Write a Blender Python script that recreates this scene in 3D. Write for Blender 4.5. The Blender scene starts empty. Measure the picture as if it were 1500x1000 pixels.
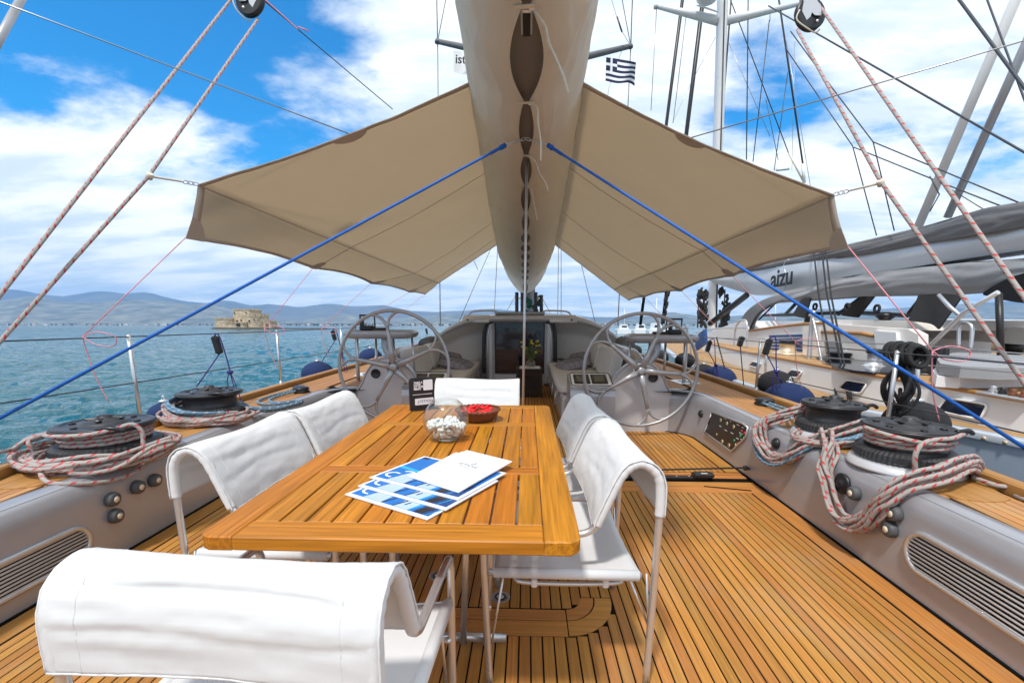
import bpy, math, random
from mathutils import Vector, Matrix
random.seed(7)
R = math.radians
sc = bpy.context.scene
col = sc.collection

# ------------------------------------------------------------------ camera
# Boat frame: X starboard, Y forward, Z up from the cockpit sole.  The yacht sits 1.15 deg bow-up on the level sea.
TILT = R(1.15)
F = 667.0; T = 0.175; YP = 579.7
CP = Vector((0.22, 0.0, 1.32))
th = math.atan(T); yaw = R(1.95)
FW = Vector((-math.sin(yaw)*math.cos(th), math.cos(yaw)*math.cos(th), -math.sin(th)))
RT = Vector((math.cos(yaw), math.sin(yaw), 0)); UP = RT.cross(FW)
TR = Matrix.Translation(CP) @ Matrix.Rotation(TILT, 4, 'X') @ Matrix.Translation(-CP)   # boat frame -> world
cd = bpy.data.cameras.new('camera'); cam = bpy.data.objects.new('camera', cd); col.objects.link(cam)
rot = Matrix((RT, UP, -FW)).transposed().to_4x4()
cam.matrix_world = TR @ (Matrix.Translation(CP) @ rot)
cd.sensor_width = 36; cd.lens = F/1500*36; cd.shift_y = (YP-500)/1500
cd.clip_start = 0.05; cd.clip_end = 60000
sc.camera = cam
def at(px, py, x=None, y=None, z=None):
    """a point of the boat frame on a plane x=, y= or z=, seen from the eye point"""
    d = FW + RT*((px-750)/F) + UP*((YP-py)/F)
    k = (z-CP.z)/d.z if z is not None else (y-CP.y)/d.y if y is not None else (x-CP.x)/d.x
    return CP + d*k
TRi = TR.to_3x3()
def atw(px, py, y=None, z=None):
    """the same in the level world frame (sea, shore, castle)"""
    d = TRi @ (FW + RT*((px-750)/F) + UP*((YP-py)/F))
    k = (z-CP.z)/d.z if z is not None else (y-CP.y)/d.y
    return CP + d*k
SEA = -1.35
HAZE = 0.00006
WPOS = {"near": (2.35, 2.56), "far": (2.37, 3.27)}

# ------------------------------------------------------------------ light
SUN_EL, SUN_AZ = R(60), R(180+22)      # azimuth clockwise from +Y: behind the eye, a little to port
wd = bpy.data.worlds.new('World'); sc.world = wd; wd.use_nodes = True
nt = wd.node_tree; N = nt.nodes; L = nt.links; N.clear()
def nd(t, **k):
    n = N.new(t)
    for a, b in k.items():
        if a.startswith('i_'): n.inputs[int(a[2:])].default_value = b
        else: setattr(n, a, b)
    return n
out = nd('ShaderNodeOutputWorld'); bg = nd('ShaderNodeBackground'); L.new(bg.outputs[0], out.inputs[0])
sky = nd('ShaderNodeTexSky', sky_type='NISHITA'); sky.sun_disc = False
sky.sun_elevation = SUN_EL; sky.sun_rotation = SUN_AZ; sky.air_density = 1.0; sky.dust_density = 0.3; sky.ozone_density = 3.0
tc = nd('ShaderNodeTexCoord'); sep = nd('ShaderNodeSeparateXYZ'); L.new(tc.outputs['Generated'], sep.inputs[0])
def M(op, a, b=None, c=None, clamp=False):
    n = nd('ShaderNodeMath', operation=op, use_clamp=clamp)
    for i, v in enumerate((a, b, c)):
        if v is None: continue
        if isinstance(v, (int, float)): n.inputs[i].default_value = v
        else: L.new(v, n.inputs[i])
    return n.outputs[0]
zc = M('MAXIMUM', sep.outputs[2], 0.0)
den = M('ADD', zc, 0.16)
cx = M('DIVIDE', sep.outputs[0], den); cy = M('DIVIDE', sep.outputs[1], den)
comb = nd('ShaderNodeCombineXYZ'); L.new(cx, comb.inputs[0]); L.new(cy, comb.inputs[1]); comb.inputs[2].default_value = 3.7
n1 = nd('ShaderNodeTexNoise'); n1.inputs['Scale'].default_value = 0.75; n1.inputs['Detail'].default_value = 11; n1.inputs['Roughness'].default_value = 0.6; n1.inputs['Distortion'].default_value = 0.25
mp = nd('ShaderNodeMapping'); mp.inputs['Location'].default_value = (3.1, 1.3, 0); mp.inputs['Rotation'].default_value = (0, 0, R(35)); mp.inputs['Scale'].default_value = (1, 1.5, 1)
L.new(comb.outputs[0], mp.inputs[0]); L.new(mp.outputs[0], n1.inputs['Vector'])
# a clear patch of sky high on the port bow, a smaller one to starboard
def patch(v, width):
    dn = nd('ShaderNodeVectorMath', operation='DOT_PRODUCT'); L.new(tc.outputs['Generated'], dn.inputs[0]); dn.inputs[1].default_value = v
    return M('SMOOTH_MIN', M('MULTIPLY', M('SUBTRACT', dn.outputs['Value'], 1-width, clamp=True), 1/width), 1.0, 0.1)
def dirw(px, py):
    return (TRi @ (FW + RT*((px-750)/F) + UP*((YP-py)/F))).normalized()
p1 = patch(dirw(430, 150), 0.035); p1b = patch(dirw(280, 40), 0.05); p1c = patch(dirw(60, -120), 0.07); p2 = patch(dirw(1120, 120), 0.010); p3 = patch(dirw(1450, 270), 0.008); p4 = patch(dirw(1340, 80), 0.004); p5 = patch(dirw(430, 245), 0.008)
cov = M('SUBTRACT', n1.outputs[0], M('MULTIPLY', M('MAXIMUM', M('MAXIMUM', p1, p1b), M('MAXIMUM', p1c, p5)), 0.26)); cov = M('SUBTRACT', cov, M('MULTIPLY', M('MAXIMUM', M('MULTIPLY', p2, 1.8), M('MAXIMUM', p3, p4)), 0.10))
# more cloud towards the horizon
low = nd('ShaderNodeMapRange'); L.new(zc, low.inputs[0]); low.inputs[1].default_value = 0.0; low.inputs[2].default_value = 0.45; low.inputs[3].default_value = 0.085; low.inputs[4].default_value = 0.0
cov = M('ADD', cov, low.outputs[0])
ramp = nd('ShaderNodeMapRange', interpolation_type='SMOOTHSTEP'); L.new(cov, ramp.inputs[0]); ramp.inputs[1].default_value = 0.31; ramp.inputs[2].default_value = 0.445
# cloud tone: soft grey-blue undersides
n2 = nd('ShaderNodeTexNoise'); n2.inputs['Scale'].default_value = 2.2; n2.inputs['Detail'].default_value = 7; n2.inputs['Roughness'].default_value = 0.6
mp2 = nd('ShaderNodeMapping'); mp2.inputs['Location'].default_value = (7, 2, 0); mp2.inputs['Scale'].default_value = (0.7, 1.7, 1); L.new(comb.outputs[0], mp2.inputs[0]); L.new(mp2.outputs[0], n2.inputs['Vector'])
tone = nd('ShaderNodeMapRange', interpolation_type='SMOOTHSTEP'); L.new(n2.outputs[0], tone.inputs[0]); tone.inputs[1].default_value = 0.38; tone.inputs[2].default_value = 0.62
ctone = nd('ShaderNodeMix', data_type='RGBA'); L.new(tone.outputs[0], ctone.inputs[0]); ctone.inputs[6].default_value = (4.9, 5.6, 6.3, 1); ctone.inputs[7].default_value = (7.5, 7.6, 7.6, 1)
sat = nd('ShaderNodeMix', data_type='RGBA', blend_type='MULTIPLY'); sat.inputs[0].default_value = 1; L.new(sky.outputs[0], sat.inputs[6]); sat.inputs[7].default_value = (0.11, 0.84, 1.22, 1)
mixc = nd('ShaderNodeMix', data_type='RGBA'); L.new(M('MULTIPLY', ramp.outputs[0], 0.96), mixc.inputs[0]); L.new(sat.outputs[2], mixc.inputs[6]); L.new(ctone.outputs[2], mixc.inputs[7])
L.new(mixc.outputs[2], bg.inputs[0]); bg.inputs[1].default_value = 0.11
sd = bpy.data.lights.new('sun', 'SUN'); sun = bpy.data.objects.new('sun', sd); col.objects.link(sun)
sd.energy = 2.15; sd.angle = R(5); sd.color = (1.0, 0.955, 0.89)
sdir = Vector((math.sin(SUN_AZ)*math.cos(SUN_EL), math.cos(SUN_AZ)*math.cos(SUN_EL), math.sin(SUN_EL)))
sun.rotation_euler = sdir.to_track_quat('Z', 'Y').to_euler(); sun.location = (0, -5, 20)
vs = sc.view_settings; vs.view_transform = 'Standard'; vs.look = 'None'; vs.exposure = 0.76; vs.gamma = 1; vs.use_curve_mapping = False
sc.render.engine = 'CYCLES'

# ------------------------------------------------------------------ materials
def mat(name, rgb, rough=0.5, metal=0.0, var=0.0, vscale=20, bump=0.0, bscale=60, stretch=(1,1,1), obrand=0.0, spec=None, coat=0, trans=0, ior=None, dark=None, wear=0):
    m = bpy.data.materials.new(name); m.use_nodes = True
    nt = m.node_tree; b = nt.nodes['Principled BSDF']; l = nt.links
    b.inputs['Base Color'].default_value = (*rgb, 1); b.inputs['Roughness'].default_value = rough; b.inputs['Metallic'].default_value = metal
    if spec is not None: b.inputs['Specular IOR Level'].default_value = spec
    if coat: b.inputs['Coat Weight'].default_value = coat; b.inputs['Coat Roughness'].default_value = 0.15
    if trans: b.inputs['Transmission Weight'].default_value = trans
    if ior: b.inputs['IOR'].default_value = ior
    t = nt.nodes.new('ShaderNodeTexCoord'); mpn = nt.nodes.new('ShaderNodeMapping'); mpn.inputs['Scale'].default_value = stretch
    l.new(t.outputs['Object'], mpn.inputs[0])
    oi = nt.nodes.new('ShaderNodeObjectInfo')
    ad = nt.nodes.new('ShaderNodeVectorMath'); ad.operation = 'ADD'; l.new(mpn.outputs[0], ad.inputs[0])
    ml = nt.nodes.new('ShaderNodeVectorMath'); ml.operation = 'SCALE'; ml.inputs[0].default_value = (31, 17, 23); l.new(oi.outputs['Random'], ml.inputs['Scale'])
    l.new(ml.outputs[0], ad.inputs[1])
    if var:
        n = nt.nodes.new('ShaderNodeTexNoise'); n.inputs['Scale'].default_value = vscale; n.inputs['Detail'].default_value = 6; n.inputs['Roughness'].default_value = 0.6
        l.new(ad.outputs[0], n.inputs['Vector'])
        mr = nt.nodes.new('ShaderNodeMapRange'); l.new(n.outputs[0], mr.inputs[0]); mr.inputs[1].default_value = 0.25; mr.inputs[2].default_value = 0.75
        mx = nt.nodes.new('ShaderNodeMix'); mx.data_type = 'RGBA'; l.new(mr.outputs[0], mx.inputs[0])
        d = dark or tuple(c*(1-var) for c in rgb)
        mx.inputs[6].default_value = (*d, 1); mx.inputs[7].default_value = (*[min(1, c*(1+var*0.6)) for c in rgb], 1)
        res = mx.outputs[2]
        if wear:
            ge = nt.nodes.new('ShaderNodeNewGeometry'); wn_ = nt.nodes.new('ShaderNodeTexNoise'); wn_.inputs['Scale'].default_value = 2.3; wn_.inputs['Detail'].default_value = 7; wn_.inputs['Roughness'].default_value = 0.65; l.new(ge.outputs['Position'], wn_.inputs['Vector'])
            wr_ = nt.nodes.new('ShaderNodeMapRange'); l.new(wn_.outputs[0], wr_.inputs[0]); wr_.inputs[1].default_value = 0.48; wr_.inputs[2].default_value = 0.72; wr_.inputs[4].default_value = wear
            wx = nt.nodes.new('ShaderNodeMix'); wx.data_type = 'RGBA'; l.new(wr_.outputs[0], wx.inputs[0]); l.new(res, wx.inputs[6]); wx.inputs[7].default_value = (0.36, 0.27, 0.17, 1); res = wx.outputs[2]
        if obrand:
            hs = nt.nodes.new('ShaderNodeHueSaturation'); l.new(res, hs.inputs['Color'])
            r2 = nt.nodes.new('ShaderNodeMapRange'); l.new(oi.outputs['Random'], r2.inputs[0]); r2.inputs[3].default_value = 1-obrand; r2.inputs[4].default_value = 1+obrand
            l.new(r2.outputs[0], hs.inputs['Value'])
            wn = nt.nodes.new('ShaderNodeTexWhiteNoise'); wn.noise_dimensions = '1D'; l.new(oi.outputs['Random'], wn.inputs['W'])
            r3 = nt.nodes.new('ShaderNodeMapRange'); l.new(wn.outputs['Value'], r3.inputs[0]); r3.inputs[3].default_value = 0.493; r3.inputs[4].default_value = 0.508
            l.new(r3.outputs[0], hs.inputs['Hue']); res = hs.outputs[0]
        l.new(res, b.inputs['Base Color'])
        rr = nt.nodes.new('ShaderNodeMapRange'); l.new(n.outputs[0], rr.inputs[0]); rr.inputs[3].default_value = max(0.03, rough*0.75); rr.inputs[4].default_value = min(1, rough*1.25)
        l.new(rr.outputs[0], b.inputs['Roughness'])
    if bump:
        n = nt.nodes.new('ShaderNodeTexNoise'); n.inputs['Scale'].default_value = bscale; n.inputs['Detail'].default_value = 5
        l.new(ad.outputs[0], n.inputs['Vector'])
        bp = nt.nodes.new('ShaderNodeBump'); bp.inputs['Strength'].default_value = bump; bp.inputs['Distance'].default_value = 0.01
        l.new(n.outputs[0], bp.inputs['Height']); l.new(bp.outputs[0], b.inputs['Normal'])
    return m
MT = {}
TEAKC = (0.46, 0.215, 0.062)
MT['teak_deck'] = mat('teak deck', (0.45,0.200,0.046), 0.62, spec=0.25, var=0.36, vscale=1.0, bump=0.12, bscale=3, stretch=(110,2.6,110), obrand=0.14, wear=0.32)
MT['teak_cross'] = mat('teak board athwart', (0.49,0.212,0.055), 0.62, spec=0.25, var=0.3, vscale=1.0, bump=0.12, bscale=3, stretch=(2.2,70,70), obrand=0.08)
MT['teak_table'] = mat('oiled teak', (0.465,0.168,0.013), 0.45, var=0.55, vscale=1.0, bump=0.06, bscale=3, stretch=(85,2.6,85), obrand=0.13, spec=0.28)
MT['teak_table_x'] = mat('oiled teak across', (0.465,0.168,0.013), 0.45, var=0.5, vscale=1.0, bump=0.06, bscale=3, stretch=(2.6,85,85), obrand=0.08, spec=0.28)
MT['teak_side'] = mat('teak side deck', (0.47,0.215,0.066), 0.6, var=0.34, vscale=1.0, bump=0.12, bscale=3, stretch=(100,2.2,100), obrand=0.18, wear=0.5)
MT['teak_rail'] = mat('teak rail', (0.42,0.21,0.06), 0.45, var=0.3, vscale=1.0, stretch=(40,2,40))
MT['caulk'] = mat('black caulk', (0.006,0.0055,0.005), 0.9, spec=0.1)
MT['silver'] = mat('silver grey paint', (0.375,0.38,0.41), 0.34, metal=0.3, var=0.07, vscale=3, coat=0.5)
MT['silver_light'] = mat('light silver paint', (0.60,0.61,0.64), 0.35, metal=0.25, var=0.05, vscale=3, coat=0.3)
MT['silver_wheel'] = mat('painted alloy', (0.38,0.385,0.40), 0.36, metal=0.5, var=0.05, vscale=6)
MT['louvre'] = mat('painted louvre', (0.62,0.63,0.64), 0.45, metal=0.2)
MT['steel'] = mat('polished steel', (0.66,0.67,0.69), 0.3, metal=0.75, var=0.05, vscale=12)
MT['steel_satin'] = mat('satin steel', (0.62,0.63,0.65), 0.36, metal=0.7, var=0.06, vscale=25)
MT['alu'] = mat('brushed aluminium', (0.55,0.55,0.56), 0.38, metal=0.9, var=0.08, vscale=4, stretch=(8,1,30))
MT['black'] = mat('black plastic', (0.014,0.014,0.016), 0.38, var=0.2, vscale=15)
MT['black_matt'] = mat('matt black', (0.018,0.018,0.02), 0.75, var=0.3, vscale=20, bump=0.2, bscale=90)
MT['winch'] = mat('winch black', (0.042,0.043,0.047), 0.4, metal=0.3, var=0.35, vscale=14)
MT['white_cloth'] = mat('white canvas', (0.645,0.65,0.655), 0.9, var=0.03, vscale=6, bump=0.06, bscale=900)
MT['grey_cushion'] = mat('grey cushion cloth', (0.62,0.60,0.57), 0.9, var=0.08, vscale=10, bump=0.3, bscale=300)
MT['pillow'] = mat('pillow cloth', (0.30,0.28,0.32), 0.9, var=0.12, vscale=12, bump=0.3, bscale=300)
MT['pillow_line'] = mat('pillow stripe', (0.05,0.05,0.07), 0.9)
MT['cream'] = mat('cream moulding', (0.84,0.80,0.75), 0.45, var=0.04, vscale=2, coat=0.15)
MT['white_paint'] = mat('white gelcoat', (0.78,0.79,0.80), 0.22, var=0.03, vscale=2, coat=0.4)
MT['white_alu'] = mat('white mast paint', (0.72,0.73,0.74), 0.3, var=0.04, vscale=2)
MT['blue_rope'] = mat('blue rope', (0.008,0.13,0.55), 0.6, var=0.15, vscale=60, bump=0.5, bscale=250)
MT['purple_rope'] = mat('navy and purple cord', (0.04,0.02,0.2), 0.7, var=0.5, vscale=90)
MT['pink_rope'] = mat('pink cord', (0.62,0.1,0.16), 0.7, var=0.5, vscale=120, dark=(0.55,0.4,0.4))
MT['black_rope'] = mat('black rope', (0.02,0.02,0.022), 0.75, var=0.4, vscale=60, bump=0.5, bscale=200)
MT['grey_rope'] = mat('thin grey rope', (0.12,0.12,0.14), 0.7, var=0.3, vscale=60)
MT['wire'] = mat('rigging wire', (0.35,0.36,0.38), 0.3, metal=0.8)
MT['dark_wire'] = mat('dark rigging', (0.05,0.055,0.065), 0.4, metal=0.3)
MT['cream_tape'] = mat('cream webbing', (0.68,0.63,0.53), 0.85, var=0.08, vscale=40)
MT['fender'] = mat('navy fender cover', (0.004,0.022,0.10), 0.95, var=0.25, vscale=40, bump=0.6, bscale=220)
MT['fender_black'] = mat('black fender cover', (0.012,0.013,0.016), 0.95, var=0.25, vscale=40, bump=0.6, bscale=220)
MT['rubber'] = mat('grey rubber', (0.075,0.08,0.085), 0.6, var=0.1)
MT['brass'] = mat('brass', (0.75,0.6,0.42), 0.35, metal=0.6)
MT['button'] = mat('ivory button', (0.7,0.62,0.5), 0.4)
MT['boom'] = mat('boom grey', (0.20,0.185,0.175), 0.42, metal=0.3, var=0.06, vscale=2)
MT['bag_grey'] = mat('grey sail cover', (0.29,0.30,0.32), 0.8, var=0.08, vscale=3, bump=0.15, bscale=6)
MT['bag_dark'] = mat('charcoal sail cover', (0.17,0.175,0.185), 0.85, var=0.15, vscale=2.5, bump=0.3, bscale=5)
MT['boomN'] = mat('silver boom paint', (0.60,0.63,0.67), 0.35, metal=0.15, var=0.04, vscale=1)
MT['hullN'] = mat('blue grey hull paint', (0.42,0.50,0.60), 0.25, metal=0.2, coat=0.5)
MT['railN'] = mat('blue grey toe rail', (0.52,0.57,0.63), 0.3, metal=0.3, coat=0.3)
MT['window'] = mat('tinted window', (0.012,0.016,0.03), 0.06, spec=0.7)
MT['darkwood'] = mat('dark varnished wood', (0.055,0.018,0.008), 0.25, var=0.35, vscale=3, stretch=(1,1,8))
MT['interior'] = mat('dark interior', (0.012,0.008,0.007), 0.5, var=0.4, vscale=3)
MT['wicker'] = mat('dark wicker', (0.045,0.026,0.018), 0.7, var=0.4, vscale=40)
MT['basket'] = mat('red brown wicker', (0.17,0.055,0.024), 0.55, var=0.35, vscale=60)
MT['red'] = mat('red foil', (0.75,0.006,0.012), 0.4, var=0.25, vscale=50)
MT['pebble'] = mat('white pebble', (0.82,0.80,0.76), 0.55, var=0.06, vscale=30)
MT['paper'] = mat('white paper', (0.72,0.73,0.75), 0.5)
MT['p_blue'] = mat('print blue', (0.012,0.16,0.52), 0.35); MT['p_light'] = mat('print pale blue', (0.42,0.55,0.78), 0.35)
MT['p_cyan'] = mat('print cyan', (0.03,0.42,0.72), 0.35); MT['p_dark'] = mat('print dark', (0.02,0.018,0.025), 0.35)
MT['p_navy'] = mat('print navy', (0.01,0.06,0.22), 0.35)
MT['leaf'] = mat('leaf green', (0.10,0.16,0.025), 0.6, var=0.4, vscale=20); MT['flower'] = mat('yellow bloom', (0.65,0.5,0.04), 0.7, var=0.2)
MT['darkgreen'] = mat('green cloth wrap', (0.01,0.09,0.06), 0.8)
MT['ink'] = mat('black lettering', (0.015,0.015,0.02), 0.5)
MT['white_ink'] = mat('white lettering', (0.8,0.8,0.8), 0.5)
MT['flag_blue'] = mat('flag navy', (0.01,0.012,0.06), 0.8); MT['flag_white'] = mat('flag white', (0.8,0.8,0.82), 0.8)
MT['gold'] = mat('gauge face', (0.62,0.52,0.32), 0.4, metal=0.2)
MT['lamp_red'] = mat('red switch', (0.5,0.04,0.04), 0.4); MT['lamp_green'] = mat('green switch', (0.05,0.35,0.18), 0.4)
MT['screen'] = mat('grey display', (0.10,0.095,0.07), 0.2)
# translucent awning cloth and sail cover
def cloth(name, rgb, tr, amount, scale=(1,1,1), wr=0.3):
    m = mat(name, rgb, 0.9, var=0.09, vscale=2.5, bump=wr, bscale=4)
    nt = m.node_tree; b = nt.nodes['Principled BSDF']; o = nt.nodes['Material Output']
    t = nt.nodes.new('ShaderNodeBsdfTranslucent'); t.inputs[0].default_value = (*tr, 1)
    mx = nt.nodes.new('ShaderNodeMixShader'); mx.inputs[0].default_value = amount
    nt.links.new(b.outputs[0], mx.inputs[1]); nt.links.new(t.outputs[0], mx.inputs[2]); nt.links.new(mx.outputs[0], o.inputs[0])
    return m
MT['awning'] = cloth('beige awning canvas', (0.52,0.475,0.41), (0.69,0.60,0.475), 0.54, wr=0.14)
MT['awning_hem'] = cloth('awning hem', (0.66,0.60,0.53), (0.5,0.44,0.37), 0.3, wr=0.1)
MT['sailbag'] = cloth('pale sail cover canvas', (0.90,0.88,0.82), (0.88,0.84,0.76), 0.45, wr=0.9)
# glass
gm = bpy.data.materials.new('clear glass'); gm.use_nodes = True
gn = gm.node_tree.nodes; gn.clear(); go_ = gn.new('ShaderNodeOutputMaterial'); gt = gn.new('ShaderNodeBsdfTransparent'); gt.inputs[0].default_value = (0.96,0.98,0.98,1); gg = gn.new('ShaderNodeBsdfGlossy'); gg.inputs['Roughness'].default_value = 0.02
gl_ = gn.new('ShaderNodeLayerWeight'); gl_.inputs[0].default_value = 0.5; gp_ = gn.new('ShaderNodeMath'); gp_.operation = 'POWER'; gp_.inputs[1].default_value = 4.0; gm.node_tree.links.new(gl_.outputs['Facing'], gp_.inputs[0]); gf = gn.new('ShaderNodeMath'); gf.operation = 'MULTIPLY_ADD'; gf.inputs[1].default_value = 0.8; gf.inputs[2].default_value = 0.06; gm.node_tree.links.new(gp_.outputs[0], gf.inputs[0]); gx_ = gn.new('ShaderNodeMixShader'); gm.node_tree.links.new(gf.outputs[0], gx_.inputs[0]); gm.node_tree.links.new(gt.outputs[0], gx_.inputs[1]); gm.node_tree.links.new(gg.outputs[0], gx_.inputs[2]); gm.node_tree.links.new(gx_.outputs[0], go_.inputs[0])
MT['glass'] = gm
# braided rope: needs UV (u = metres along, v = 0..1 around)
def ropemat(name, base, fleck, f1=18, f2=2, w=0.34, thr=0.5):
    m = bpy.data.materials.new(name); m.use_nodes = True; nt = m.node_tree; l = nt.links; b = nt.nodes['Principled BSDF']
    def X(op, a, c=None):
        n = nt.nodes.new('ShaderNodeMath'); n.operation = op
        for i, v in enumerate((a, c)):
            if v is None: continue
            if isinstance(v, (int, float)): n.inputs[i].default_value = v
            else: l.new(v, n.inputs[i])
        return n.outputs[0]
    uv = nt.nodes.new('ShaderNodeUVMap'); s = nt.nodes.new('ShaderNodeSeparateXYZ'); l.new(uv.outputs[0], s.inputs[0])
    u, v = s.outputs[0], s.outputs[1]
    a = X('LESS_THAN', X('FRACT', X('ADD', X('MULTIPLY', u, f1), X('MULTIPLY', v, 1))), w)
    c = X('LESS_THAN', X('FRACT', X('ADD', X('MULTIPLY', v, 2), X('MULTIPLY', u, f1*0.5))), thr)
    k = X('MULTIPLY', a, c)
    mx = nt.nodes.new('ShaderNodeMix'); mx.data_type = 'RGBA'; l.new(k, mx.inputs[0]); mx.inputs[6].default_value = (*base, 1); mx.inputs[7].default_value = (*fleck, 1)
    # braid relief: crossed sine waves as bump
    br = X('SINE', X('MULTIPLY', X('ADD', X('MULTIPLY', u, 220), X('MULTIPLY', v, 8)), 6.283)); br2 = X('SINE', X('MULTIPLY', X('SUBTRACT', X('MULTIPLY', u, 220), X('MULTIPLY', v, 8)), 6.283))
    h = X('ADD', br, br2); bp = nt.nodes.new('ShaderNodeBump'); bp.inputs['Strength'].default_value = 0.35; bp.inputs['Distance'].default_value = 0.002; l.new(h, bp.inputs['Height'])
    l.new(bp.outputs[0], b.inputs['Normal']); l.new(mx.outputs[2], b.inputs['Base Color']); b.inputs['Roughness'].default_value = 0.85
    return m
MT['rope_red'] = ropemat('grey rope with red fleck', (0.37,0.345,0.325), (0.50,0.06,0.06), f1=24, w=0.42, thr=0.42)
MT['rope_blue'] = ropemat('blue grey rope', (0.10,0.22,0.33), (0.32,0.36,0.42), f1=25, w=0.5)

# ------------------------------------------------------------------ mesh building
class MB:
    def __init__(s): s.v = []; s.f = []; s.m = []; s.uv = {}; s.sm = []
    def add(s, vs, fs, mi=0, smooth=False, uvs=None):
        o = len(s.v); s.v += [Vector(v) for v in vs]
        for i, f in enumerate(fs):
            if uvs: s.uv[len(s.f)] = uvs[i]
            s.f.append(tuple(o+k for k in f)); s.m.append(mi); s.sm.append(smooth)
        return s
    def box(s, c, d, mi=0, rz=0, bev=0.0, rx=0, ry=0):
        """box with centre c and size d; bev chamfers the vertical and top edges"""
        hx, hy, hz = d[0]/2, d[1]/2, d[2]/2
        if bev:
            b = min(bev, hx*0.9, hy*0.9, hz*0.9)
            pts = []
            ring = lambda ax, ay, z: [(-ax, -hy+b if False else -ay+b, z), (-ax+b, -ay, z), (ax-b, -ay, z), (ax, -ay+b, z), (ax, ay-b, z), (ax-b, ay, z), (-ax+b, ay, z), (-ax, ay-b, z)]
            rs = [ring(hx-b, hy-b, -hz), ring(hx, hy, -hz+b), ring(hx, hy, hz-b), ring(hx-b, hy-b, hz)]
            for r_ in rs: pts += r_
            fs = []
            for k in range(3):
                for i in range(8): fs.append((k*8+i, k*8+(i+1) % 8, (k+1)*8+(i+1) % 8, (k+1)*8+i))
            fs.append(tuple(range(7, -1, -1))); fs.append(tuple(range(24, 32)))
        else:
            pts = [(x, y, z) for z in (-hz, hz) for (x, y) in ((-hx, -hy), (hx, -hy), (hx, hy), (-hx, hy))]
            fs = [(3,2,1,0), (4,5,6,7), (0,1,5,4), (1,2,6,5), (2,3,7,6), (3,0,4,7)]
        m = Matrix.Translation(Vector(c)) @ Matrix.Rotation(rz, 4, 'Z') @ Matrix.Rotation(ry, 4, 'Y') @ Matrix.Rotation(rx, 4, 'X')
        return s.add([m @ Vector(p) for p in pts], fs, mi)
    def tube(s, pts, r, n=8, mi=0, closed=False, caps=True):
        pts = [Vector(p) for p in pts]
        P = [pts[0]]
        for p in pts[1:]:
            if (p-P[-1]).length > 1e-6: P.append(p)
        m = len(P)
        if m < 2: return s
        T_ = []
        for i in range(m):
            a = P[(i-1) % m] if (closed or i > 0) else P[i]; b = P[(i+1) % m] if (closed or i < m-1) else P[i]
            t = (b-a); T_.append(t.normalized() if t.length > 1e-9 else Vector((0, 0, 1)))
        up = Vector((0, 0, 1)) if abs(T_[0].z) < 0.9 else Vector((1, 0, 0))
        nrm = (up - T_[0]*up.dot(T_[0])).normalized()
        vs = []; us = []; u = 0
        for i in range(m):
            if i: u += (P[i]-P[i-1]).length; nrm = (nrm - T_[i]*nrm.dot(T_[i])); nrm = nrm.normalized() if nrm.length > 1e-6 else Vector((1,0,0))
            bi = T_[i].cross(nrm); us.append(u)
            rr = r[i] if isinstance(r, (list, tuple)) else r
            for k in range(n):
                a = 2*math.pi*k/n; vs.append(P[i] + (nrm*math.cos(a) + bi*math.sin(a))*rr)
        fs = []; uvs = []
        seg = m if closed else m-1
        for i in range(seg):
            j = (i+1) % m; u1 = us[i]; u2 = us[j] if j else us[i]+(P[0]-P[i]).length
            for k in range(n):
                k2 = (k+1) % n
                fs.append((i*n+k, i*n+k2, j*n+k2, j*n+k)); uvs.append(((u1, k/n), (u1, (k+1)/n), (u2, (k+1)/n), (u2, k/n)))
        s.add(vs, fs, mi, True, uvs)
        if caps and not closed:
            o = len(s.v)-len(vs)
            s.f.append(tuple(o+k for k in range(n-1, -1, -1))); s.m.append(mi); s.sm.append(False)
            s.f.append(tuple(o+(m-1)*n+k for k in range(n))); s.m.append(mi); s.sm.append(False)
        return s
    def lathe(s, prof, c=(0,0,0), n=24, mi=0, axis=None, smooth=True, mod=None):
        """prof: (radius, height) list turned about Z (or axis) at c"""
        q = Vector(axis).normalized().to_track_quat('Z', 'Y').to_matrix() if axis else Matrix.Identity(3)
        vs = []; m = len(prof)
        for i, (r, h) in enumerate(prof):
            for k in range(n):
                a = 2*math.pi*k/n; rr = mod(r, h, k, i) if mod else r
                vs.append(Vector(c) + q @ Vector((rr*math.cos(a), rr*math.sin(a), h)))
        fs = [(i*n+k, i*n+(k+1) % n, (i+1)*n+(k+1) % n, (i+1)*n+k) for i in range(m-1) for k in range(n)]
        s.add(vs, fs, mi, smooth)
        o = len(s.v)-len(vs)
        if prof[0][0] > 1e-5: s.f.append(tuple(o+k for k in range(n-1, -1, -1))); s.m.append(mi); s.sm.append(False)
        if prof[-1][0] > 1e-5: s.f.append(tuple(o+(m-1)*n+k for k in range(n))); s.m.append(mi); s.sm.append(False)
        return s
    def grid(s, fn, nu, nv, mi=0, smooth=True, flip=False, mf=None):
        vs = [fn(i/nu, j/nv) for j in range(nv+1) for i in range(nu+1)]
        o = len(s.v); s.v += [Vector(v) for v in vs]
        for j in range(nv):
            for i in range(nu):
                a = j*(nu+1)+i; f = (a, a+1, a+nu+2, a+nu+1)
                if flip: f = f[::-1]
                s.f.append(tuple(o+k for k in f)); s.m.append(mf(i, j) if mf else mi); s.sm.append(smooth)
        return s
    def prism(s, poly, ext, mi=0):
        """poly: list of 3-D points (planar outline), ext: extrusion vector"""
        n = len(poly); e = Vector(ext); P = [Vector(p) for p in poly]
        vs = P + [p+e for p in P]
        return s.add(vs, [tuple(range(n-1, -1, -1)), tuple(range(n, 2*n))] + [(i, (i+1) % n, n+(i+1) % n, n+i) for i in range(n)], mi)
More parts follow.
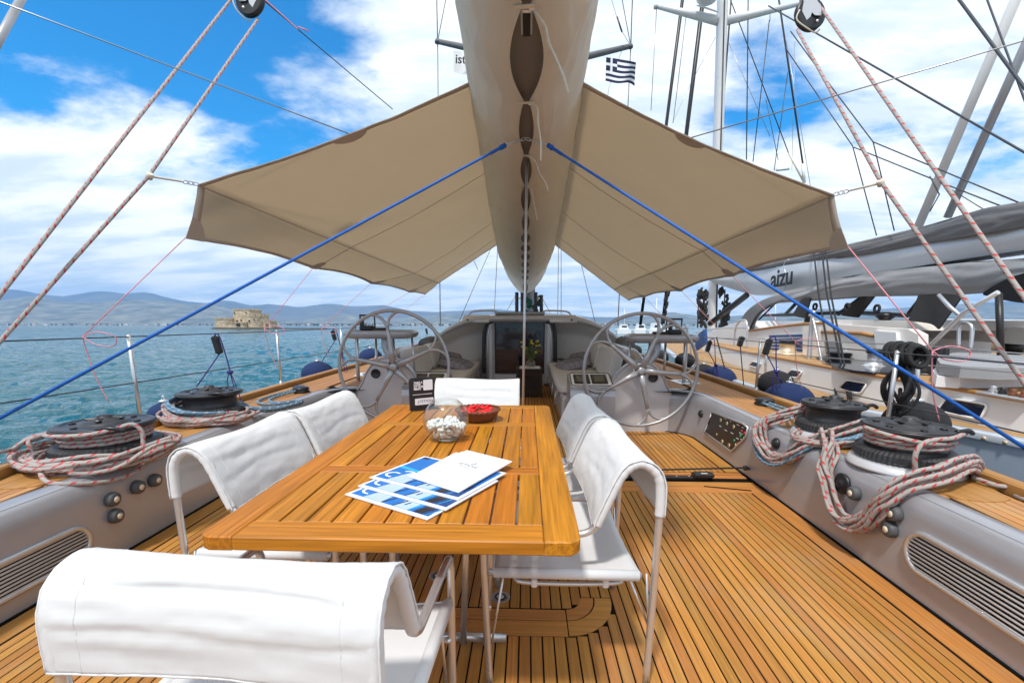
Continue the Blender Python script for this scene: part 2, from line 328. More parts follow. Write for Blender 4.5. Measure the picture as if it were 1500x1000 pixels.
    def build(s, name, mats, parent=None, label=None, cat=None, group=None, kind=None, solid=0, level=False, world=True):
        me = bpy.data.meshes.new(name)
        off = Vector((0,0,0))
        if parent is not None and world:
            p = parent
            while p is not None: off += p.location; p = p.parent
        origin = Vector((0,0,0))
        if parent is None and s.v:
            mn = [min(v[i] for v in s.v) for i in range(3)]; mx_ = [max(v[i] for v in s.v) for i in range(3)]
            origin = Vector(((mn[0]+mx_[0])/2, (mn[1]+mx_[1])/2, mn[2])); off = origin
        me.from_pydata([tuple(v-off) for v in s.v], [], s.f)
        if isinstance(mats, str): mats = [mats]
        for k in mats: me.materials.append(MT[k])
        if len(mats) > 1: me.polygons.foreach_set('material_index', s.m)
        me.polygons.foreach_set('use_smooth', s.sm)
        if s.uv:
            ul = me.uv_layers.new(name='UVMap')
            buf = [0.0]*(2*len(me.loops)); li = 0
            for fi, f in enumerate(s.f):
                q = s.uv.get(fi)
                for k in range(len(f)):
                    if q: buf[2*(li+k)], buf[2*(li+k)+1] = q[k]
                li += len(f)
            ul.data.foreach_set('uv', buf)
        me.update()
        o = bpy.data.objects.new(name, me); col.objects.link(o)
        if parent is not None: o.parent = parent
        else: o.location = origin
        if solid:
            md = o.modifiers.new('thickness', 'SOLIDIFY'); md.thickness = solid; md.offset = 0
        tag(o, label, cat, group, kind)
        if level: o['level'] = 1
        return o
def tag(o, label=None, cat=None, group=None, kind=None):
    if label: o['label'] = label
    if cat: o['category'] = cat
    if group: o['group'] = group
    if kind: o['kind'] = kind
def thing(name, label, cat, loc=(0,0,0), rz=0, group=None, kind=None, level=False):
    o = bpy.data.objects.new(name, None); col.objects.link(o); o.location = loc; o.rotation_euler = (0,0,rz); o.empty_display_size = 0.1
    tag(o, label, cat, group, kind)
    if level: o['level'] = 1
    return o
def dup(o, parent=None):
    c = o.copy(); col.objects.link(c); c.parent = parent
    for ch in list(o.children): dup(ch, c)
    return c
def share(o, parent, loc, rz=None, scale=None):
    """a copy of one piece that shares its mesh"""
    c = o.copy(); col.objects.link(c); c.parent = parent; c.location = loc
    if rz is not None: c.rotation_euler = (0,0,rz)
    if scale: c.scale = scale
    return c
def smooth(pts, k=6, closed=False):
    P = [Vector(p) for p in pts]; n = len(P); out = []
    rng = range(n if closed else n-1)
    for i in rng:
        p0 = P[(i-1) % n] if (closed or i > 0) else P[0]; p1 = P[i]; p2 = P[(i+1) % n]; p3 = P[(i+2) % n] if (closed or i < n-2) else P[-1]
        for j in range(k):
            t = j/k
            out.append(0.5*((2*p1)+(p2-p0)*t+(2*p0-5*p1+4*p2-p3)*t*t+(3*p1-p0-3*p2+p3)*t*t*t))
    if not closed: out.append(P[-1])
    return out
def lerp(a, b, t): return a+(b-a)*t
def interp(tab, x):
    """piecewise linear table lookup, tab = [(x, value), ...]"""
    if x <= tab[0][0]: return tab[0][1]
    for (a, va), (b, vb) in zip(tab, tab[1:]):
        if x <= b: return va+(vb-va)*(x-a)/(b-a)
    return tab[-1][1]
def text(name, body, size, matname, mtx, parent=None, extrude=0.0004, align='CENTER', shear=0, spacing=1.0, bold=0.0):
    cu = bpy.data.curves.new(name, 'FONT'); cu.body = body; cu.size = size; cu.extrude = extrude; cu.align_x = align; cu.align_y = 'CENTER'; cu.shear = shear; cu.space_character = spacing; cu.offset = bold; cu.resolution_u = 3
    tmp = bpy.data.objects.new('tmp', cu); col.objects.link(tmp)
    dg = bpy.context.evaluated_depsgraph_get(); me = bpy.data.meshes.new_from_object(tmp.evaluated_get(dg)); bpy.data.objects.remove(tmp)
    me.transform(mtx)
    if parent is not None:
        off = Vector((0,0,0)); p = parent
        while p is not None: off += p.location; p = p.parent
        me.transform(Matrix.Translation(-off))
    me.materials.clear(); me.materials.append(MT[matname]); me.name = name
    o = bpy.data.objects.new(name, me); col.objects.link(o); o.parent = parent
    return o
def basis(o, x, y):
    """matrix with origin o and the given x, y axes"""
    x = Vector(x).normalized(); y = Vector(y); y = (y-x*y.dot(x)).normalized(); z = x.cross(y)
    m = Matrix((x, y, z)).transposed().to_4x4(); m.translation = Vector(o); return m
def thing_part(name, parent, loc):
    o = bpy.data.objects.new(name, None); col.objects.link(o); o.parent = parent
    off = Vector((0,0,0)); p = parent
    while p is not None: off += p.location; p = p.parent
    o.location = Vector(loc)-off; o.empty_display_size = 0.1
    return o
# ================================================================== far setting
from mathutils import noise as mnoise
def nz(x, y=0.0, z=0.0): return mnoise.noise(Vector((x, y, z)))
# sea
m = bpy.data.materials.new('sea water'); m.use_nodes = True; nt = m.node_tree; l = nt.links; b = nt.nodes['Principled BSDF']
b.inputs['Base Color'].default_value = (0.006, 0.09, 0.12, 1); b.inputs['Roughness'].default_value = 0.07; b.inputs['IOR'].default_value = 1.33
tcn = nt.nodes.new('ShaderNodeTexCoord')
def seanoise(scale, st, det, rot=0):
    mpn = nt.nodes.new('ShaderNodeMapping'); mpn.inputs['Scale'].default_value = st; mpn.inputs['Rotation'].default_value = (0,0,rot); l.new(tcn.outputs['Object'], mpn.inputs[0])
    n = nt.nodes.new('ShaderNodeTexNoise'); n.inputs['Scale'].default_value = scale; n.inputs['Detail'].default_value = det; n.inputs['Roughness'].default_value = 0.62; n.inputs['Distortion'].default_value = 0.6
    l.new(mpn.outputs[0], n.inputs['Vector']); return n.outputs[0]
a1 = seanoise(0.9, (0.55, 1, 1), 6, R(12)); a2 = seanoise(0.13, (0.5, 1, 1), 3, R(-8)); a3 = seanoise(0.02, (0.3, 1, 1), 4, 0)
b1 = nt.nodes.new('ShaderNodeBump'); b1.inputs['Strength'].default_value = 1.0; b1.inputs['Distance'].default_value = 0.5; l.new(a1, b1.inputs['Height'])
b2 = nt.nodes.new('ShaderNodeBump'); b2.inputs['Strength'].default_value = 1.0; b2.inputs['Distance'].default_value = 0.9; l.new(a2, b2.inputs['Height']); l.new(b1.outputs[0], b2.inputs['Normal'])
l.new(b2.outputs[0], b.inputs['Normal'])
mx = nt.nodes.new('ShaderNodeMix'); mx.data_type = 'RGBA'; l.new(a3, mx.inputs[0]); mx.inputs[6].default_value = (0.002,0.062,0.085,1); mx.inputs[7].default_value = (0.005,0.12,0.14,1); l.new(mx.outputs[2], b.inputs['Base Color'])
MT['sea'] = m
mb = MB(); S_ = 14000
mb.add([(-S_, -S_, SEA-0.16), (S_, -S_, SEA-0.16), (S_, S_, SEA-0.16), (-S_, S_, SEA-0.16)], [(0,1,2,3)])
nr, na = 560, 420; vs = []                 # real ripples near the boats
for i in range(nr+1):
    r_ = 2.0*(260.0**(i/nr)); fade = min(1, max(0, (520-r_)/250)) ; cw = 1.0
    for j in range(na+1):
        a = R(-68+136*j/na); x, y = r_*math.sin(a), r_*math.cos(a)
        h = 0.12*mnoise.noise(Vector((x*0.42+y*.1, y*0.85, 1)))+0.09*mnoise.noise(Vector((x*1.1-y*.25, y*2.1, 5)))+0.04*mnoise.noise(Vector((x*2.8, y*4.6+x*.6, 9)))*min(1, 60/r_)
        vs.append((x, y, SEA+h*fade-0.02*(1-fade)))
mb.add(vs, [(i*(na+1)+j, i*(na+1)+j+1, (i+1)*(na+1)+j+1, (i+1)*(na+1)+j) for i in range(nr) for j in range(na)], 0, True)
sea = mb.build('sea', 'sea', label='rippled teal sea reaching to the far shore', kind='structure', level=True)
MT['mount'] = mat('scrub covered hillside', (0.20,0.20,0.17), 0.95, var=0.7, vscale=0.0042, stretch=(1,1,3.5), dark=(0.02,0.045,0.05))
MT['mount_far'] = mat('far hillside', (0.15,0.15,0.14), 0.95, var=0.4, vscale=0.0012, dark=(0.07,0.08,0.08))
MT['shore'] = mat('far shore ground', (0.2,0.19,0.13), 0.9, var=0.5, vscale=0.01)
def ridge(name, prof, D, depth, matn, label, rough=60):
    mb = MB(); x0, x1 = prof[0][0], prof[-1][0]; nu, nv = 150, 14
    def fn(u, v):
        px = lerp(x0, x1, u); py = interp(prof, px)
        top = atw(px, py, y=D+depth); base = atw(px, 477, y=D)
        t = v; x = lerp(base.x, top.x, t); y = lerp(D, D+depth, t)
        h = (top.z-SEA)*(t**0.85)
        w = math.sin(math.pi*min(1, t))*0.9+0.05*t
        h += rough*w*(nz(x*0.0016, y*0.0016, 3)+0.5*nz(x*0.005, y*0.004, 7)) + rough*0.22*nz(x*0.006, 9)*t
        return (x, y+rough*6*w*nz(x*0.0012, 5, t*3), SEA-3+max(0, h))
    mb.grid(fn, nu, nv)
    return mb.build(name, matn, label=label, kind='structure', level=True)
ridge('mountain_range', [(-260,436),(-120,430),(0,422),(30,425),(62,431),(93,434),(120,429),(150,426),(185,430),(215,427),(235,433),(262,439),(300,444),(330,439),(345,442),(365,447),(400,445),(440,450),(480,444),(520,449),(560,446),(600,455),(640,457),(720,452),(800,458),(880,465),(960,462),(1050,464),(1150,458),(1300,452),(1420,444),(1500,440),(1700,436)], 9300, 2600, 'mount_far', 'pale blue farthest mountain range along the horizon', 90)
ridge('hills', [(-260,452),(-100,441),(0,440),(25,436),(46,433),(75,438),(102,443),(140,443),(165,440),(190,438),(220,440),(245,441),(275,446),(300,445),(325,448),(340,452),(360,457),(380,463),(400,468),(450,472),(520,475)], 5200, 1700, 'mount', 'nearer scrubby hills on the left above the water', 45)
ridge('hills', [(430,473),(470,463),(520,460),(560,466),(610,464),(660,461),(700,466),(760,470),(830,474),(900,471),(950,463),(985,457),(1020,462),(1080,464),(1130,459),(1200,452),(1300,455),(1380,449),(1440,443),(1520,448),(1700,440)], 6300, 1500, 'mount', 'low hills across the bay behind the town and the moored yachts', 40)
# shore and far town
mb = MB(); mb.box((0, 5600, SEA+1.2), (16000, 900, 5))
mb.build('far_shore', 'shore', label='low flat shore of the far bay', kind='structure', level=True)
MT['town_w'] = mat('whitewashed wall', (0.75,0.72,0.68), 0.8, var=0.15, vscale=0.05); MT['town_r'] = mat('roof tile', (0.42,0.17,0.09), 0.8); MT['town_g'] = mat('town tree', (0.04,0.07,0.03), 0.9)
mb = MB(); rt = random.Random(3)
for k in range(900):
    px = rt.choice([rt.uniform(-120, 330), rt.uniform(380, 620), rt.uniform(420, 700), rt.uniform(800, 1560)]); D = rt.uniform(5100, 5700)
    p = atw(px, 476, y=D); w = rt.uniform(14, 60); h = rt.uniform(4, 11)+(rt.random() < .08)*12
    mb.box((p.x, D, SEA+3+h/2), (w, 20, h), 0)
    if rt.random() < .75: mb.box((p.x, D, SEA+3.6+h+1.2), (w+2, 22, 3), 1)
    if rt.random() < .7: mb.lathe([(2, 0), (9, 6), (10, 12), (4, 20), (0.1, 23)], (p.x+rt.uniform(-40, 40), D-25, SEA+2), 7, 2)
mb.build('far_town', ['town_w', 'town_r', 'town_g'], label='white buildings and trees of the town along the far shore', kind='stuff', level=True)
# ------------------------------------------------------------------ island fortress
MT['stone'] = mat('pale fortress stone', (0.50,0.415,0.30), 0.9, var=0.4, vscale=0.55, bump=0.8, bscale=1.2, dark=(0.24,0.19,0.13))
MT['stone_d'] = mat('shadowy opening', (0.03,0.025,0.02), 0.9); MT['rock'] = mat('dark shore rock', (0.06,0.055,0.045), 0.9, var=0.4, vscale=0.4)
FD = 330.0
fz = lambda py: atw(350, py, y=FD).z
fx = lambda px: atw(px, 478, y=FD).x
SC = (fx(397)-fx(318))/79
cst = thing('island_fortress', 'pale stone sea fortress with a square keep on a low islet', 'fortress', (fx(357), FD+10, SEA), level=True)
def rockslab(x0, x1, y0, y1, h, seed):
    mb = MB(); n = 40; q = []
    cx_, cy_ = (x0+x1)/2, (y0+y1)/2
    prof = []
    for (s_, z_) in ((1.0, -1), (0.97, h*0.6), (0.9, h), (0.0, h)):
        for k in range(n):
            a = 2*math.pi*k/n; r = 1+0.1*nz(math.cos(a)*2, math.sin(a)*2, seed)
            q.append((cx_+(x1-x0)/2*math.cos(a)*r*s_, cy_+(y1-y0)/2*math.sin(a)*r*s_, SEA+z_+0.25*nz(a*5, s_*3, seed)))
    mb.add(q, [(i*n+k, i*n+(k+1) % n, (i+1)*n+(k+1) % n, (i+1)*n+k) for i in range(3) for k in range(n)], 0, True); return mb
rockslab(fx(308), fx(402), FD-14, FD+28, 1.2, 2).build('rock_islet', 'rock', cst)
rockslab(fx(360), fx(482), FD-8, FD+6, 0.75, 5).build('rock_breakwater', 'rock', cst)
def tower(name, x0, x1, ytop, ybase=479, y0=0, y1=14, merl=5, windows=(), taper=0.97, n=None, round_=False):
    mb = MB(); zt, zb = fz(ytop), SEA+0.9; X0, X1 = fx(x0), fx(x1); cxx = (X0+X1)/2; hw = (X1-X0)/2; Y0, Y1 = FD+y0, FD+y1; cyy = (Y0+Y1)/2; hd = (Y1-Y0)/2
    nn = n or 4
    seg = 20 if round_ else 8
    def ring(s, z):
        out_ = []
        for k in range(seg):
            a = 2*math.pi*(k+0.5)/seg
            if round_: px_, py_ = math.cos(a), math.sin(a)
            else:
                c_, s__ = math.cos(a), math.sin(a); mm = max(abs(c_), abs(s__)); px_, py_ = c_/mm, s__/mm
                if abs(px_) == 1 and abs(py_) > 0.4: py_ = math.copysign(0.78, py_)
                elif abs(py_) == 1 and abs(px_) > 0.4: px_ = math.copysign(0.84, px_)
            out_.append((cxx+hw*px_*s, cyy+hd*py_*s, z))
        return out_
    levels = [(1.03, zb-1), (1.0, zb+0.3*(zt-zb)), (taper, zt-0.6), (taper+0.03, zt-0.5), (taper+0.03, zt)]
    vs = [p for s, z in levels for p in ring(s, z)]
    mb.add(vs, [(i*seg+k, i*seg+(k+1) % seg, (i+1)*seg+(k+1) % seg, (i+1)*seg+k) for i in range(len(levels)-1) for k in range(seg)] + [tuple(range((len(levels)-1)*seg, len(levels)*seg))], 0)
    # merlons along the front and sides
    rr = ring(taper, zt)
    for k in range(seg):
        a, b_ = Vector(rr[k]), Vector(rr[(k+1) % seg]); Ln = (b_-a).length; c = max(1, int(Ln/1.7))
        for j in range(c):
            p = a.lerp(b_, (j+0.5)/c); mb.box((p.x, p.y, zt+0.35), (0.9, 0.7, 0.9), 0, rz=math.atan2((b_-a).y, (b_-a).x))
    o = mb.build(name, 'stone', cst)
    for wx, wy, ww, wh in windows:
        w = MB(); c = Vector((fx(wx), Y0-(0.25 if not round_ else 0.3), fz(wy))); w.box((c.x, c.y+0.35 if not round_ else c.y+0.5, c.z), (ww*SC, 1.2, wh*SC)); w.build('opening', 'stone_d', o)
    return o
tower('low_wall', 316, 338, 467, y0=-2, y1=18, windows=((336,476,2,3),))
tower('keep', 335, 365, 453.5, y0=4, y1=20, taper=0.94, windows=((343,470,2,2.5),(349,469,1.2,3),(353,470.5,2,2.5),(340,458,1,1.5),(357,458,1,1.5)))
tower('curtain_wall', 337, 366, 473, y0=-6, y1=8, taper=1.0, windows=((357,475.5,5,4),))
tower('bastion', 352, 386, 463.5, y0=-3, y1=14, round_=True, taper=0.96, windows=((369.5,470,1.6,2.6),(376,468,1.2,1.5),(382,469,1.2,1.5)))
tower('round_tower', 370, 384, 461, y0=2, y1=14, round_=True, taper=0.95)
tower('gatehouse', 385, 397, 471, y0=0, y1=10, taper=0.97, windows=((391.5,475.5,3.4,3.4),))

# ================================================================== the yacht: floor and decks
def hullx(y):      # outer edge of the side deck
    return interp([(-3,2.2),(0,2.42),(2.1,2.58),(3,2.66),(5,2.70),(8,2.70),(11,2.6),(14,2.35),(18,1.7),(23,0.5),(24.5,0.05)], y)
floor = thing('cockpit_floor', 'laid teak cockpit floor of narrow planks with black seams', None, (0,0,0), kind='structure')
mb = MB(); mb.box((0, 4.45, -0.0265), (4.1, 11.5, 0.045)); mb.build('caulking_bed', 'caulk', floor)
PW, PITCH = 0.0416, 0.048
plank_cache = {}
def plank(parent, x, y0, y1, w=PW, matn='teak_deck', z=0.0, name='plank'):
    key = (round(y1-y0, 3), round(w, 4), matn)
    if key not in plank_cache:
        me = MB(); L_ = y1-y0; h = 0.012; c = 0.0012
        vs = []
        for yy in (0, L_):
            vs += [(-w/2, yy, -h), (w/2, yy, -h), (w/2, yy, -c), (w/2-c, yy, 0), (-w/2+c, yy, 0), (-w/2, yy, -c)]
        me.add(vs, [(k, (k+1) % 6, 6+(k+1) % 6, 6+k) for k in range(6)]+[(5,4,3,2,1,0), (6,7,8,9,10,11)])
        o = me.build(name, matn, parent, world=False); plank_cache[key] = o
    else:
        o = share(plank_cache[key], parent, (0,0,0))
    o.location = (x, y0, z); o.name = name
    return o
YA, YB = 3.33, 3.80       # the cross boards with the track
nP = 80
HX = 0.40; HY = 1.98
for i in range(nP):
    x = -1.896+PITCH*i
    if x > 1.9: break
    if x < -1.2: plank(floor, x, -1.2, YA)
    elif x < HX:
        plank(floor, x, -1.2, 1.708); plank(floor, x, 1.90, YA)
    elif x < HX+0.22:
        q = math.sqrt(max(0, 1-((x-HX)/0.22)**2)); plank(floor, x, -1.2, HY-0.27*q-0.004); 
        qi = math.sqrt(max(0, 1-((x-HX)/0.075)**2)) if x < HX+0.075 else 0
        plank(floor, x, HY+0.008-0.085*qi, YA)
    else: plank(floor, x, -1.2, YA)
    if abs(x) < 0.72: plank(floor, x, YB, 9.6)
    else: plank(floor, x, YB, 5.26)
# boards beside the coaming
for s in (-1, 1):
    plank(floor, s*1.99, -1.2, 3.33, 0.115); plank(floor, s*1.99, 3.81, 5.26, 0.115)
def xboard(x0, x1, yc, w, matn='teak_cross', name='cross_board', parent=None):
    mb = MB(); mb.box(((x0+x1)/2, yc, -0.006), (x1-x0, w, 0.0125), bev=0.0012); return mb.build(name, matn, parent or floor)
xboard(-1.2, 0.398, 1.852, 0.072); xboard(-1.2, 0.398, 1.762, 0.095)
for (ra, rb) in ((0.09, 0.162), (0.17, 0.262)):
    mb = MB(); n = 10; poly = []
    for k in range(n+1):
        a = -math.pi/2+math.pi/2*k/n; poly.append((HX+0.003+rb*0.83*math.cos(a), HY+rb*math.sin(a), -0.012))
    for k in range(n, -1, -1):
        a = -math.pi/2+math.pi/2*k/n; poly.append((HX+0.003+ra*0.83*math.cos(a), HY+ra*math.sin(a), -0.012))
    mb.prism(poly, (0, 0, 0.0125)); mb.build('corner_board', 'teak_cross', floor)
xboard(-2.04, 2.04, 3.395, 0.115); xboard(-2.04, 2.04, 3.51, 0.10); xboard(-2.04, 2.04, 3.72, 0.13)
mb = MB(); mb.box((1.78, 3.42, 0.001), (0.34, 0.02, 0.003), rz=R(-14)); mb.build('seam', 'caulk', floor)
for (dx, dy) in ((0.097, 1.974), (-0.234, 2.143)):
    d = thing('floor_drain', 'round steel floor drain left of the hatch corner' if dx < 0 else 'round steel floor drain inside the hatch corner near the right chair', 'drain', (dx, dy, 0.0), group='floor drains')
    mb = MB(); mb.lathe([(0.0, 0.001), (0.042, 0.001), (0.044, 0.003), (0.046, 0.001)], (dx, dy, 0), 24); mb.build('flange', 'steel_satin', d)
    mb = MB(); mb.lathe([(0.0, 0.0035), (0.027, 0.0035), (0.027, 0.0015)], (dx, dy, 0), 20); mb.build('rubber_ring', 'black', d)
    mb = MB(); mb.lathe([(0.0, 0.006), (0.012, 0.006), (0.017, 0.0045), (0.017, 0.002)], (dx, dy, 0), 16); mb.build('cap', 'steel_satin', d)
# side decks
for s, nm in ((-1, 'port'), (1, 'starboard')):
    dk = thing('side_deck', 'laid teak side deck on the %s side outside the cockpit coaming' % ('left' if s < 0 else 'right'), None, (s*2.4, 0, 0.48), kind='structure')
    mb = MB()
    def fn(u, v, s=s):
        y = lerp(-1.5, 24, v); xo = hullx(y)-0.02; xi = 2.10 if y < 5.3 else (1.42 if y < 9 else 0)
        xi = min(xi, xo-0.02) if y < 18 else 0
        return (s*lerp(xi, xo, u), y, 0.472)
    mb.grid(fn, 1, 90, smooth=False, flip=(s < 0)); mb.build('caulking_bed', 'caulk', dk)
    w = 0.0425
    def curved(k, y0, y1, s=s, dk=dk, w=w, matn='teak_side', pitch=PITCH):
        off = 0.10+pitch*k; mb = MB(); n = max(4, int((y1-y0)/0.5)); vs = []
        for j in range(n+1):
            y = lerp(y0, y1, j/n); xc = s*(hullx(y)-off); hw = w/2
            vs += [(xc-hw, y, 0.468), (xc+hw, y, 0.468), (xc+hw, y, 0.479), (xc+hw-0.0012, y, 0.48), (xc-hw+0.0012, y, 0.48), (xc-hw, y, 0.479)]
        fs = [(j*6+k_, j*6+(k_+1) % 6, (j+1)*6+(k_+1) % 6, (j+1)*6+k_) for j in range(n) for k_ in range(6)]+[(5,4,3,2,1,0), tuple(n*6+k_ for k_ in range(6))]
        mb.add(vs, fs); return mb.build('plank', matn, dk)
    for k in range(10):
        y0 = -1.2
        off = 0.10+PITCH*k
        while hullx(y0)-off < 2.185 and y0 < 4: y0 += 0.1
        if y0 < 4: curved(k, y0, 13.5)
    for k in range(10, 25):
        off = 0.10+PITCH*k
        if 2.7-off > 1.42: curved(k, 5.42, 8.9)
    mb = MB(); ys = [0.2+0.4*j for j in range(14)]
    mb.box((s*2.163, 2.0, 0.474), (0.045, 6.6, 0.013), bev=0.0012); mb.build('plank', 'teak_rail', dk)
    # toe rail
    mb = MB(); ys = [lerp(-1.5, 24, j/70) for j in range(71)]; vs = []
    pr = [(-0.035, 0.47), (0.04, 0.47), (0.04, 0.525), (0.03, 0.535), (-0.025, 0.535), (-0.035, 0.525)]
    for y in ys: vs += [(s*(hullx(y)-0.01+a), y, z) for a, z in pr]
    mb.add(vs, [(j*6+k, j*6+(k+1) % 6, (j+1)*6+(k+1) % 6, (j+1)*6+k)[::s] for j in range(70) for k in range(6)], 0)
    mb.build('toe_rail', 'teak_rail', dk)
    # hull side
    mb = MB()
    def hfn(u, v, s=s):
        y = lerp(-1.5, 24.5, v); return (s*(hullx(y)+0.028-0.25*u*u), y, lerp(0.50, SEA-0.6, u))
    mb.grid(hfn, 8, 60, flip=(s > 0)); mb.build('hull_side', 'silver', dk)
    # winch pads: pointed oval boards under each winch
    for (px_, py_) in (WPOS['near'], WPOS['far']):
        mb = MB(); poly = [(s*px_+0.31*math.cos(a)*(1 if abs(math.cos(a)) < .8 else 1.0), py_+0.52*math.sin(a)*(0.75 if abs(math.sin(a)) < 0.9 else 1), 0.4715) for a in [2*math.pi*k/32 for k in range(32)]]
        poly = [(s*min(max(s*p[0], 2.145), hullx(p[1])-0.06), p[1], p[2]) for p in poly]
        mb.prism(poly, (0, 0, 0.0135)); mb.build('winch_pad', 'teak_rail', dk)

# coaming swept round the helm corner
def coaming(s):
    path = [(2.06, -1.3), (2.06, 1), (2.06, 2), (2.06, 3), (2.06, 4), (2.06, 4.6)]
    nrm = [(1, 0)]*6
    cc = (1.66, 4.85); rr = 0.40
    for k in range(1, 10):
        a = math.pi/2*k/9; path.append((cc[0]+rr*math.cos(a), cc[1]+rr*math.sin(a))); nrm.append((math.cos(a), math.sin(a)))
    for x in (1.4, 1.0, 0.72): path.append((x, 5.25)); nrm.append((0, 1))
    prof = [(0, -0.01), (0, 0.38), (0.006, 0.42), (0.02, 0.452), (0.045, 0.475), (0.08, 0.486), (0.115, 0.486), (0.12, 0.46)]
    cm = thing('cockpit_coaming', 'silver grey %s coaming wall between the cockpit floor and the side deck' % ('left' if s < 0 else 'right'), None, (s*2.06, 0.5, 0), kind='structure')
    mb = MB(); vs = []
    for (p, n) in zip(path, nrm):
        for o, z in prof: vs.append((s*(p[0]+n[0]*o), p[1]+n[1]*o, z))
    k = len(prof)
    mb.add(vs, [((j*k+i), (j*k+i+1), ((j+1)*k+i+1), ((j+1)*k+i))[::-s] for j in range(len(path)-1) for i in range(k-1)], 0, True)
    mb.build('coaming_wall', 'silver', cm)
    mb = MB(); vs = []
    for (p, n) in zip(path, nrm):
        for o, z in ((-0.012, 0.0), (-0.012, 0.006), (0.0, 0.008)): vs.append((s*(p[0]+n[0]*o), p[1]+n[1]*o, z))
    mb.add(vs, [((j*3+i), (j*3+i+1), ((j+1)*3+i+1), ((j+1)*3+i))[::-s] for j in range(len(path)-1) for i in range(2)], 0)
    mb.build('seam', 'caulk', cm)
    # ledge inboard of the turn, under the widened deck
    mb = MB(); mb.box((s*1.75, 5.405, 0.465), (0.7, 0.08, 0.02)); mb.build('ledge', 'silver_light', cm)
    # ventilation grille
    cy_, L_, H_ = (1.42, 1.36, 0.185) if s > 0 else (1.43, 1.40, 0.165)
    cz_ = 0.235 if s > 0 else 0.185
    g_ = thing_part('ventilation_grille', cm, (s*2.06, cy_, cz_))
    mb = MB(); ring = []
    for k in range(40):
        a = 2*math.pi*k/40; yy = (L_/2-H_/2)*(1 if math.cos(a) > 0 else -1)+H_/2*math.cos(a); ring.append((s*2.052, cy_+yy, cz_+H_/2*math.sin(a)))
    mb.tube(ring, 0.014, 8, closed=True); mb.build('frame', 'steel_satin', g_)
    mb = MB(); mb.prism([(s*2.058, p[1], p[2]) for p in ring], (s*-0.003, 0, 0)); mb.build('backing', 'black', g_)
    ns = 9
    for k in range(ns):
        z = cz_-H_/2+H_*(k+0.75)/(ns+0.5); hl = (L_/2-H_/2)+math.sqrt(max(0, (H_/2)**2-(z-cz_)**2))-0.006
        mb = MB(); mb.tube([(s*2.048, cy_-hl, z), (s*2.048, cy_+hl, z)], 0.0056, 6); mb.build('slat', 'louvre', g_)
    return cm
for s in (-1, 1): coaming(s)
# ================================================================== dining table
TX0, TX1, TY0, TY1, TZ = -0.668, 0.365, 1.108, 2.96, 0.74
tb = thing('dining_table', 'slatted oiled teak dining table in the middle of the cockpit', 'table', ((TX0+TX1)/2, (TY0+TY1)/2, 0))
RW = 0.098; TH = 0.042
def rounded(x0, x1, y0, y1, rads, n=6):
    """outline with a corner radius for each of (x0y0, x1y0, x1y1, x0y1)"""
    o = []
    for (cx_, cy_, a0, r, sx, sy) in ((x0, y0, 180, rads[0], 1, 1), (x1, y0, 270, rads[1], -1, 1), (x1, y1, 0, rads[2], -1, -1), (x0, y1, 90, rads[3], 1, -1)):
        if r <= 0: o.append((cx_, cy_)); continue
        for k in range(n+1):
            a = R(a0+90*k/n); o.append((cx_+sx*r+r*math.cos(a), cy_+sy*r+r*math.sin(a)))
    return o
def slab(name, outline, z0, z1, matn, parent, ch=0.0025):
    mb = MB(); n = len(outline); cx_ = sum(p[0] for p in outline)/n; cy_ = sum(p[1] for p in outline)/n
    def ins(p, d):
        v = Vector((p[0]-cx_, p[1]-cy_)); return (p[0]-math.copysign(min(d, abs(v.x)), v.x), p[1]-math.copysign(min(d, abs(v.y)), v.y))
    rs = [[(*ins(p, ch), z0) for p in outline], [(p[0], p[1], z0+ch) for p in outline], [(p[0], p[1], z1-ch) for p in outline], [(*ins(p, ch), z1) for p in outline]]
    vs = [p for r_ in rs for p in r_]
    mb.add(vs, [(i*n+k, i*n+(k+1) % n, (i+1)*n+(k+1) % n, (i+1)*n+k) for i in range(3) for k in range(n)]+[tuple(range(n-1, -1, -1)), tuple(range(3*n, 4*n))])
    return mb.build(name, matn, parent)
slab('side_rail', rounded(TX0, TX0+RW, TY0, TY1, (0.04, 0, 0, 0.04)), TZ-TH, TZ, 'teak_table', tb, 0.004)
slab('side_rail', rounded(TX1-RW, TX1, TY0, TY1, (0, 0.04, 0.04, 0)), TZ-TH, TZ, 'teak_table', tb, 0.004)
slab('end_rail', rounded(TX0+RW+0.001, TX1-RW-0.001, TY0, TY0+0.10, (0,0,0,0)), TZ-TH+0.001, TZ-0.0005, 'teak_table_x', tb, 0.004)
slab('end_rail', rounded(TX0+RW+0.001, TX1-RW-0.001, TY1-0.085, TY1, (0,0,0,0)), TZ-TH+0.001, TZ-0.0005, 'teak_table_x', tb, 0.004)
XR = [(1.632, 1.706), (2.388, 2.462)]
for a, b_ in XR: slab('cross_rail', rounded(TX0+RW+0.001, TX1-RW-0.001, a, b_, (0,0,0,0)), TZ-TH+0.012, TZ-0.001, 'teak_table_x', tb, 0.003)
NS = 11; sw = (TX1-TX0-2*RW)/NS
for (a, b_) in ((TY0+0.10, XR[0][0]), (XR[0][1], XR[1][0]), (XR[1][1], TY1-0.085)):
    for k in range(NS):
        x0 = TX0+RW+sw*k+0.0034; slab('slat', rounded(x0, x0+sw-0.0068, a+0.002, b_-0.002, (0,0,0,0)), TZ-0.024, TZ-0.0015, 'teak_table', tb, 0.0025)
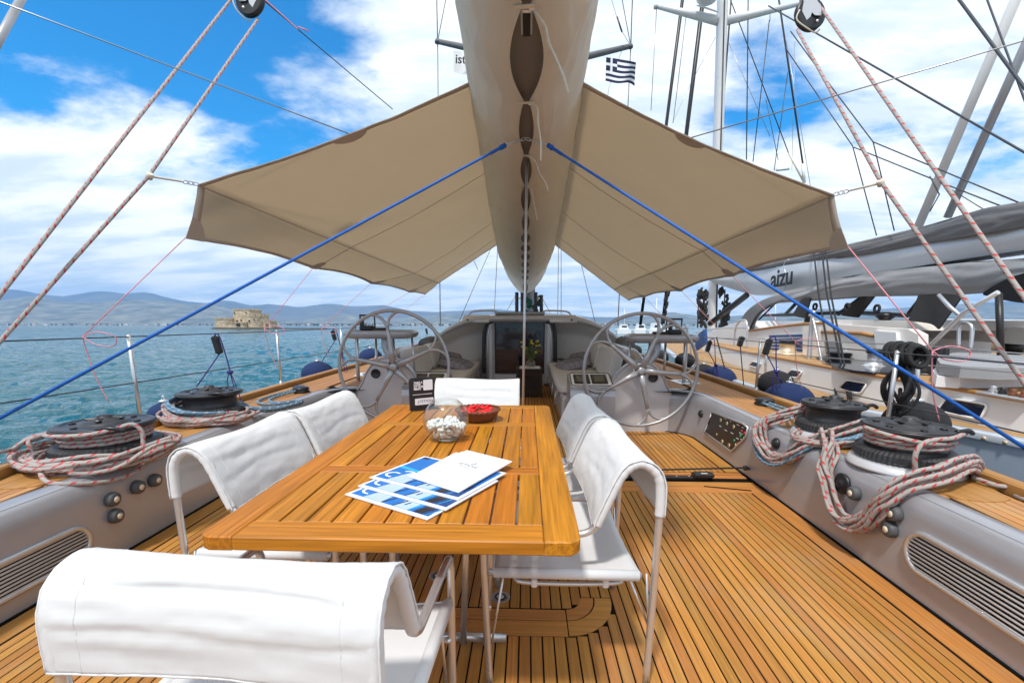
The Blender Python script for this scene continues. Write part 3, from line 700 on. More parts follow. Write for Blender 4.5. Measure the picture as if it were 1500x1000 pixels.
# trestles: steel tubes
for y in (1.62, 2.42):
    for x in (-0.42, -0.30, 0.0, -0.02+0.12):
        mb = MB(); mb.tube([(x*0.9-0.03, y, 0.03), (x, y, TZ-TH)], 0.013, 10); mb.build('leg', 'steel', tb)
    mb = MB(); mb.tube([(-0.62, y+0.03, 0.035), (0.14, y+0.03, 0.035)], 0.017, 12); mb.build('foot_bar', 'steel', tb)
    mb = MB(); mb.tube([(-0.5, y, TZ-TH-0.02), (0.2, y, TZ-TH-0.02)], 0.014, 10); mb.build('top_bar', 'steel_satin', tb)

# ================================================================== folding director chairs
def chair(loc, rz, label, seed, sag=0.02, lift=0.0, w=0.60):
    rr = random.Random(seed); t = thing('folding_chair', label, 'chair', loc, rz, 'white canvas chairs round the table')
    hw = w/2; sq = lambda z: z if z < 0.655 or z > 1.2 else 0.655+(z-0.655)*0.81
    side = [(-0.275, 0.0), (-0.285, 0.40), (-0.29, 0.70), (-0.285, 0.80), (-0.262, 0.855), (-0.222, 0.882), (-0.185, 0.868), (-0.155, 0.825), (-0.125, 0.745), (-0.098, 0.665), (-0.078, 0.618), (-0.045, 0.592), (0.0, 0.586), (0.12, 0.59), (0.24, 0.592), (0.285, 0.585), (0.305, 0.555), (0.308, 0.5), (0.300, 0.25), (0.29, 0.0)]
    side = [(y, sq(z)) for y, z in side]
    for s in (-1, 1):
        mb = MB(); mb.tube(smooth([(s*hw, y, z) for y, z in side], 4), 0.0125, 10); mb.build('frame_tube', 'steel', t, world=False)
        mb = MB(); mb.tube([(s*(hw-0.005), -0.24, 0.43), (s*(hw-0.005), 0.29, 0.44)], 0.0125, 8); mb.build('seat_rail', 'steel', t, world=False)
        for a_, b2_ in (((-0.262, 0.43), (-0.286, 0.16)), ((0.24, 0.42), (0.292, 0.10)), ((-0.2, 0.42), (-0.282, 0.22))):
            mb = MB(); mb.tube([(s*(hw-0.019), *a_), (s*(hw-0.019), *b2_)], 0.0045, 6); mb.build('strut', 'steel', t, world=False)
        for c2_ in ((0.293, 0.30), (-0.283, 0.22)):
            mb = MB(); mb.lathe([(0.009, -0.012), (0.011, 0), (0.009, 0.012)], (s*(hw-0.012), *c2_), 8, axis=(1,0,0)); mb.build('bolt', 'steel', t, world=False)
        mb = MB(); mb.tube(smooth([(s*0.02, -0.19, 0.40), (s*(hw-0.1), -0.19, 0.375), (s*(hw-0.07), -0.15, 0.36), (s*(hw-0.07), 0.15, 0.36), (s*(hw-0.1), 0.20, 0.375), (s*0.02, 0.2, 0.40)], 5), 0.0095, 8); mb.build('under_bar', 'steel_satin', t, world=False)
        for yy in (-0.13, 0.13):
            mb = MB(); mb.box((s*(hw-0.07), yy, 0.362), (0.026, 0.022, 0.034), bev=0.004); mb.build('clip', 'white_paint', t, world=False)
    # back cover: a sleeve of canvas over the two arches, hanging down both sides
    prof = smooth([(-0.303, 0.655), (-0.304, 0.74), (-0.300, 0.805), (-0.276, 0.868), (-0.224, 0.899), (-0.174, 0.882), (-0.142, 0.832), (-0.112, 0.752), (-0.086, 0.676), (-0.066, 0.612)], 5)
    prof = [(p[0], p[1]) for p in [(q.x, q.y) for q in [Vector((a, b_, 0)) for a, b_ in [(v.x, v.y) for v in [Vector((q_[0], q_[1], 0)) for q_ in prof]]]]]
    prof = [(y, sq(z)) for y, z in prof]; npf = len(prof)-1; ph = [rr.uniform(0, 6.28) for _ in range(8)]
    def fn(u, v):
        i = v*npf; a = int(min(i, npf-1)); f = i-a; y = lerp(prof[a][0], prof[a+1][0], f); z = lerp(prof[a][1], prof[a+1][1], f)
        x = (u*2-1)*(hw+0.014); e = 1-abs(u*2-1)**3; top = math.exp(-((v-0.42)/0.2)**2)
        mid = math.sin(math.pi*u)
        z -= sag*0.35*mid*top + 0.006*e*math.sin(5*u+ph[0])*top
        # shallow horizontal creases running between the posts
        cr = 0
        for k, (vc, am, wd) in enumerate(((0.09, 0.008, 0.022), (0.17, 0.012, 0.02), (0.255, 0.010, 0.02), (0.33, 0.006, 0.022), (0.62, 0.008, 0.03), (0.73, 0.011, 0.025), (0.84, 0.009, 0.022))):
            c0 = vc+0.035*math.sin(2.2*u+ph[k % 8])+0.012*math.sin(7*u+ph[(k+1) % 8])
            cr += am*(1.7 if seed == 11 else 0.6)*math.exp(-((v-c0)/wd)**2)*e*(0.55+0.45*math.sin(3.1*u+ph[(k+3) % 8]))
        cr += 0.0035*e*nz(u*7+seed, v*16)+0.0016*nz(u*30, v*40, seed)
        d = (0.014*mid*e+cr)
        y += d*max(-1, min(1, (0.42-v)/0.10))
        # gathers where the cloth grips the tube
        g = max(0, abs(u*2-1)-0.86)/0.14
        z += 0.001*g*math.sin(v*70+ph[2]); x += 0.0007*math.sin(v*90)*g*(1 if u > .5 else -1)
        return (x, y, z+lift)
    mb = MB(); mb.grid(fn, 56, 56)
    bc = mb.build('back_cover', 'white_cloth', t, world=False, solid=0.003)
    # the sleeve drawn over each tube, gathered round the bend
    for s in (-1, 1):
        pts_ = smooth([(s*hw, -0.2888, 0.655)]+[(s*hw, y, z) for y, z in side[2:11]], 5); nn_ = len(pts_)
        mb = MB(); mb.tube(pts_, [0.0165+0.0012*math.sin(i_*2.1+seed)*(1 if 10 < i_ < 34 else 0.3) for i_ in range(nn_)], 12); mb.build('sleeve', 'white_cloth', bc, world=False)
    # rolled hems along the two lower edges and side seams
    for v, o_ in ((0.0, -1), (1.0, 1)):
        mb = MB(); mb.tube([Vector(fn(k/40, v))+Vector((0, 0, 0.0)) for k in range(41)], 0.0032, 6); mb.build('hem', 'white_cloth', bc, world=False)
    for u in (0.0, 1.0): mb = MB(); mb.tube([Vector(fn(u, k/40)) for k in range(41)], 0.0028, 6); mb.build('seam', 'white_cloth', bc, world=False)
    for u in (0.11, 0.89): mb = MB(); mb.tube([Vector(fn(u, k/60))+Vector((0, -0.0012 if k/60 < .42 else 0.0012, 0.0008)) for k in range(61)], 0.0010, 4); mb.build('stitching', 'white_cloth', bc, world=False)
    # seat
    def sf(u, v):
        x = (u*2-1)*(hw+0.002); y = lerp(-0.235, 0.278, v); e = math.sin(math.pi*u)
        return (x, y, 0.446-0.028*e+0.002*nz(u*6, v*6, seed)+0.004*math.sin(v*9+u*3)*e*0.4)
    mb = MB(); mb.grid(sf, 24, 20); st = mb.build('seat', 'white_cloth', t, world=False, solid=0.003)
    mb = MB()
    for s in (-1, 1): mb.tube([(s*(hw-0.005), -0.232, 0.4305), (s*(hw-0.005), 0.275, 0.4395)], 0.0185, 12)
    mb.tube([(x_, 0.278, 0.446-0.028*math.sin(math.pi*(x_+hw)/(2*hw))) for x_ in [lerp(-hw, hw, k/20) for k in range(21)]], 0.004, 6)
    mb.build('seat_sleeve', 'white_cloth', st, world=False)
    return t
chair((-0.345, 1.015, 0), R(-3), 'nearest white canvas chair at the head of the table, seen from behind', 11, sag=0.01, w=0.625)
chair((-0.785, 1.855, 0), R(-92), 'white canvas chair on the left side of the table, nearer of the two', 23)
chair((-0.735, 2.50, 0), R(-93), 'white canvas chair on the left side of the table, beside the steering wheel end', 37)
chair((0.375, 1.76, 0), R(91), 'white canvas chair on the right side of the table, nearer of the two', 41)
chair((0.345, 2.44, 0), R(92), 'white canvas chair on the right side of the table, half hidden behind the nearer one', 53)
chair((-0.155, 3.20, 0), R(180), 'white canvas chair at the far head of the table, facing the camera', 67, sag=0.012)
# ================================================================== things on the table
# glass bowl of pebbles
bw = thing('glass_bowl', 'round fishbowl of clear glass on the table', 'bowl', (-0.165, 2.10, TZ))
Rb = 0.108; prof = []
zc_ = Rb*0.90
for k in range(19):
    a = -math.pi/2+0.45+(math.pi-0.45-0.62)*k/18; prof.append((Rb*math.cos(a), zc_+Rb*math.sin(a)))
inner = [(max(0, r-0.0028), z+0.001) for r, z in prof]
mb = MB(); full = [(0, prof[0][1])]+prof+[(prof[-1][0]-0.001, prof[-1][1]+0.0025)]+inner[::-1]+[(0, inner[0][1]+0.003)]
mb.lathe(full, (-0.165, 2.10, TZ+0.0005-prof[0][1]), 40); mb.build('glass_wall', 'glass', bw)
mb = MB(); rp = random.Random(5); zb = TZ-prof[0][1]
ico = [(math.cos(a)*math.cos(e), math.sin(a)*math.cos(e), math.sin(e)) for e in (-1.0, -0.35, 0.35, 1.0) for a in [2*math.pi*k/7+e for k in range(7)]]
def blob(mb, c, rx, ry, rz_, rot, mi=0, rnd=rp):
    q = Matrix.Rotation(rot, 3, 'Z') @ Matrix.Rotation(rnd.uniform(-.7, .7), 3, 'X')
    pts = [(0,0,-1)]+ico+[(0,0,1)]
    vs = [Vector(c)+q @ Vector((p[0]*rx*(1+rnd.uniform(-.1, .1)), p[1]*ry*(1+rnd.uniform(-.1, .1)), p[2]*rz_)) for p in pts]
    fs = [(0, 1+(k+1) % 7, 1+k) for k in range(7)]+[(1+i*7+k, 1+i*7+(k+1) % 7, 1+(i+1)*7+(k+1) % 7, 1+(i+1)*7+k) for i in range(3) for k in range(7)]+[(29, 22+k, 22+(k+1) % 7) for k in range(7)]
    mb.add(vs, fs, mi, True)
cnt = 0
while cnt < 330:
    x, y, z = rp.uniform(-Rb, Rb), rp.uniform(-Rb, Rb), rp.uniform(0.012, 0.095)
    top = 0.094-0.30*abs(x+0.01)*0.6+0.01*math.sin(x*60)
    if z > top: continue
    if math.sqrt(x*x+y*y+(z-zc_)**2) > Rb-0.0165 or z < 0.018: continue
    s = rp.uniform(0.009, 0.0135); blob(mb, (-0.165+x, 2.10+y, zb+z), s*1.15, s, s*0.85, rp.uniform(0, 6)); cnt += 1
mb.build('white_pebbles', 'pebble', label='heap of white pebbles in the lower half of the glass bowl', kind='stuff')
# basket of red wraps
bk = thing('wicker_basket', 'shallow red brown wicker basket behind the glass bowl', 'basket', (-0.06, 2.52, TZ))
mb = MB(); nn = 72
def weave(r, h, k, i): return r+0.0022*(1 if (k//2+i) % 2 else -1)
mb.lathe([(0.085, 0.002)]+[(0.086+0.038*(j/8)**0.8, 0.004+0.056*j/8) for j in range(9)], (-0.06, 2.52, TZ), nn, mod=lambda r, h, k, i: r+0.0024*(1 if (k//3+i) % 2 else -1))
mb.lathe([(0.115, 0.058), (0.08, 0.01), (0, 0.008)], (-0.06, 2.52, TZ), 36); mb.build('woven_side', 'basket', bk)
mb = MB()
for o_ in (0, math.pi):
    mb.tube([(-0.06+(0.124+0.003*math.cos(14*a+o_))*math.cos(a), 2.52+(0.124+0.003*math.cos(14*a+o_))*math.sin(a), TZ+0.062+0.004*math.sin(14*a+o_)) for a in [2*math.pi*k/120 for k in range(120)]], 0.0042, 6, closed=True)
mb.build('plaited_rim', 'basket', bk)
mb = MB()
for k in range(46):
    a = rp.uniform(0, 6.28); r_ = 0.098*math.sqrt(rp.random()); s = rp.uniform(0.014, 0.022)
    blob(mb, (-0.06+r_*math.cos(a), 2.52+r_*math.sin(a), TZ+0.052+rp.uniform(0, 0.014)+(0.012 if r_ < .05 else 0)), s, s*0.8, s*0.45, a)
mb.build('red_sweets', 'red', label='red foil wrapped sweets filling the wicker basket', kind='stuff')
# sign holder
sg0 = Vector((-0.505, 2.745, TZ)); sg1 = Vector((-0.370, 2.835, TZ)); ux = (sg1-sg0); SWd = ux.length; ux.normalize(); uz = Vector((0, 0, 1)); un = ux.cross(uz)
sg = thing('table_sign', 'small black table sign with white lettering and a white badge', 'sign', (sg0+sg1)/2)
HS = 0.205; outl = rounded(0, SWd, 0, HS, (0.006, 0.006, 0.02, 0.02), 5); lean = Vector((0, 0, 0))
P_ = lambda a, h, d=0: sg0+ux*a+uz*h+un*d
mb = MB(); mb.prism([P_(a, h, 0.0) for a, h in outl], un*-0.012); mb.build('plate', 'black', sg)
mb = MB(); mb.box((sg0+sg1)/2+Vector((0.01, 0.02, 0.004)), (SWd, 0.06, 0.008), rz=math.atan2(ux.y, ux.x)); mb.build('foot', 'black', sg)
mb = MB(); mb.prism([P_(a, h, 0.0015) for a, h in rounded(SWd*0.55, SWd*0.93, HS*0.60, HS*0.92, (0.006,)*4, 3)], un*-0.002); mb.build('white_label', 'paper', sg)
mb = MB(); mb.prism([P_(a, h, 0.0015) for a, h in rounded(SWd*0.20, SWd*0.95, HS*0.16, HS*0.36, (0.004,)*4, 3)], un*-0.002); mb.build('white_label', 'paper', sg)
for k, tx_ in enumerate(('TAKE A', 'LOOK', 'AT OUR', 'MENU')):
    text('lettering', tx_, 0.0165, 'white_ink', basis(P_(SWd*0.17, HS*(0.845-0.065*k), 0.001), ux, uz), sg, align='LEFT', bold=0.0006)
mb = MB()
for k in range(9): mb.prism([P_(a, h, 0.0012) for a, h in ((SWd*(0.12+0.088*k), HS*0.475), (SWd*(0.195+0.088*k), HS*0.475), (SWd*(0.195+0.088*k), HS*0.49), (SWd*(0.12+0.088*k), HS*0.49))], un*-0.001)
mb.build('small_print', 'white_ink', sg)
text('lettering', 'ISTION', 0.024, 'p_navy', basis(P_(SWd*0.66, HS*0.265, 0.002), ux, uz), sg, spacing=1.1)
def crescent(c, ax, ay, r, matn, parent, nrm_, name='logo'):
    mb = MB(); poly = []
    for k in range(13): a = R(-100+150*k/12); poly.append(Vector(c)+ax*(r*math.cos(a))+ay*(r*math.sin(a)))
    for k in range(12, -1, -1): a = R(-100+150*k/12); poly.append(Vector(c)+ax*(r*0.72*math.cos(a)-r*0.05)+ay*(r*0.86*math.sin(a)+r*0.1))
    mb.prism(poly, nrm_*0.0006); return mb.build(name, matn, parent)
crescent(P_(SWd*0.30, HS*0.265, 0.0016), ux, uz, 0.011, 'p_navy', sg, un)
# brochures: three blue covered ones fanned, a pile of white ones on top
def flat(parent, name, O, ax, ay, pts, z, matn, th=0.0003):
    mb = MB(); mb.prism([Vector((O.x+ax.x*a+ay.x*b_, O.y+ax.y*a+ay.y*b_, z)) for a, b_ in pts], (0, 0, th)); return mb.build(name, matn, parent)
def brochure(O, z, ang, label, w=0.36, h=0.29, pages=0.0035):
    t = thing('brochure', label, 'brochure', (O[0], O[1], z), group='blue covered brochures on the table')
    ax = Vector((math.cos(ang), math.sin(ang), 0)); ay = Vector((-math.sin(ang), math.cos(ang), 0)); O = Vector((O[0], O[1], 0))
    flat(t, 'pages', O, ax, ay, [(0,0), (w,0), (w,h), (0,h)], z, 'paper', pages)
    Z = z+pages+0.0002; b0 = 0.012
    flat(t, 'cover_print', O, ax, ay, [(b0,b0+0.004), (w-b0,b0+0.004), (w-b0,h-b0), (b0,h-b0)], Z, 'p_blue')
    Z += 0.0004
    flat(t, 'print_field', O, ax, ay, [(0.07,b0+0.005), (0.15,b0+0.005), (0.15,0.10), (0.10,0.125)], Z, 'p_light')
    flat(t, 'print_field', O, ax, ay, [(0.205,b0+0.005), (0.262,b0+0.005), (0.285,0.12), (0.215,0.12)], Z, 'p_light')
    flat(t, 'print_field', O, ax, ay, [(0.012,0.155), (0.012,0.135), (w-0.1,0.11), (w-0.1,0.115)], Z, 'p_cyan')
    flat(t, 'print_field', O, ax, ay, [(0.285,b0+0.005), (w-b0,b0+0.005), (w-b0,0.12), (0.30,0.12)], Z, 'p_navy')
    Z += 0.0004
    for (xa, xb, m_) in ((0.15, 0.157, 'p_dark'), (0.198, 0.205, 'p_dark'), (0.262, 0.268, 'p_cyan'), (0.285, 0.318, 'p_dark'), (0.335, 0.338, 'p_cyan')):
        flat(t, 'print_stripe', O, ax, ay, [(xa,b0+0.006), (xb,b0+0.006), (xb+0.016,0.062), (xb+0.014,0.118), (xa+0.014,0.118), (xa+0.016,0.062)], Z, m_)
    flat(t, 'print_stripe', O, ax, ay, [(0.228,0.04), (0.234,0.04), (0.24,0.062), (0.234,0.062)], Z, 'p_dark')
    # white looped monogram
    mb = MB()
    def ring_(cx_, cy_, r_, a0, a1, wd=0.004):
        n = 14; poly = []
        for k in range(n+1): a = R(a0+(a1-a0)*k/n); poly.append((cx_+(r_+wd)*math.cos(a)*1.25, cy_+(r_+wd)*math.sin(a)))
        for k in range(n, -1, -1): a = R(a0+(a1-a0)*k/n); poly.append((cx_+(r_-wd)*math.cos(a)*1.25, cy_+(r_-wd)*math.sin(a)))
        for k in range(n):
            q = [poly[k], poly[k+1], poly[2*n-k], poly[2*n+1-k]]
            mb.add([Vector((O.x+ax.x*a+ay.x*b_, O.y+ax.y*a+ay.y*b_, Z+0.0003)) for a, b_ in q], [(0, 1, 2, 3)])
    ring_(0.055, 0.062, 0.022, 60, 290); ring_(0.092, 0.098, 0.02, -60, 150)
    mb.build('logo', 'white_ink', t)
    mb = MB()
    for k in range(4):
        q = [(0.085+0.011*k, 0.035), (0.0865+0.011*k, 0.035), (0.0865+0.011*k, 0.08), (0.085+0.011*k, 0.08)]
        mb.add([Vector((O.x+ax.x*a+ay.x*b_, O.y+ax.y*a+ay.y*b_, Z+0.0006)) for a, b_ in q], [(0,1,2,3)])
    mb.build('print_lines', 'white_ink', t)
    flat(t, 'print_tag', O, ax, ay, [(0.015,h-0.03), (0.045,h-0.03), (0.045,h-b0), (0.015,h-b0)], Z, 'p_dark')
    return t
A0 = R(-29.8)
def bpt(px, py, z): v = at(px, py, z=z); return (v.x, v.y)
brochure(bpt(505, 723, .745), TZ+0.0008, A0, 'lowest of the three blue covered brochures fanned on the table')
brochure(bpt(524, 710, .752), TZ+0.0065, A0+R(0.6), 'middle one of the three blue covered brochures fanned on the table', w=0.385)
brochure(bpt(541, 698, .757), TZ+0.012, A0+R(1), 'topmost blue covered brochure with the black tag at its far corner', w=0.395)
def paperq(c0, c1, c2, c3, z, label, logo=False):
    pts = [at(*p, z=z) for p in (c0, c1, c2, c3)]
    t = thing('booklet', label, 'booklet', (pts[0].x, pts[0].y, z), group='white booklets on the table')
    mb = MB(); mb.prism([Vector((p.x, p.y, z)) for p in pts], (0, 0, 0.0035)); mb.build('pages', 'paper', t)
    if logo:
        ax = (pts[1]-pts[0]); ay = (pts[3]-pts[0]); c = pts[0]+ax*0.5+ay*0.55; ax.z = 0; ay.z = 0; c.z = z+0.0037
        b_ = basis(c, (pts[2]-pts[3]).normalized(), ay)
        axn = b_.col[0].xyz; ayn = b_.col[1].xyz
        text('lettering', 'ISTION', 0.026, 'ink', basis(c-ayn*0.012, axn, ayn), t, extrude=0.0002, spacing=1.15)
        text('lettering', 'YACHTING', 0.009, 'ink', basis(c-ayn*0.034, axn, ayn), t, extrude=0.0002, spacing=1.3)
        crescent(c+ayn*0.020, axn, ayn, 0.013, 'p_navy', t, Vector((0,0,1)))
    return t
paperq((600,699), (672,722), (737,684), (668,663), 0.7585, 'lowest booklet of the white pile lying on the blue brochures')
paperq((608,695), (680,717), (745,680), (677,662), 0.7625, 'middle booklet of the white pile lying on the blue brochures')
paperq((617,691), (687,712.5), (750.5,676.5), (684,660), 0.7665, 'top white booklet with a small dark crest and lettering', True)
# ================================================================== winches
def winch(loc, label, r=0.24, h=0.27, tilt=0):
    x, y = loc; z = 0.486
    t = thing('winch', label, 'winch', (x, y, z), group='big black winches beside the cockpit'); q = h/0.265
    mb = MB(); mb.lathe([(r*1.22, 0), (r*1.22, 0.012*q), (r*1.15, 0.035*q), (r*1.0, 0.055*q), (r*0.9, 0.057*q)], (x, y, z), 48); mb.build('base', 'silver_light', t)
    mb = MB(); n = 120
    mb.lathe([(r*0.86, 0.055*q), (r*1.06, 0.06*q), (r*1.10, 0.07*q), (r*1.08, 0.105*q), (r*0.98, 0.122*q), (r*0.84, 0.132*q)], (x, y, z), n, mod=lambda rr, hh, k, i: rr*(0.975 if (k % 2 and 1 <= i <= 4) else 1), smooth=False)
    mb.build('ribbed_skirt', 'winch', t)
    mb = MB(); pr = [(r*0.84, 0.125*q), (r*0.80, 0.14*q), (r*0.79, h-0.06), (r*0.83, h-0.042), (r*0.97, h-0.028), (r*1.0, h-0.018), (r*0.99, h-0.008)]
    mb.lathe(pr, (x, y, z), 48); mb.build('drum', 'winch', t)
    mb = MB(); mb.lathe([(r*0.99, h-0.008), (r*0.93, h), (r*0.84, h+0.002), (r*0.82, h-0.004), (r*0.50, h-0.004), (r*0.48, h+0.006), (r*0.40, h+0.012), (r*0.33, h+0.012), (r*0.31, h+0.022), (r*0.17, h+0.026), (r*0.15, h+0.042), (r*0.10, h+0.046), (0, h+0.046)], (x, y, z), 48)
    tp = mb.build('top_plate', 'winch', t)
    for k in range(6):
        a = k*math.pi/3+0.3; mb = MB(); mb.lathe([(0.016, h-0.0035), (0.017, h+0.0035), (0.009, h+0.0045), (0.008, h)], (x+r*0.66*math.cos(a), y+r*0.66*math.sin(a), z), 12); mb.build('bolt', 'black', tp)
    for k in range(4):
        a = k*math.pi/2+0.4; mb = MB(); mb.box((x+r*0.25*math.cos(a), y+r*0.25*math.sin(a), z+h+0.022), (0.07, 0.028, 0.014), rz=a, bev=0.005); mb.build('self_tailing_lug', 'black', tp)
    # stripper arm
    mb = MB(); mb.tube(smooth([(x+r*0.5, y-r*0.75, z+h-0.002), (x+r*0.8, y-r*0.72, z+h+0.006), (x+r*1.03, y-r*0.6, z+h-0.015)], 4), 0.012, 8); mb.build('feeder_arm', 'black', t)
    return t
WL1, WL2, WR1, WR2 = (-2.33, 2.60), (-2.40, 3.62), (2.345, 2.545), (2.36, 3.20)
winch(WL1, 'big black winch at the left edge with red flecked rope wound round its drum', 0.25, 0.205)
winch(WL2, 'second black winch on the left side deck, blue and grey rope at its foot', 0.24, 0.23)
winch(WR1, 'big black winch on the right side deck, nearest, with rope turns on its drum', 0.218, 0.24)
winch(WR2, 'second black winch on the right side deck behind the blue and grey hank', 0.20, 0.245)
# ------------------------------------------------------------------ ropes on the winches
rrn = random.Random(12)
def bundle(mb, path, n, spread, r, seed=0, closed=False, k=7, wander=1.0, mi=0, flat=1.0):
    rnd = random.Random(seed); P = smooth(path, k, closed); m = len(P)
    for j in range(n):
        a0 = 2*math.pi*j/n+rnd.uniform(-.5, .5); rad = spread*math.sqrt(rnd.uniform(0.15, 1)); tw = rnd.uniform(-1.2, 1.2)
        out_ = []
        for i, p in enumerate(P):
            q = P[min(i+1, m-1)] if not closed else P[(i+1) % m]; pr = P[i-1] if (i or closed) else P[0]
            t = (q-pr).normalized() if (q-pr).length > 1e-6 else Vector((1,0,0))
            sd_ = t.cross(Vector((0,0,1))); sd_ = sd_.normalized() if sd_.length > 1e-3 else Vector((1,0,0)); up_ = sd_.cross(t)
            a = a0+tw*math.sin(2*math.pi*i/m)*wander; rr_ = rad*(1+0.35*nz(i*0.11*wander, j*3.7, seed))
            out_.append(p+sd_*math.cos(a)*rr_+up_*math.sin(a)*rr_*flat)
        mb.tube(out_, r, 7, mi=mi, closed=closed)
def turns(mb, c, rad, z0, n, r, sp=None, seed=0, start=0):
    sp = sp or 2*r*1.02; pts = []
    N_ = int(n*40)
    for i in range(N_+1):
        a = start+2*math.pi*i/40; pts.append((c[0]+(rad+r)*math.cos(a), c[1]+(rad+r)*math.sin(a), z0+sp*i/40+0.001*math.sin(3*a+seed)))
    mb.tube(pts, r, 8)
    return pts[-1]
def loops(mb, c, rx, ry, z0, n, r, seed, dz=0.05, jit=0.06, ang=0, mi=0):
    rnd = random.Random(seed)
    for j in range(n):
        cx_, cy_ = c[0]+rnd.uniform(-jit, jit)*0.5, c[1]+rnd.uniform(-jit, jit)*0.5; fx_, fy_ = rx+rnd.uniform(-jit, jit)*0.6, ry+rnd.uniform(-jit, jit)*0.6
        p1_, p2_ = rnd.uniform(0, 6), rnd.uniform(0, 6); zz = z0+dz*j/n; pts = []
        for i in range(52):
            a = 2*math.pi*i/52; w_ = 1+0.035*math.sin(3*a+p1_)+0.02*math.sin(5*a+p2_)
            x, y = fx_*w_*math.cos(a), fy_*w_*math.sin(a)
            pts.append((cx_+x*math.cos(ang)-y*math.sin(ang), cy_+x*math.sin(ang)+y*math.cos(ang), zz+0.012*math.sin(2*a+p2_)+0.006*math.sin(5*a+p1_)))
        mb.tube(pts, r, 7, closed=True, mi=mi)
rr_ = 0.0118
# left near winch: turns, then a heaped coil round its foot with a lead going aft
mb = MB(); z_ = 0.486
turns(mb, WL1, 0.202, z_+0.110, 2.6, rr_, start=-2)
mb.tube(smooth([(WL1[0]-0.24, WL1[1]-0.08, z_+0.178), (WL1[0]-0.12, WL1[1]-0.24, z_+0.180), (WL1[0]+0.10, WL1[1]-0.245, z_+0.186), (WL1[0]+0.20, WL1[1]-0.17, z_+0.20), (WL1[0]+0.265, WL1[1]-0.11, z_+0.218), (WL1[0]+0.30, WL1[1]-0.09, z_+0.17), (WL1[0]+0.305, WL1[1]-0.10, z_+0.09), (WL1[0]+0.33, WL1[1]-0.14, z_+0.03)], 6), rr_, 8)
loops(mb, (WL1[0]+0.0, WL1[1]-0.05), 0.345, 0.33, z_+0.012, 11, rr_, 3, dz=0.055, jit=0.055)
loops(mb, (WL1[0]+0.02, WL1[1]-0.03), 0.315, 0.30, z_+0.035, 4, rr_, 14, dz=0.045, jit=0.04)
bundle(mb, [(WL1[0]-0.30, WL1[1]-0.02, z_+0.11), (WL1[0]-0.36, WL1[1]-0.10, z_+0.095), (WL1[0]-0.36, WL1[1]-0.18, z_+0.06), (WL1[0]-0.28, WL1[1]-0.24, z_+0.05)], 7, 0.045, rr_, 5)
bundle(mb, [(WL1[0]+0.16, WL1[1]-0.38, z_+0.05), (WL1[0]+0.28, WL1[1]-0.32, z_+0.06), (WL1[0]+0.36, WL1[1]-0.18, z_+0.07), (WL1[0]+0.40, WL1[1]-0.0, z_+0.09)], 6, 0.05, rr_, 8)
mb.tube(smooth([(WL1[0]-0.36, WL1[1]-0.2, z_+0.09), (-2.62, 2.2, 0.60), (-2.65, 2.0, 0.585), (-2.64, 1.6, 0.57)], 5), rr_, 7)
mb.tube(smooth([(WL1[0]+0.02, WL1[1]-0.42, z_+0.04), (WL1[0]+0.14, WL1[1]-0.50, 0.50), (WL1[0]+0.235, WL1[1]-0.46, 0.475), (WL1[0]+0.285, WL1[1]-0.32, 0.44), (WL1[0]+0.30, WL1[1]-0.16, 0.44), (WL1[0]+0.28, WL1[1]-0.05, 0.50)], 6), rr_, 7)
mb.build('rope_coil', 'rope_red', label='red flecked grey rope heaped round the foot of the winch at the left edge', cat='rope', group='coiled ropes on the winches')
# left far winch
mb = MB()
loops(mb, (WL2[0]+0.05, WL2[1]-0.10), 0.30, 0.27, z_+0.018, 7, rr_, 21, dz=0.06, jit=0.06)
bundle(mb, [(WL2[0]-0.22, WL2[1]+0.02, z_+0.17), (WL2[0]-0.24, WL2[1]-0.14, z_+0.13), (WL2[0]-0.08, WL2[1]-0.29, z_+0.08), (WL2[0]+0.16, WL2[1]-0.30, z_+0.05), (WL2[0]+0.33, WL2[1]-0.16, z_+0.04)], 8, 0.045, rr_, 4)
mb.build('rope_coil', 'rope_red', label='red flecked grey rope lying round the foot of the second winch on the left', cat='rope', group='coiled ropes on the winches')
mb = MB()
bundle(mb, [(WL2[0]-0.19, WL2[1]-0.02, z_+0.19), (WL2[0]-0.21, WL2[1]-0.2, z_+0.17), (WL2[0]-0.02, WL2[1]-0.32, z_+0.12), (WL2[0]+0.16, WL2[1]-0.31, z_+0.10), (WL2[0]+0.26, WL2[1]-0.22, z_+0.09)], 3, 0.02, rr_, 9)
bundle(mb, [(WL2[0]+0.20, WL2[1]+0.05, z_+0.10), (WL2[0]+0.30, WL2[1]+0.12, z_+0.05), (-2.02, 3.9, 0.51), (-1.96, 4.25, 0.505)], 4, 0.025, rr_, 19)
mb.build('rope_coil', 'rope_blue', label='blue grey rope laid over the coil at the second winch on the left', cat='rope', group='coiled ropes on the winches')
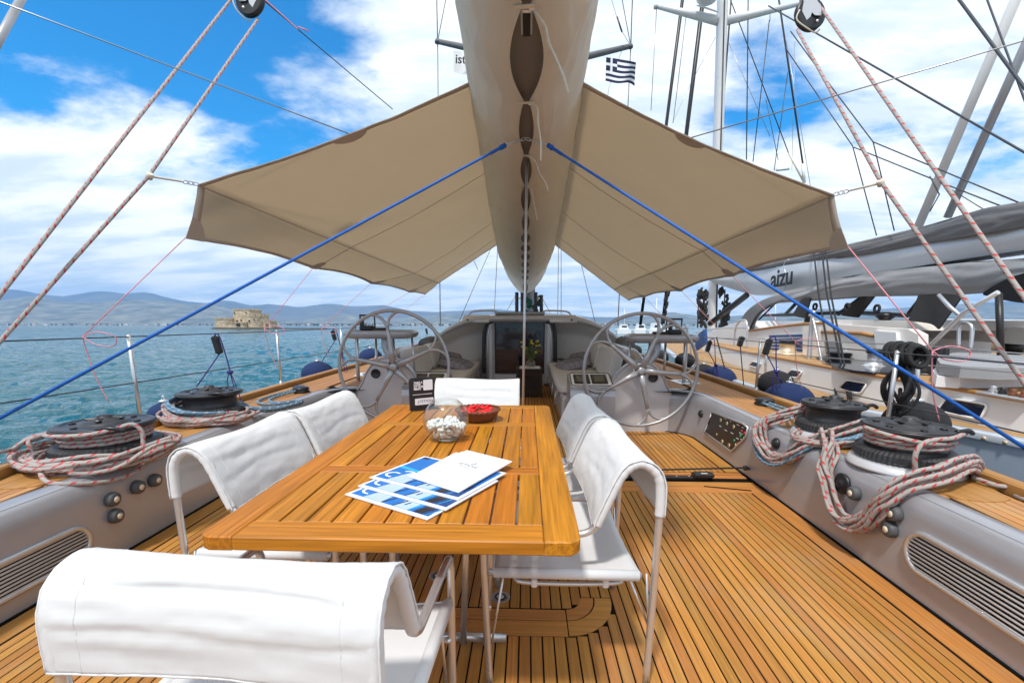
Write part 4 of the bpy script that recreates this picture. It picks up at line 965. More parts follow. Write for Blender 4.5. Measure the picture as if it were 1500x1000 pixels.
# lead from the organiser on the left deck
lb = thing('deck_lead', 'black deck lead block on the left side deck beyond the winches', 'deck block', (-2.34, 5.0, 0.48))
mb = MB(); mb.lathe([(0.085, 0), (0.09, 0.02), (0.07, 0.03), (0.09, 0.045), (0.07, 0.065), (0, 0.068)], (-2.30, 4.93, 0.48), 24); mb.lathe([(0.07, 0), (0.075, 0.02), (0.055, 0.03), (0.075, 0.045), (0.05, 0.06), (0, 0.062)], (-2.38, 5.05, 0.48), 20); mb.build('sheave', 'black', lb)
mb = MB()
mb.tube(smooth([(-2.38, 4.9, 0.51), (-2.46, 4.6, 0.50), (-2.42, 4.3, 0.50), (-2.25, 4.15, 0.50), (-2.05, 4.22, 0.505)], 8), 0.0125, 8)
mb.tube(smooth([(-2.32, 4.85, 0.51), (-2.38, 4.6, 0.50), (-2.34, 4.36, 0.50), (-2.2, 4.23, 0.50), (-2.02, 4.30, 0.505)], 8), 0.0125, 8)
mb.build('deck_rope', 'rope_blue', label='doubled blue grey rope bending from the black deck lead on the left side deck', cat='rope')
rb = thing('deck_lead', 'black deck lead block on the right side deck in front of the navy fender', 'deck block', (2.32, 4.05, 0.48))
mb = MB(); q = at(1120, 587, z=0.52); mb.lathe([(0.085, 0), (0.09, 0.02), (0.07, 0.03), (0.09, 0.045), (0.07, 0.065), (0, 0.068)], (q.x, q.y, 0.48), 24); mb.build('sheave', 'black', rb); RBQ = q
mb = MB(); mb.tube(smooth([(q.x, q.y-0.08, 0.515), (q.x+0.02, q.y-0.35, 0.51), (WR2[0]-0.12, WR2[1]+0.2, 0.60)], 6), 0.0125, 8); mb.tube(smooth([(q.x-0.05, q.y-0.05, 0.515), (q.x-0.04, q.y-0.35, 0.50), (WR2[0]-0.18, WR2[1]+0.16, 0.58)], 6), 0.0125, 8)
mb.build('deck_rope', 'rope_blue', label='blue grey rope from the deck lead to the second winch on the right', cat='rope')
# right near winch: turns, then a long hank draped down the coaming face
mb = MB()
turns(mb, WR1, 0.176, z_+0.132, 2.6, rr_, start=0.5)
mb.tube(smooth([(WR1[0]-0.225, WR1[1]+0.02, z_+0.22), (WR1[0]-0.20, WR1[1]-0.12, z_+0.21), (WR1[0]-0.05, WR1[1]-0.20, z_+0.185), (WR1[0]+0.13, WR1[1]-0.16, z_+0.18)], 6), rr_, 8)
mb.tube(smooth([(WR1[0]+0.20, WR1[1]-0.12, z_+0.225), (WR1[0]+0.02, WR1[1]-0.25, z_+0.23), (WR1[0]-0.12, WR1[1]-0.265, z_+0.215), (WR1[0]-0.17, WR1[1]-0.27, z_+0.15), (WR1[0]-0.15, WR1[1]-0.27, z_+0.05), (WR1[0]-0.11, WR1[1]-0.28, z_+0.02)], 7), rr_, 8)
hp = [(2.60, 2.40, 0.515), (2.45, 2.28, 0.585), (2.30, 2.20, 0.58), (2.18, 2.16, 0.55), (2.07, 2.18, 0.50), (2.012, 2.22, 0.40), (2.012, 2.30, 0.27), (2.010, 2.42, 0.185), (2.008, 2.52, 0.20), (2.008, 2.60, 0.30), (2.010, 2.66, 0.42), (2.07, 2.72, 0.515), (2.13, 2.84, 0.545), (2.17, 2.96, 0.56)]
bundle(mb, hp, 10, 0.052, rr_, 31, k=8, wander=1.2)
mb.tube(smooth([(2.56, 2.42, 0.52), (2.62, 2.30, 0.52), (2.60, 2.18, 0.505), (2.52, 2.2, 0.505), (2.5, 2.3, 0.51)], 6), rr_, 7)
mb.build('rope_hank', 'rope_red', label='thick hank of red flecked grey rope drooping from the near right winch down the coaming', cat='rope', group='coiled ropes on the winches')
# right far winch: mixed hank
mb = MB()
hq = [(2.58, 3.02, 0.60), (2.45, 2.96, 0.63), (2.30, 2.93, 0.60), (2.15, 2.95, 0.53), (2.07, 3.0, 0.46), (2.015, 3.08, 0.37), (2.01, 3.2, 0.31), (2.01, 3.34, 0.32), (2.012, 3.46, 0.40), (2.05, 3.5, 0.50), (2.12, 3.46, 0.56), (2.24, 3.40, 0.62), (2.32, 3.40, 0.66)]
bundle(mb, hq, 8, 0.045, rr_, 43, k=7, wander=1.1)
bundle(mb, [(2.42, 2.92, 0.56), (2.25, 2.86, 0.53), (2.1, 2.9, 0.51), (2.06, 3.1, 0.50), (2.15, 3.2, 0.52)], 4, 0.03, rr_, 45)
mb.build('rope_hank', 'rope_red', label='red flecked rope hank hanging over the coaming at the second right winch', cat='rope', group='coiled ropes on the winches')
mb = MB()
bundle(mb, [(2.56, 2.94, 0.585), (2.42, 2.88, 0.60), (2.26, 2.86, 0.56), (2.13, 2.92, 0.52), (2.04, 3.0, 0.42), (1.985, 3.12, 0.30), (1.98, 3.28, 0.265), (1.985, 3.42, 0.30), (1.99, 3.5, 0.41), (2.05, 3.52, 0.50), (2.16, 3.44, 0.57)], 2, 0.02, rr_, 77, k=8)
mb.build('rope_hank', 'rope_blue', label='blue grey rope looped over the coaming at the second right winch', cat='rope', group='coiled ropes on the winches')
# rope lying along the right toe rail
mb = MB(); mb.tube([(hullx(y)-0.075, y, 0.492) for y in [0.4+0.1*k for k in range(18)]], 0.009, 7); mb.build('toe_rail_rope', 'rope_red', label='red flecked rope lying along the right toe rail by the frame edge', cat='rope')
# ------------------------------------------------------------------ round knobs on the coaming faces
def knob(px, py, s, label, r=0.036):
    p = at(px, py, x=s*2.035)
    t = thing('winch_button', label, 'button', (s*2.06, p.y, p.z), group='round foot buttons on the coaming')
    mb = MB(); mb.lathe([(r*1.0, 0), (r*1.12, 0.006), (r*1.12, 0.02), (r*1.0, 0.034), (r*0.8, 0.04), (0, 0.04)], (s*2.06, p.y, p.z), 24, axis=(-s, 0, 0)); mb.build('rubber_ring', 'rubber', t)
    mb = MB(); mb.lathe([(r*0.46, 0.038), (r*0.46, 0.043), (0, 0.0435)], (s*2.06, p.y, p.z), 16, axis=(-s, 0, 0)); mb.build('cap', 'button', t)
knob(167, 731, -1, 'upper of the two left coaming buttons next to the vent'); knob(172, 755, -1, 'lower of the two left coaming buttons next to the vent')
knob(204, 713, -1, 'third left coaming button, under the rope coil'); knob(229, 703, -1, 'left coaming button farthest from the vent, beside the chair cover')
knob(1249, 722, 1, 'right coaming button next to the ribbed dial'); knob(1308, 752, 1, 'upper one of the pair of right coaming buttons near the vent'); knob(1301, 775, 1, 'lower one of the pair of right coaming buttons near the vent')
p = at(1232, 708, x=2.045)
t = thing('speed_dial', 'black ribbed dial on the right coaming inside the rope loop', 'dial', (2.06, p.y, p.z))
mb = MB(); mb.lathe([(0.06, 0), (0.062, 0.012), (0.052, 0.02), (0.03, 0.014), (0.024, 0.03), (0, 0.032)], (2.06, p.y, p.z), 60, axis=(-1,0,0), mod=lambda r, h, k, i: r*(0.95 if (k % 2 and i == 2) else 1)); mb.build('ribbed_disc', 'black', t)
for (px, py, lb_) in ((1137, 649, 'black round socket on the right coaming behind the blue rope loop'), (1027, 606, 'small black dome on the right coaming beside the switch panel')):
    p = at(px, py, x=2.055); mb = MB(); mb.lathe([(0.042, 0), (0.04, 0.012), (0.025, 0.03), (0, 0.034)], (2.06, p.y, p.z), 20, axis=(-1,0,0)); mb.build('coaming_dome', 'black', label=lb_, cat='fitting')
# switch panel
pn = [at(px, py, x=2.056) for px, py in ((1043, 603), (1033, 633), (1072, 661), (1093, 640), (1096, 626), (1089, 620))]
t = thing('switch_panel', 'black control panel with gauges and coloured switches in the right coaming', 'control panel', (2.06, pn[0].y, 0.25))
mb = MB(); mb.tube([Vector((2.052, p.y, p.z)) for p in smooth(pn, 1, True)]+[Vector((2.052, pn[0].y, pn[0].z))], 0.009, 8); mb.build('frame', 'steel_satin', t)
y0p, y1p, z0p, z1p = 3.74, 4.52, 0.125, 0.385
mb = MB(); mb.prism([Vector((2.058, p.y, p.z)) for p in pn], (-0.003, 0, 0)); mb.build('panel_face', 'black', t)
def pp(px, py): return at(px, py, x=2.052)
for (px, py, r) in ((1056, 615, .017), (1065, 620, .017), (1075, 625, .018), (1050, 636, .011), (1058, 646.5, .019), (1068, 652, .018), (1077.5, 651, .012)):
    q = pp(px, py); mb = MB(); mb.lathe([(r, 0), (r, 0.006), (r*0.85, 0.007), (0, 0.006)], (2.054, q.y, q.z), 18, axis=(-1,0,0)); g_ = mb.build('gauge', 'gold', t)
    mb = MB(); mb.box((2.046, q.y, q.z+r*0.2), (0.002, 0.003, r*1.2), rx=px); mb.build('needle', 'black', g_)
for (px, py, m_) in ((1087, 631, 'lamp_red'), (1091, 634, 'lamp_red'), (1085, 638, 'lamp_green'), (1090, 641, 'lamp_green'), (1076, 645, 'lamp_green'), (1081, 649, 'lamp_red')):
    q = pp(px, py); mb = MB(); mb.lathe([(0.011, 0), (0.011, 0.008), (0, 0.009)], (2.054, q.y, q.z), 12, axis=(-1,0,0)); mb.build('switch', m_, t)
mb = MB()
for (px, py, l_) in ((1062, 613, .05), (1070, 617, .03), (1081, 622, .05), (1088, 626, .04), (1055, 624, .04), (1063, 630, .05), (1072, 634, .05), (1053, 648, .04), (1063, 655, .04), (1077, 656, .04), (1080, 642, .04), (1086, 643.5, .04), (1085, 634.5, .06)):
    q = pp(px, py); mb.box((2.0525, q.y, q.z), (0.002, l_, 0.006))
mb.build('panel_lettering', 'white_ink', t)
# ================================================================== track and line across the floor
t = thing('traveller_track', 'black mainsheet track with a car across the cockpit floor', 'track', (0.9, 3.615, 0.0))
mb = MB(); mb.box((0.55, 3.615, 0.014), (2.3, 0.042, 0.028), bev=0.005); mb.build('rail', 'black', t)
for k in range(9): mb = MB(); mb.lathe([(0.008, 0), (0.008, 0.002), (0, 0.002)], (0.75+0.1*k, 3.615, 0.028), 10); mb.build('bolt', 'steel', t)
mb = MB(); mb.box((1.66, 3.615, 0.04), (0.17, 0.075, 0.045), bev=0.012); c_ = mb.build('car', 'black', t)
mb = MB(); mb.box((1.66, 3.585, 0.0635), (0.05, 0.012, 0.002)); mb.build('car_label', 'white_ink', c_)
mb = MB(); mb.tube(smooth([(0.3, 3.66, 0.035), (1.2, 3.69, 0.05), (2.0, 3.70, 0.075), (2.05, 3.66, 0.08)], 8), 0.008, 8); mb.lathe([(0.014, -0.02), (0.02, 0), (0.014, 0.02)], (2.035, 3.69, 0.078), 10, axis=(0,0.3,1)); mb.build('traveller_line', 'black_rope', label='taut black line running across the floor to the right coaming', cat='rope')
# ================================================================== helm wheels
def helm(cx, cy, cz, ang0, label, R_=0.615, pl=''):
    C = Vector((cx, cy, cz)); t = thing('steering_wheel', label, 'steering wheel', C, group='pair of big steering wheels')
    mb = MB(); mb.tube([C+Vector((R_*math.cos(a), 0, R_*math.sin(a))) for a in [2*math.pi*k/96 for k in range(96)]], 0.019, 12, closed=True); mb.build('rim', 'silver_wheel', t)
    for k in range(5):
        a = R(ang0+72*k); d = Vector((math.cos(a), 0, math.sin(a))); n = Vector((-math.sin(a), 0, math.cos(a)))
        mb = MB(); mb.tube([C+d*0.04+Vector((0,-0.012,0)), C+d*0.18+Vector((0,-0.008,0)), C+d*0.34, C+d*0.455], [0.040, 0.031, 0.023, 0.018], 10)
        for s in (-1, 1): mb.tube(smooth([C+d*0.44, C+d*0.50+n*s*0.022, C+d*0.545+n*s*0.055, C+d*0.585+n*s*0.115, C+d*0.585+n*s*0.15], 4), [0.019]*4+[0.015]*13, 8)
        mb.build('spoke', 'silver_wheel', t)
    mb = MB(); mb.lathe([(0.075, -0.02), (0.085, 0.0), (0.085, 0.02), (0.072, 0.03), (0.068, 0.024), (0.045, 0.022), (0.04, 0.05), (0.02, 0.055), (0, 0.055)], C+Vector((0,-0.005,0)), 32, axis=(0,-1,0)); h_ = mb.build('hub', 'silver_wheel', t)
    mb = MB(); mb.lathe([(0.066, 0.028), (0.066, 0.031), (0.045, 0.031), (0.045, 0.028)], C+Vector((0,-0.005,0)), 32, axis=(0,-1,0)); mb.build('hub_ring', 'black', h_)
    mb = MB(); mb.tube([C+Vector((0, 0.01, 0)), C+Vector((0, 0.36, 0))], 0.04, 16); mb.build('axle', 'silver_wheel', t)
helm(-1.265, 5.0, 0.765, 97, 'big silver steering wheel on the left')
helm(1.455, 5.0, 0.733, 67, 'big silver steering wheel on the right')
def pedestal(s, cx, cz, label):
    """curved fin behind the wheel with a compass dial, and the box with two displays inboard of it"""
    t = thing('helm_pedestal', label, 'helm pedestal', (cx, 5.3, 0))
    X = lambda a: cx+s*a
    out_ = [(-0.36, 0.0), (-0.36, 0.30), (-0.27, 0.60), (-0.16, 0.74), (-0.02, 0.83), (0.12, 0.82), (0.22, 0.76), (0.30, 0.66), (0.35, 0.55), (0.40, 0.47), (0.43, 0.40), (0.43, 0.0)]
    pts = smooth([(X(a), 5.20, z+cz-0.75) if z > 0.3 else (X(a), 5.20, z) for a, z in out_], 4)
    mb = MB(); mb.prism(pts, (0, 0.12, 0)); o = mb.build('fin', 'silver_light', t)
    mb = MB(); mb.tube(pts, 0.012, 6); mb.build('fin_edge', 'silver', t)
    mb = MB(); mb.lathe([(0.055, 0), (0.055, 0.012), (0.045, 0.014), (0.04, 0.006), (0, 0.006)], (X(0.19), 5.195, cz-0.10), 24, axis=(0,-1,0)); mb.build('dial', 'black', t)
    # display box
    bx0, bx1 = sorted((s*0.70, s*1.20)); 
    mb = MB(); prof = [(5.02, 0.0), (5.02, 0.44), (5.035, 0.50), (5.07, 0.53), (5.42, 0.645), (5.50, 0.62), (5.50, 0.0)]
    mb.prism([(bx0, y, z) for y, z in prof], (bx1-bx0, 0, 0)); mb.build('console_box', 'silver', t)
    sl = Vector((0, 0.35, 0.115)).normalized(); nn_ = Vector((0, -0.115, 0.35)).normalized(); o0 = Vector((0, 5.075, 0.533))+nn_*0.002
    mb = MB(); mb.prism([Vector((x, 0, 0))+o0+sl*u+nn_*0.0 for x, u in rounded(bx0+0.015, bx1-0.015, 0.01, 0.35, (0.04,)*4, 4)], nn_*0.012); pnl = mb.build('console_top', 'cream', t)
    for k in range(2):
        xa = lerp(bx0+0.05, bx1-0.05, k*0.5)+0.006; xb = xa+(bx1-bx0-0.1)/2-0.02
        mb = MB(); mb.prism([Vector((x, 0, 0))+o0+sl*u+nn_*0.012 for x, u in rounded(xa, xb, 0.06, 0.30, (0.012,)*4, 3)], nn_*0.008); d_ = mb.build('display', 'black', t)
        mb = MB(); mb.prism([Vector((x, 0, 0))+o0+sl*u+nn_*0.0201 for x, u in rounded(xa+0.03, xb-0.03, 0.10, 0.26, (0.004,)*4, 2)], nn_*0.001); mb.build('screen', 'screen', d_)
    mb = MB(); mb.tube([Vector((x, 0, 0))+o0+sl*u+nn_*0.014 for x, u in rounded(bx0+0.02, bx1-0.02, 0.015, 0.345, (0.04,)*4, 4)], 0.006, 6, closed=True); mb.build('console_rim', 'black', t)
pedestal(-1, -1.35, 0.765, 'left helm pedestal with display box, behind the left steering wheel')
pedestal(1, 1.46, 0.733, 'right helm pedestal with display box, behind the right steering wheel')
def pod(x0, x1, z, s, label):
    t = thing('instrument_pod', label, 'instrument pod', ((x0+x1)/2, 5.65, 0.49))
    o = rounded(x0, x1, 5.42, 5.86, (0.10,)*4, 6); n = len(o); cx_, cy_ = (x0+x1)/2, 5.64
    mb = MB(); vs = []
    for sc_, dz in ((0.80, -0.095), (0.93, -0.085), (1.0, -0.05), (1.0, -0.02), (0.96, 0.0), (0.90, 0.004), (0.86, -0.012)):
        vs += [(cx_+(p[0]-cx_)*sc_, cy_+(p[1]-cy_)*sc_, z+dz) for p in o]
    mb.add(vs, [(i*n+k, i*n+(k+1) % n, (i+1)*n+(k+1) % n, (i+1)*n+k) for i in range(6) for k in range(n)]+[tuple(range(n-1, -1, -1))], 0, True); mb.build('shell', 'silver', t)
    mb = MB(); mb.prism([(cx_+(p[0]-cx_)*0.862, cy_+(p[1]-cy_)*0.862, z-0.013) for p in o], (0, 0, 0.006)); mb.build('tray', 'black_matt', t)
    for xx in (x0+0.06, x0+0.30, x1-0.30, x1-0.06):
        mb = MB(); mb.tube([(xx, 5.78, 0.49), (xx+0.02*(1 if xx < cx_ else -1), 5.74, z-0.08)], 0.015, 10); mb.build('leg', 'steel_satin', t)
    mb = MB(); mb.tube(smooth([(cx_-s*0.05, 5.62, z-0.09), (cx_-s*0.06, 5.6, z-0.22), (cx_-s*0.16, 5.55, z-0.34), (cx_-s*0.22, 5.45, z-0.46)], 5), 0.05, 14); mb.build('curved_stem', 'silver', t)
    xo = x0+0.03 if s < 0 else x1-0.03
    mb = MB(); mb.tube(smooth([(xo, 5.80, 0.50), (xo-0.01*s, 5.8, z+0.03), (xo-0.05*s, 5.8, z+0.07), (xo-0.16*s, 5.8, z+0.075)], 5), 0.013, 8); mb.build('grab_rail', 'steel_satin', t)
    # black throttle and bracket standing in the tray
    q = Vector((xo-s*0.22, 5.64, z))
    mb = MB(); mb.box(q+Vector((0, 0, 0.03)), (0.16, 0.1, 0.06), bev=0.012); mb.box(q+Vector((-0.05*1, 0, 0.09)), (0.03, 0.06, 0.10), rz=0.2, bev=0.008); mb.box(q+Vector((-s*0.16, 0, 0.02)), (0.2, 0.09, 0.03), bev=0.01)
    for sx in (-0.09, 0.09): mb.box(q+Vector((sx, 0.03, 0.10)), (0.014, 0.014, 0.16))
    mb.box(q+Vector((0, 0.03, 0.185)), (0.20, 0.022, 0.022), bev=0.006); mb.build('throttle_bracket', 'black', t)
pod(-2.02, -1.16, 1.145, -1, 'silver instrument pod on steel legs behind the left wheel')
pod(1.42, 2.25, 1.10, 1, 'silver instrument pod on steel legs behind the right wheel')
# small white deck plates
for (px, py, lb_) in ((537, 548, 'small white deck plate with a logo beside the left pedestal'), (1003, 559, 'small white deck plate with a logo beside the right pedestal')):
    c_ = at(px, py, z=0.484); t = thing('deck_plate', lb_, 'deck plate', c_)
    mb = MB(); mb.box((c_.x, c_.y, 0.4835), (0.28, 0.34, 0.007), rz=0.1); mb.build('plate', 'white_paint', t)
    mb = MB(); mb.box((c_.x, c_.y, 0.4885), (0.11, 0.16, 0.003), rz=0.3); mb.build('emblem', 'p_dark', t)
# ================================================================== settees, cushions
def soft(mb, c, d, rz=0, rx=0, ry=0, puff=0.25, seed=1, n=10, pw=3.2):
    """a cushion: superellipsoid box with slight dents"""
    m = Matrix.Translation(Vector(c)) @ Matrix.Rotation(rz, 4, 'Z') @ Matrix.Rotation(ry, 4, 'Y') @ Matrix.Rotation(rx, 4, 'X')
    vs = []; nu, nv = 4*n, 2*n
    for j in range(nv+1):
        e = -math.pi/2+math.pi*j/nv
        for i in range(nu):
            a = 2*math.pi*i/nu
            sg_ = lambda t_, p_: math.copysign(abs(t_)**p_, t_)
            x = sg_(math.cos(e), 2/pw)*sg_(math.cos(a), 2/pw/1.6); y = sg_(math.cos(e), 2/pw)*sg_(math.sin(a), 2/pw/1.6); z = sg_(math.sin(e), 2/pw)
            w_ = 1+0.03*nz(x*2+seed, y*2, z*2)
            vs.append(m @ Vector((x*d[0]/2*w_, y*d[1]/2*w_, z*d[2]/2*w_)))
    mb.add(vs, [(j*nu+i, j*nu+(i+1) % nu, (j+1)*nu+(i+1) % nu, (j+1)*nu+i) for j in range(nv) for i in range(nu)], 0, True)
for s, nm in ((-1, 'left'), (1, 'right')):
    xi = 0.62 if s > 0 else 0.70
    t = thing('settee', 'cream moulded bench with grey seat cushion on the %s of the walkway' % nm, 'settee', (s*1.1, 7.3, 0))
    mb = MB(); mb.box((s*(xi+1.62)/2, 7.4, 0.17), (1.62-xi-0.06, 3.7, 0.34), bev=0.03); mb.build('bench', 'silver_light', t)
    mb = MB(); soft(mb, (s*(xi+1.58)/2, 7.45, 0.40), (1.60-xi, 3.5, 0.13), pw=7); mb.build('seat_cushion', 'grey_cushion', t)
    for k in range(4):
        mb = MB(); y_ = 6.0+k*0.75; mb.box((s*(xi+0.0), y_, 0.33), (0.012, 0.05, 0.09), bev=0.004); mb.tube([(s*(xi-0.02), y_, 0.33), (s*(xi-0.04), y_, 0.15), (s*(xi-0.02), y_+0.12, 0.15), (s*(xi-0.01), y_+0.12, 0.33)], 0.007, 6); mb.build('latch', 'steel', t)
    # raised coaming behind the seat
    mb = MB(); pr = [(1.56, 0.3), (1.60, 0.80), (1.66, 0.87), (1.76, 0.86), (1.84, 0.76), (1.90, 0.46)]
    def fn(u, v, s=s, pr=pr):
        i = v*(len(pr)-1); a = int(min(i, len(pr)-2)); f = i-a; x = lerp(pr[a][0], pr[a+1][0], f); z = lerp(pr[a][1], pr[a+1][1], f); y = lerp(5.75, 9.3, u)
        k_ = min(1, (y-5.75)/0.9); z2 = 0.47+(z-0.47)*(0.35+0.65*math.sin(k_*math.pi/2)) if z > 0.47 else z
        return (s*x, y, z2)
    mb.grid(fn, 20, 20, flip=(s < 0)); mb.build('seat_back_shell', 'silver', t)
    for k, (yc, L_) in enumerate(((6.65, 1.15), (7.95, 1.25))):
        mb = MB(); soft(mb, (s*1.40, yc, 0.665), (0.17, L_, 0.42), ry=R(9)*s, pw=6.5, seed=k); c_ = mb.build('back_cushion', 'grey_cushion', t)
    # pillows
    for k, (px, py, rz_, lb_) in enumerate(((s*0.97, 7.55, 0.3*s, 'checked grey pillow lying flat'), (s*1.14, 8.0, -0.35*s, 'checked grey pillow leaning'))):
        tp = thing('pillow', '%s on the %s settee' % (lb_, nm), 'pillow', (px, py, 0.46), group='checked grey pillows')
        w_ = 0.5; m_ = Matrix.Translation((px, py, 0.53+0.04*k)) @ Matrix.Rotation(rz_, 4, 'Z') @ Matrix.Rotation(R(6+14*k), 4, 'X') @ Matrix.Rotation(R(-12)*s, 4, 'Y')
        def pf(u, v, m_=m_, sg_=1):
            a, b_ = u*2-1, v*2-1; th_ = 0.085*((1-a**4)*(1-b_**4))**0.5; pin = 1-0.07*(1-a*a)*abs(b_)-0.07*(1-b_*b_)*abs(a)
            return m_ @ Vector((a*w_/2*pin, b_*w_/2*pin*0.9, sg_*th_))
        mb = MB(); mb.grid(lambda u, v: pf(u, v), 16, 16); mb.grid(lambda u, v: pf(u, v, sg_=-1), 16, 16, flip=True); o = mb.build('pillow_case', 'pillow', tp)
        mb = MB()
        for q_ in (0.22, 0.42, 0.62, 0.82):
            mb.tube([pf(q_, k_/14)+m_.to_3x3() @ Vector((0,0,0.002)) for k_ in range(15)], 0.0035, 4); 
            mb.tube([pf(k_/14, q_)+m_.to_3x3() @ Vector((0,0,0.002)) for k_ in range(15)], 0.0035, 4)
        mb.build('check_stripe', 'pillow_line', o)
# ================================================================== deckhouse
dh = thing('deckhouse', 'rounded silver deckhouse with a cream recess and dark companionway', 'deckhouse', (0.06, 9.0, 0.0))
XC = 0.19
def roofz(x): return 1.365-0.03*abs(x)**2-0.42*max(0, abs(x)-0.8)**2.0
def roof(u, v):
    x = (u*2-1)*1.78; ax_ = abs(x)
    # v: 0 = lower lip edge, then over the lip and forward along the roof
    tab = [(0.0, (8.72, -0.17)), (0.06, (8.60, -0.15)), (0.13, (8.55, -0.09)), (0.2, (8.62, -0.03)), (0.32, (8.85, 0.0)), (1.0, (16.5, -0.25))]
    for (a, pa), (b_, pb) in zip(tab, tab[1:]):
        if v <= b_+1e-9: f = (v-a)/(b_-a); y = lerp(pa[0], pb[0], f); dz = lerp(pa[1], pb[1], f); break
    fw = max(0, (y-9)/7.5)
    sx = XC+x*(1-0.55*fw**1.5)
    y -= 0.35*(ax_/1.78)**3*(1-fw)       # the lip sweeps aft at the sides
    return (sx, y, max(0.47, roofz(x)+dz*(1-0.3*ax_/1.78)))
mb = MB(); mb.grid(roof, 48, 50, flip=False); mb.build('roof', 'silver_light', dh)
def wall(u, v):
    x = (u*2-1)*1.76; ax_ = abs(x); z = lerp(0.0, roofz(x)-0.10, v)
    y = 9.35-0.85*(ax_/1.78)**2.2-0.10*math.sin(v*math.pi)*0-0.45*max(0, v-0.8)/0.2*0.9+0.0
    return (XC+x, y, z)
mb = MB(); mb.grid(wall, 40, 24); mb.build('recess_wall', 'cream', dh)
mb = MB()
def side_(u, v, s=1): return (XC+s*(1.76-0.5*u**2), lerp(8.3, 16, u), lerp(0.47, roofz(1.76)-0.02-0.1*u, v))
for s in (-1, 1): mb.grid(lambda u, v, s=s: side_(u, v, s), 20, 4, flip=(s > 0))
mb.build('side_wall', 'silver_light', dh)
# companionway
X0, X1, Z0, Z1 = -0.41, 0.545, 0.22, 1.25; YF = 8.75
mb = MB(); mb.box((X0-0.075, YF+0.15, 0.63), (0.15, 0.5, 1.26), bev=0.05); mb.box((X1+0.075, YF+0.15, 0.63), (0.15, 0.5, 1.26), bev=0.05); mb.box(((X0+X1)/2, YF+0.17, 0.11), (X1-X0, 0.46, 0.22)); mb.build('door_frame', 'silver_light', dh)
mb = MB(); mb.box(((X0+X1)/2, YF+0.19, Z1+0.035), (X1-X0+0.16, 0.5, 0.05), bev=0.015); mb.build('hatch_slide', 'black', dh)
dr = thing_part('companionway_door', dh, ((X0+X1)/2, YF+0.02, Z0))
mb = MB(); mb.box(((X0+X1)/2, YF+0.06, (Z0+Z1)/2), (X1-X0, 0.02, Z1-Z0)); mb.build('dark_pane', 'window', dr)
mb = MB()
for (xa, za, w_, h_) in (((X0+X1)/2, Z1-0.02, X1-X0, 0.03), ((X0+X1)/2, Z0+0.015, X1-X0, 0.03), (X0+0.012, (Z0+Z1)/2, 0.024, Z1-Z0), (X1-0.012, (Z0+Z1)/2, 0.024, Z1-Z0)): mb.box((xa, YF+0.045, za), (w_, 0.02, h_))
mb.build('pane_frame', 'black', dr)
mb = MB(); mb.box((X0+0.24, YF+0.047, 0.48), (0.42, 0.006, 0.44)); mb.box((X1-0.22, YF+0.047, 0.42), (0.38, 0.006, 0.36)); mb.build('wood_panel', 'darkwood', dr)
for s, xx in ((-1, X0-0.15), (1, X1+0.15)):
    mb = MB(); mb.tube(smooth([(xx-s*0.13, YF-0.10, 1.22), (xx-s*0.02, YF-0.12, 1.18), (xx+s*0.035, YF-0.12, 1.0), (xx+s*0.05, YF-0.12, 0.6), (xx+s*0.05, YF-0.12, 0.25)], 6), 0.035, 8); mb.build('black_gasket', 'winch', dh)
    mb = MB(); mb.tube(smooth([(xx-s*0.12, YF-0.14, 1.18), (xx-s*0.06, YF-0.16, 1.08), (xx-s*0.035, YF-0.17, 0.9), (xx-s*0.03, YF-0.17, 0.32)], 6), 0.013, 8); mb.build('handrail', 'steel', dh)
    mb = MB(); mb.tube(smooth([(xx+s*0.34, 8.72, 1.335), (xx+s*0.27, 8.73, 1.40), (xx+s*0.1, 8.75, 1.42), (xx-s*0.12, 8.77, 1.42), (xx-s*0.2, 8.8, 1.40)], 6), 0.016, 8); mb.build('roof_rail', 'steel_satin', dh)
    mb = MB(); mb.box((xx+s*0.18, 8.60, 1.27), (0.5, 0.2, 0.05), rx=R(35), bev=0.01); mb.build('hatch_rail_cap', 'white_paint', dh)
    mb = MB(); mb.lathe([(0.018, 0), (0.018, 0.01), (0, 0.012)], (xx+s*0.33, 8.50, 1.25), 10, axis=(0,-1,0.3)); mb.build('cap_bolt', 'black', dh)
mb = MB(); mb.box(((X0+X1)/2, 8.95, 1.375), (0.95, 0.6, 0.05), bev=0.02); mb.build('sliding_hatch', 'silver', dh)
mb = MB(); mb.box((0.075, YF-0.02, 1.265), (0.28, 0.05, 0.025), bev=0.005); mb.build('hatch_catch', 'steel_satin', dh)
for s, nm in ((-1, 'left'), (1, 'right')):
    mb = MB(); mb.tube(smooth([(XC+s*1.78, 8.6, 0.78), (XC+s*1.70, 8.2, 0.86), (XC+s*1.72, 7.7, 0.84)], 5), 0.11, 12); mb.build('rolled_cover', 'bag_dark', label='dark rolled canvas cover lying at the %s end of the deckhouse roof' % nm, cat='cover')
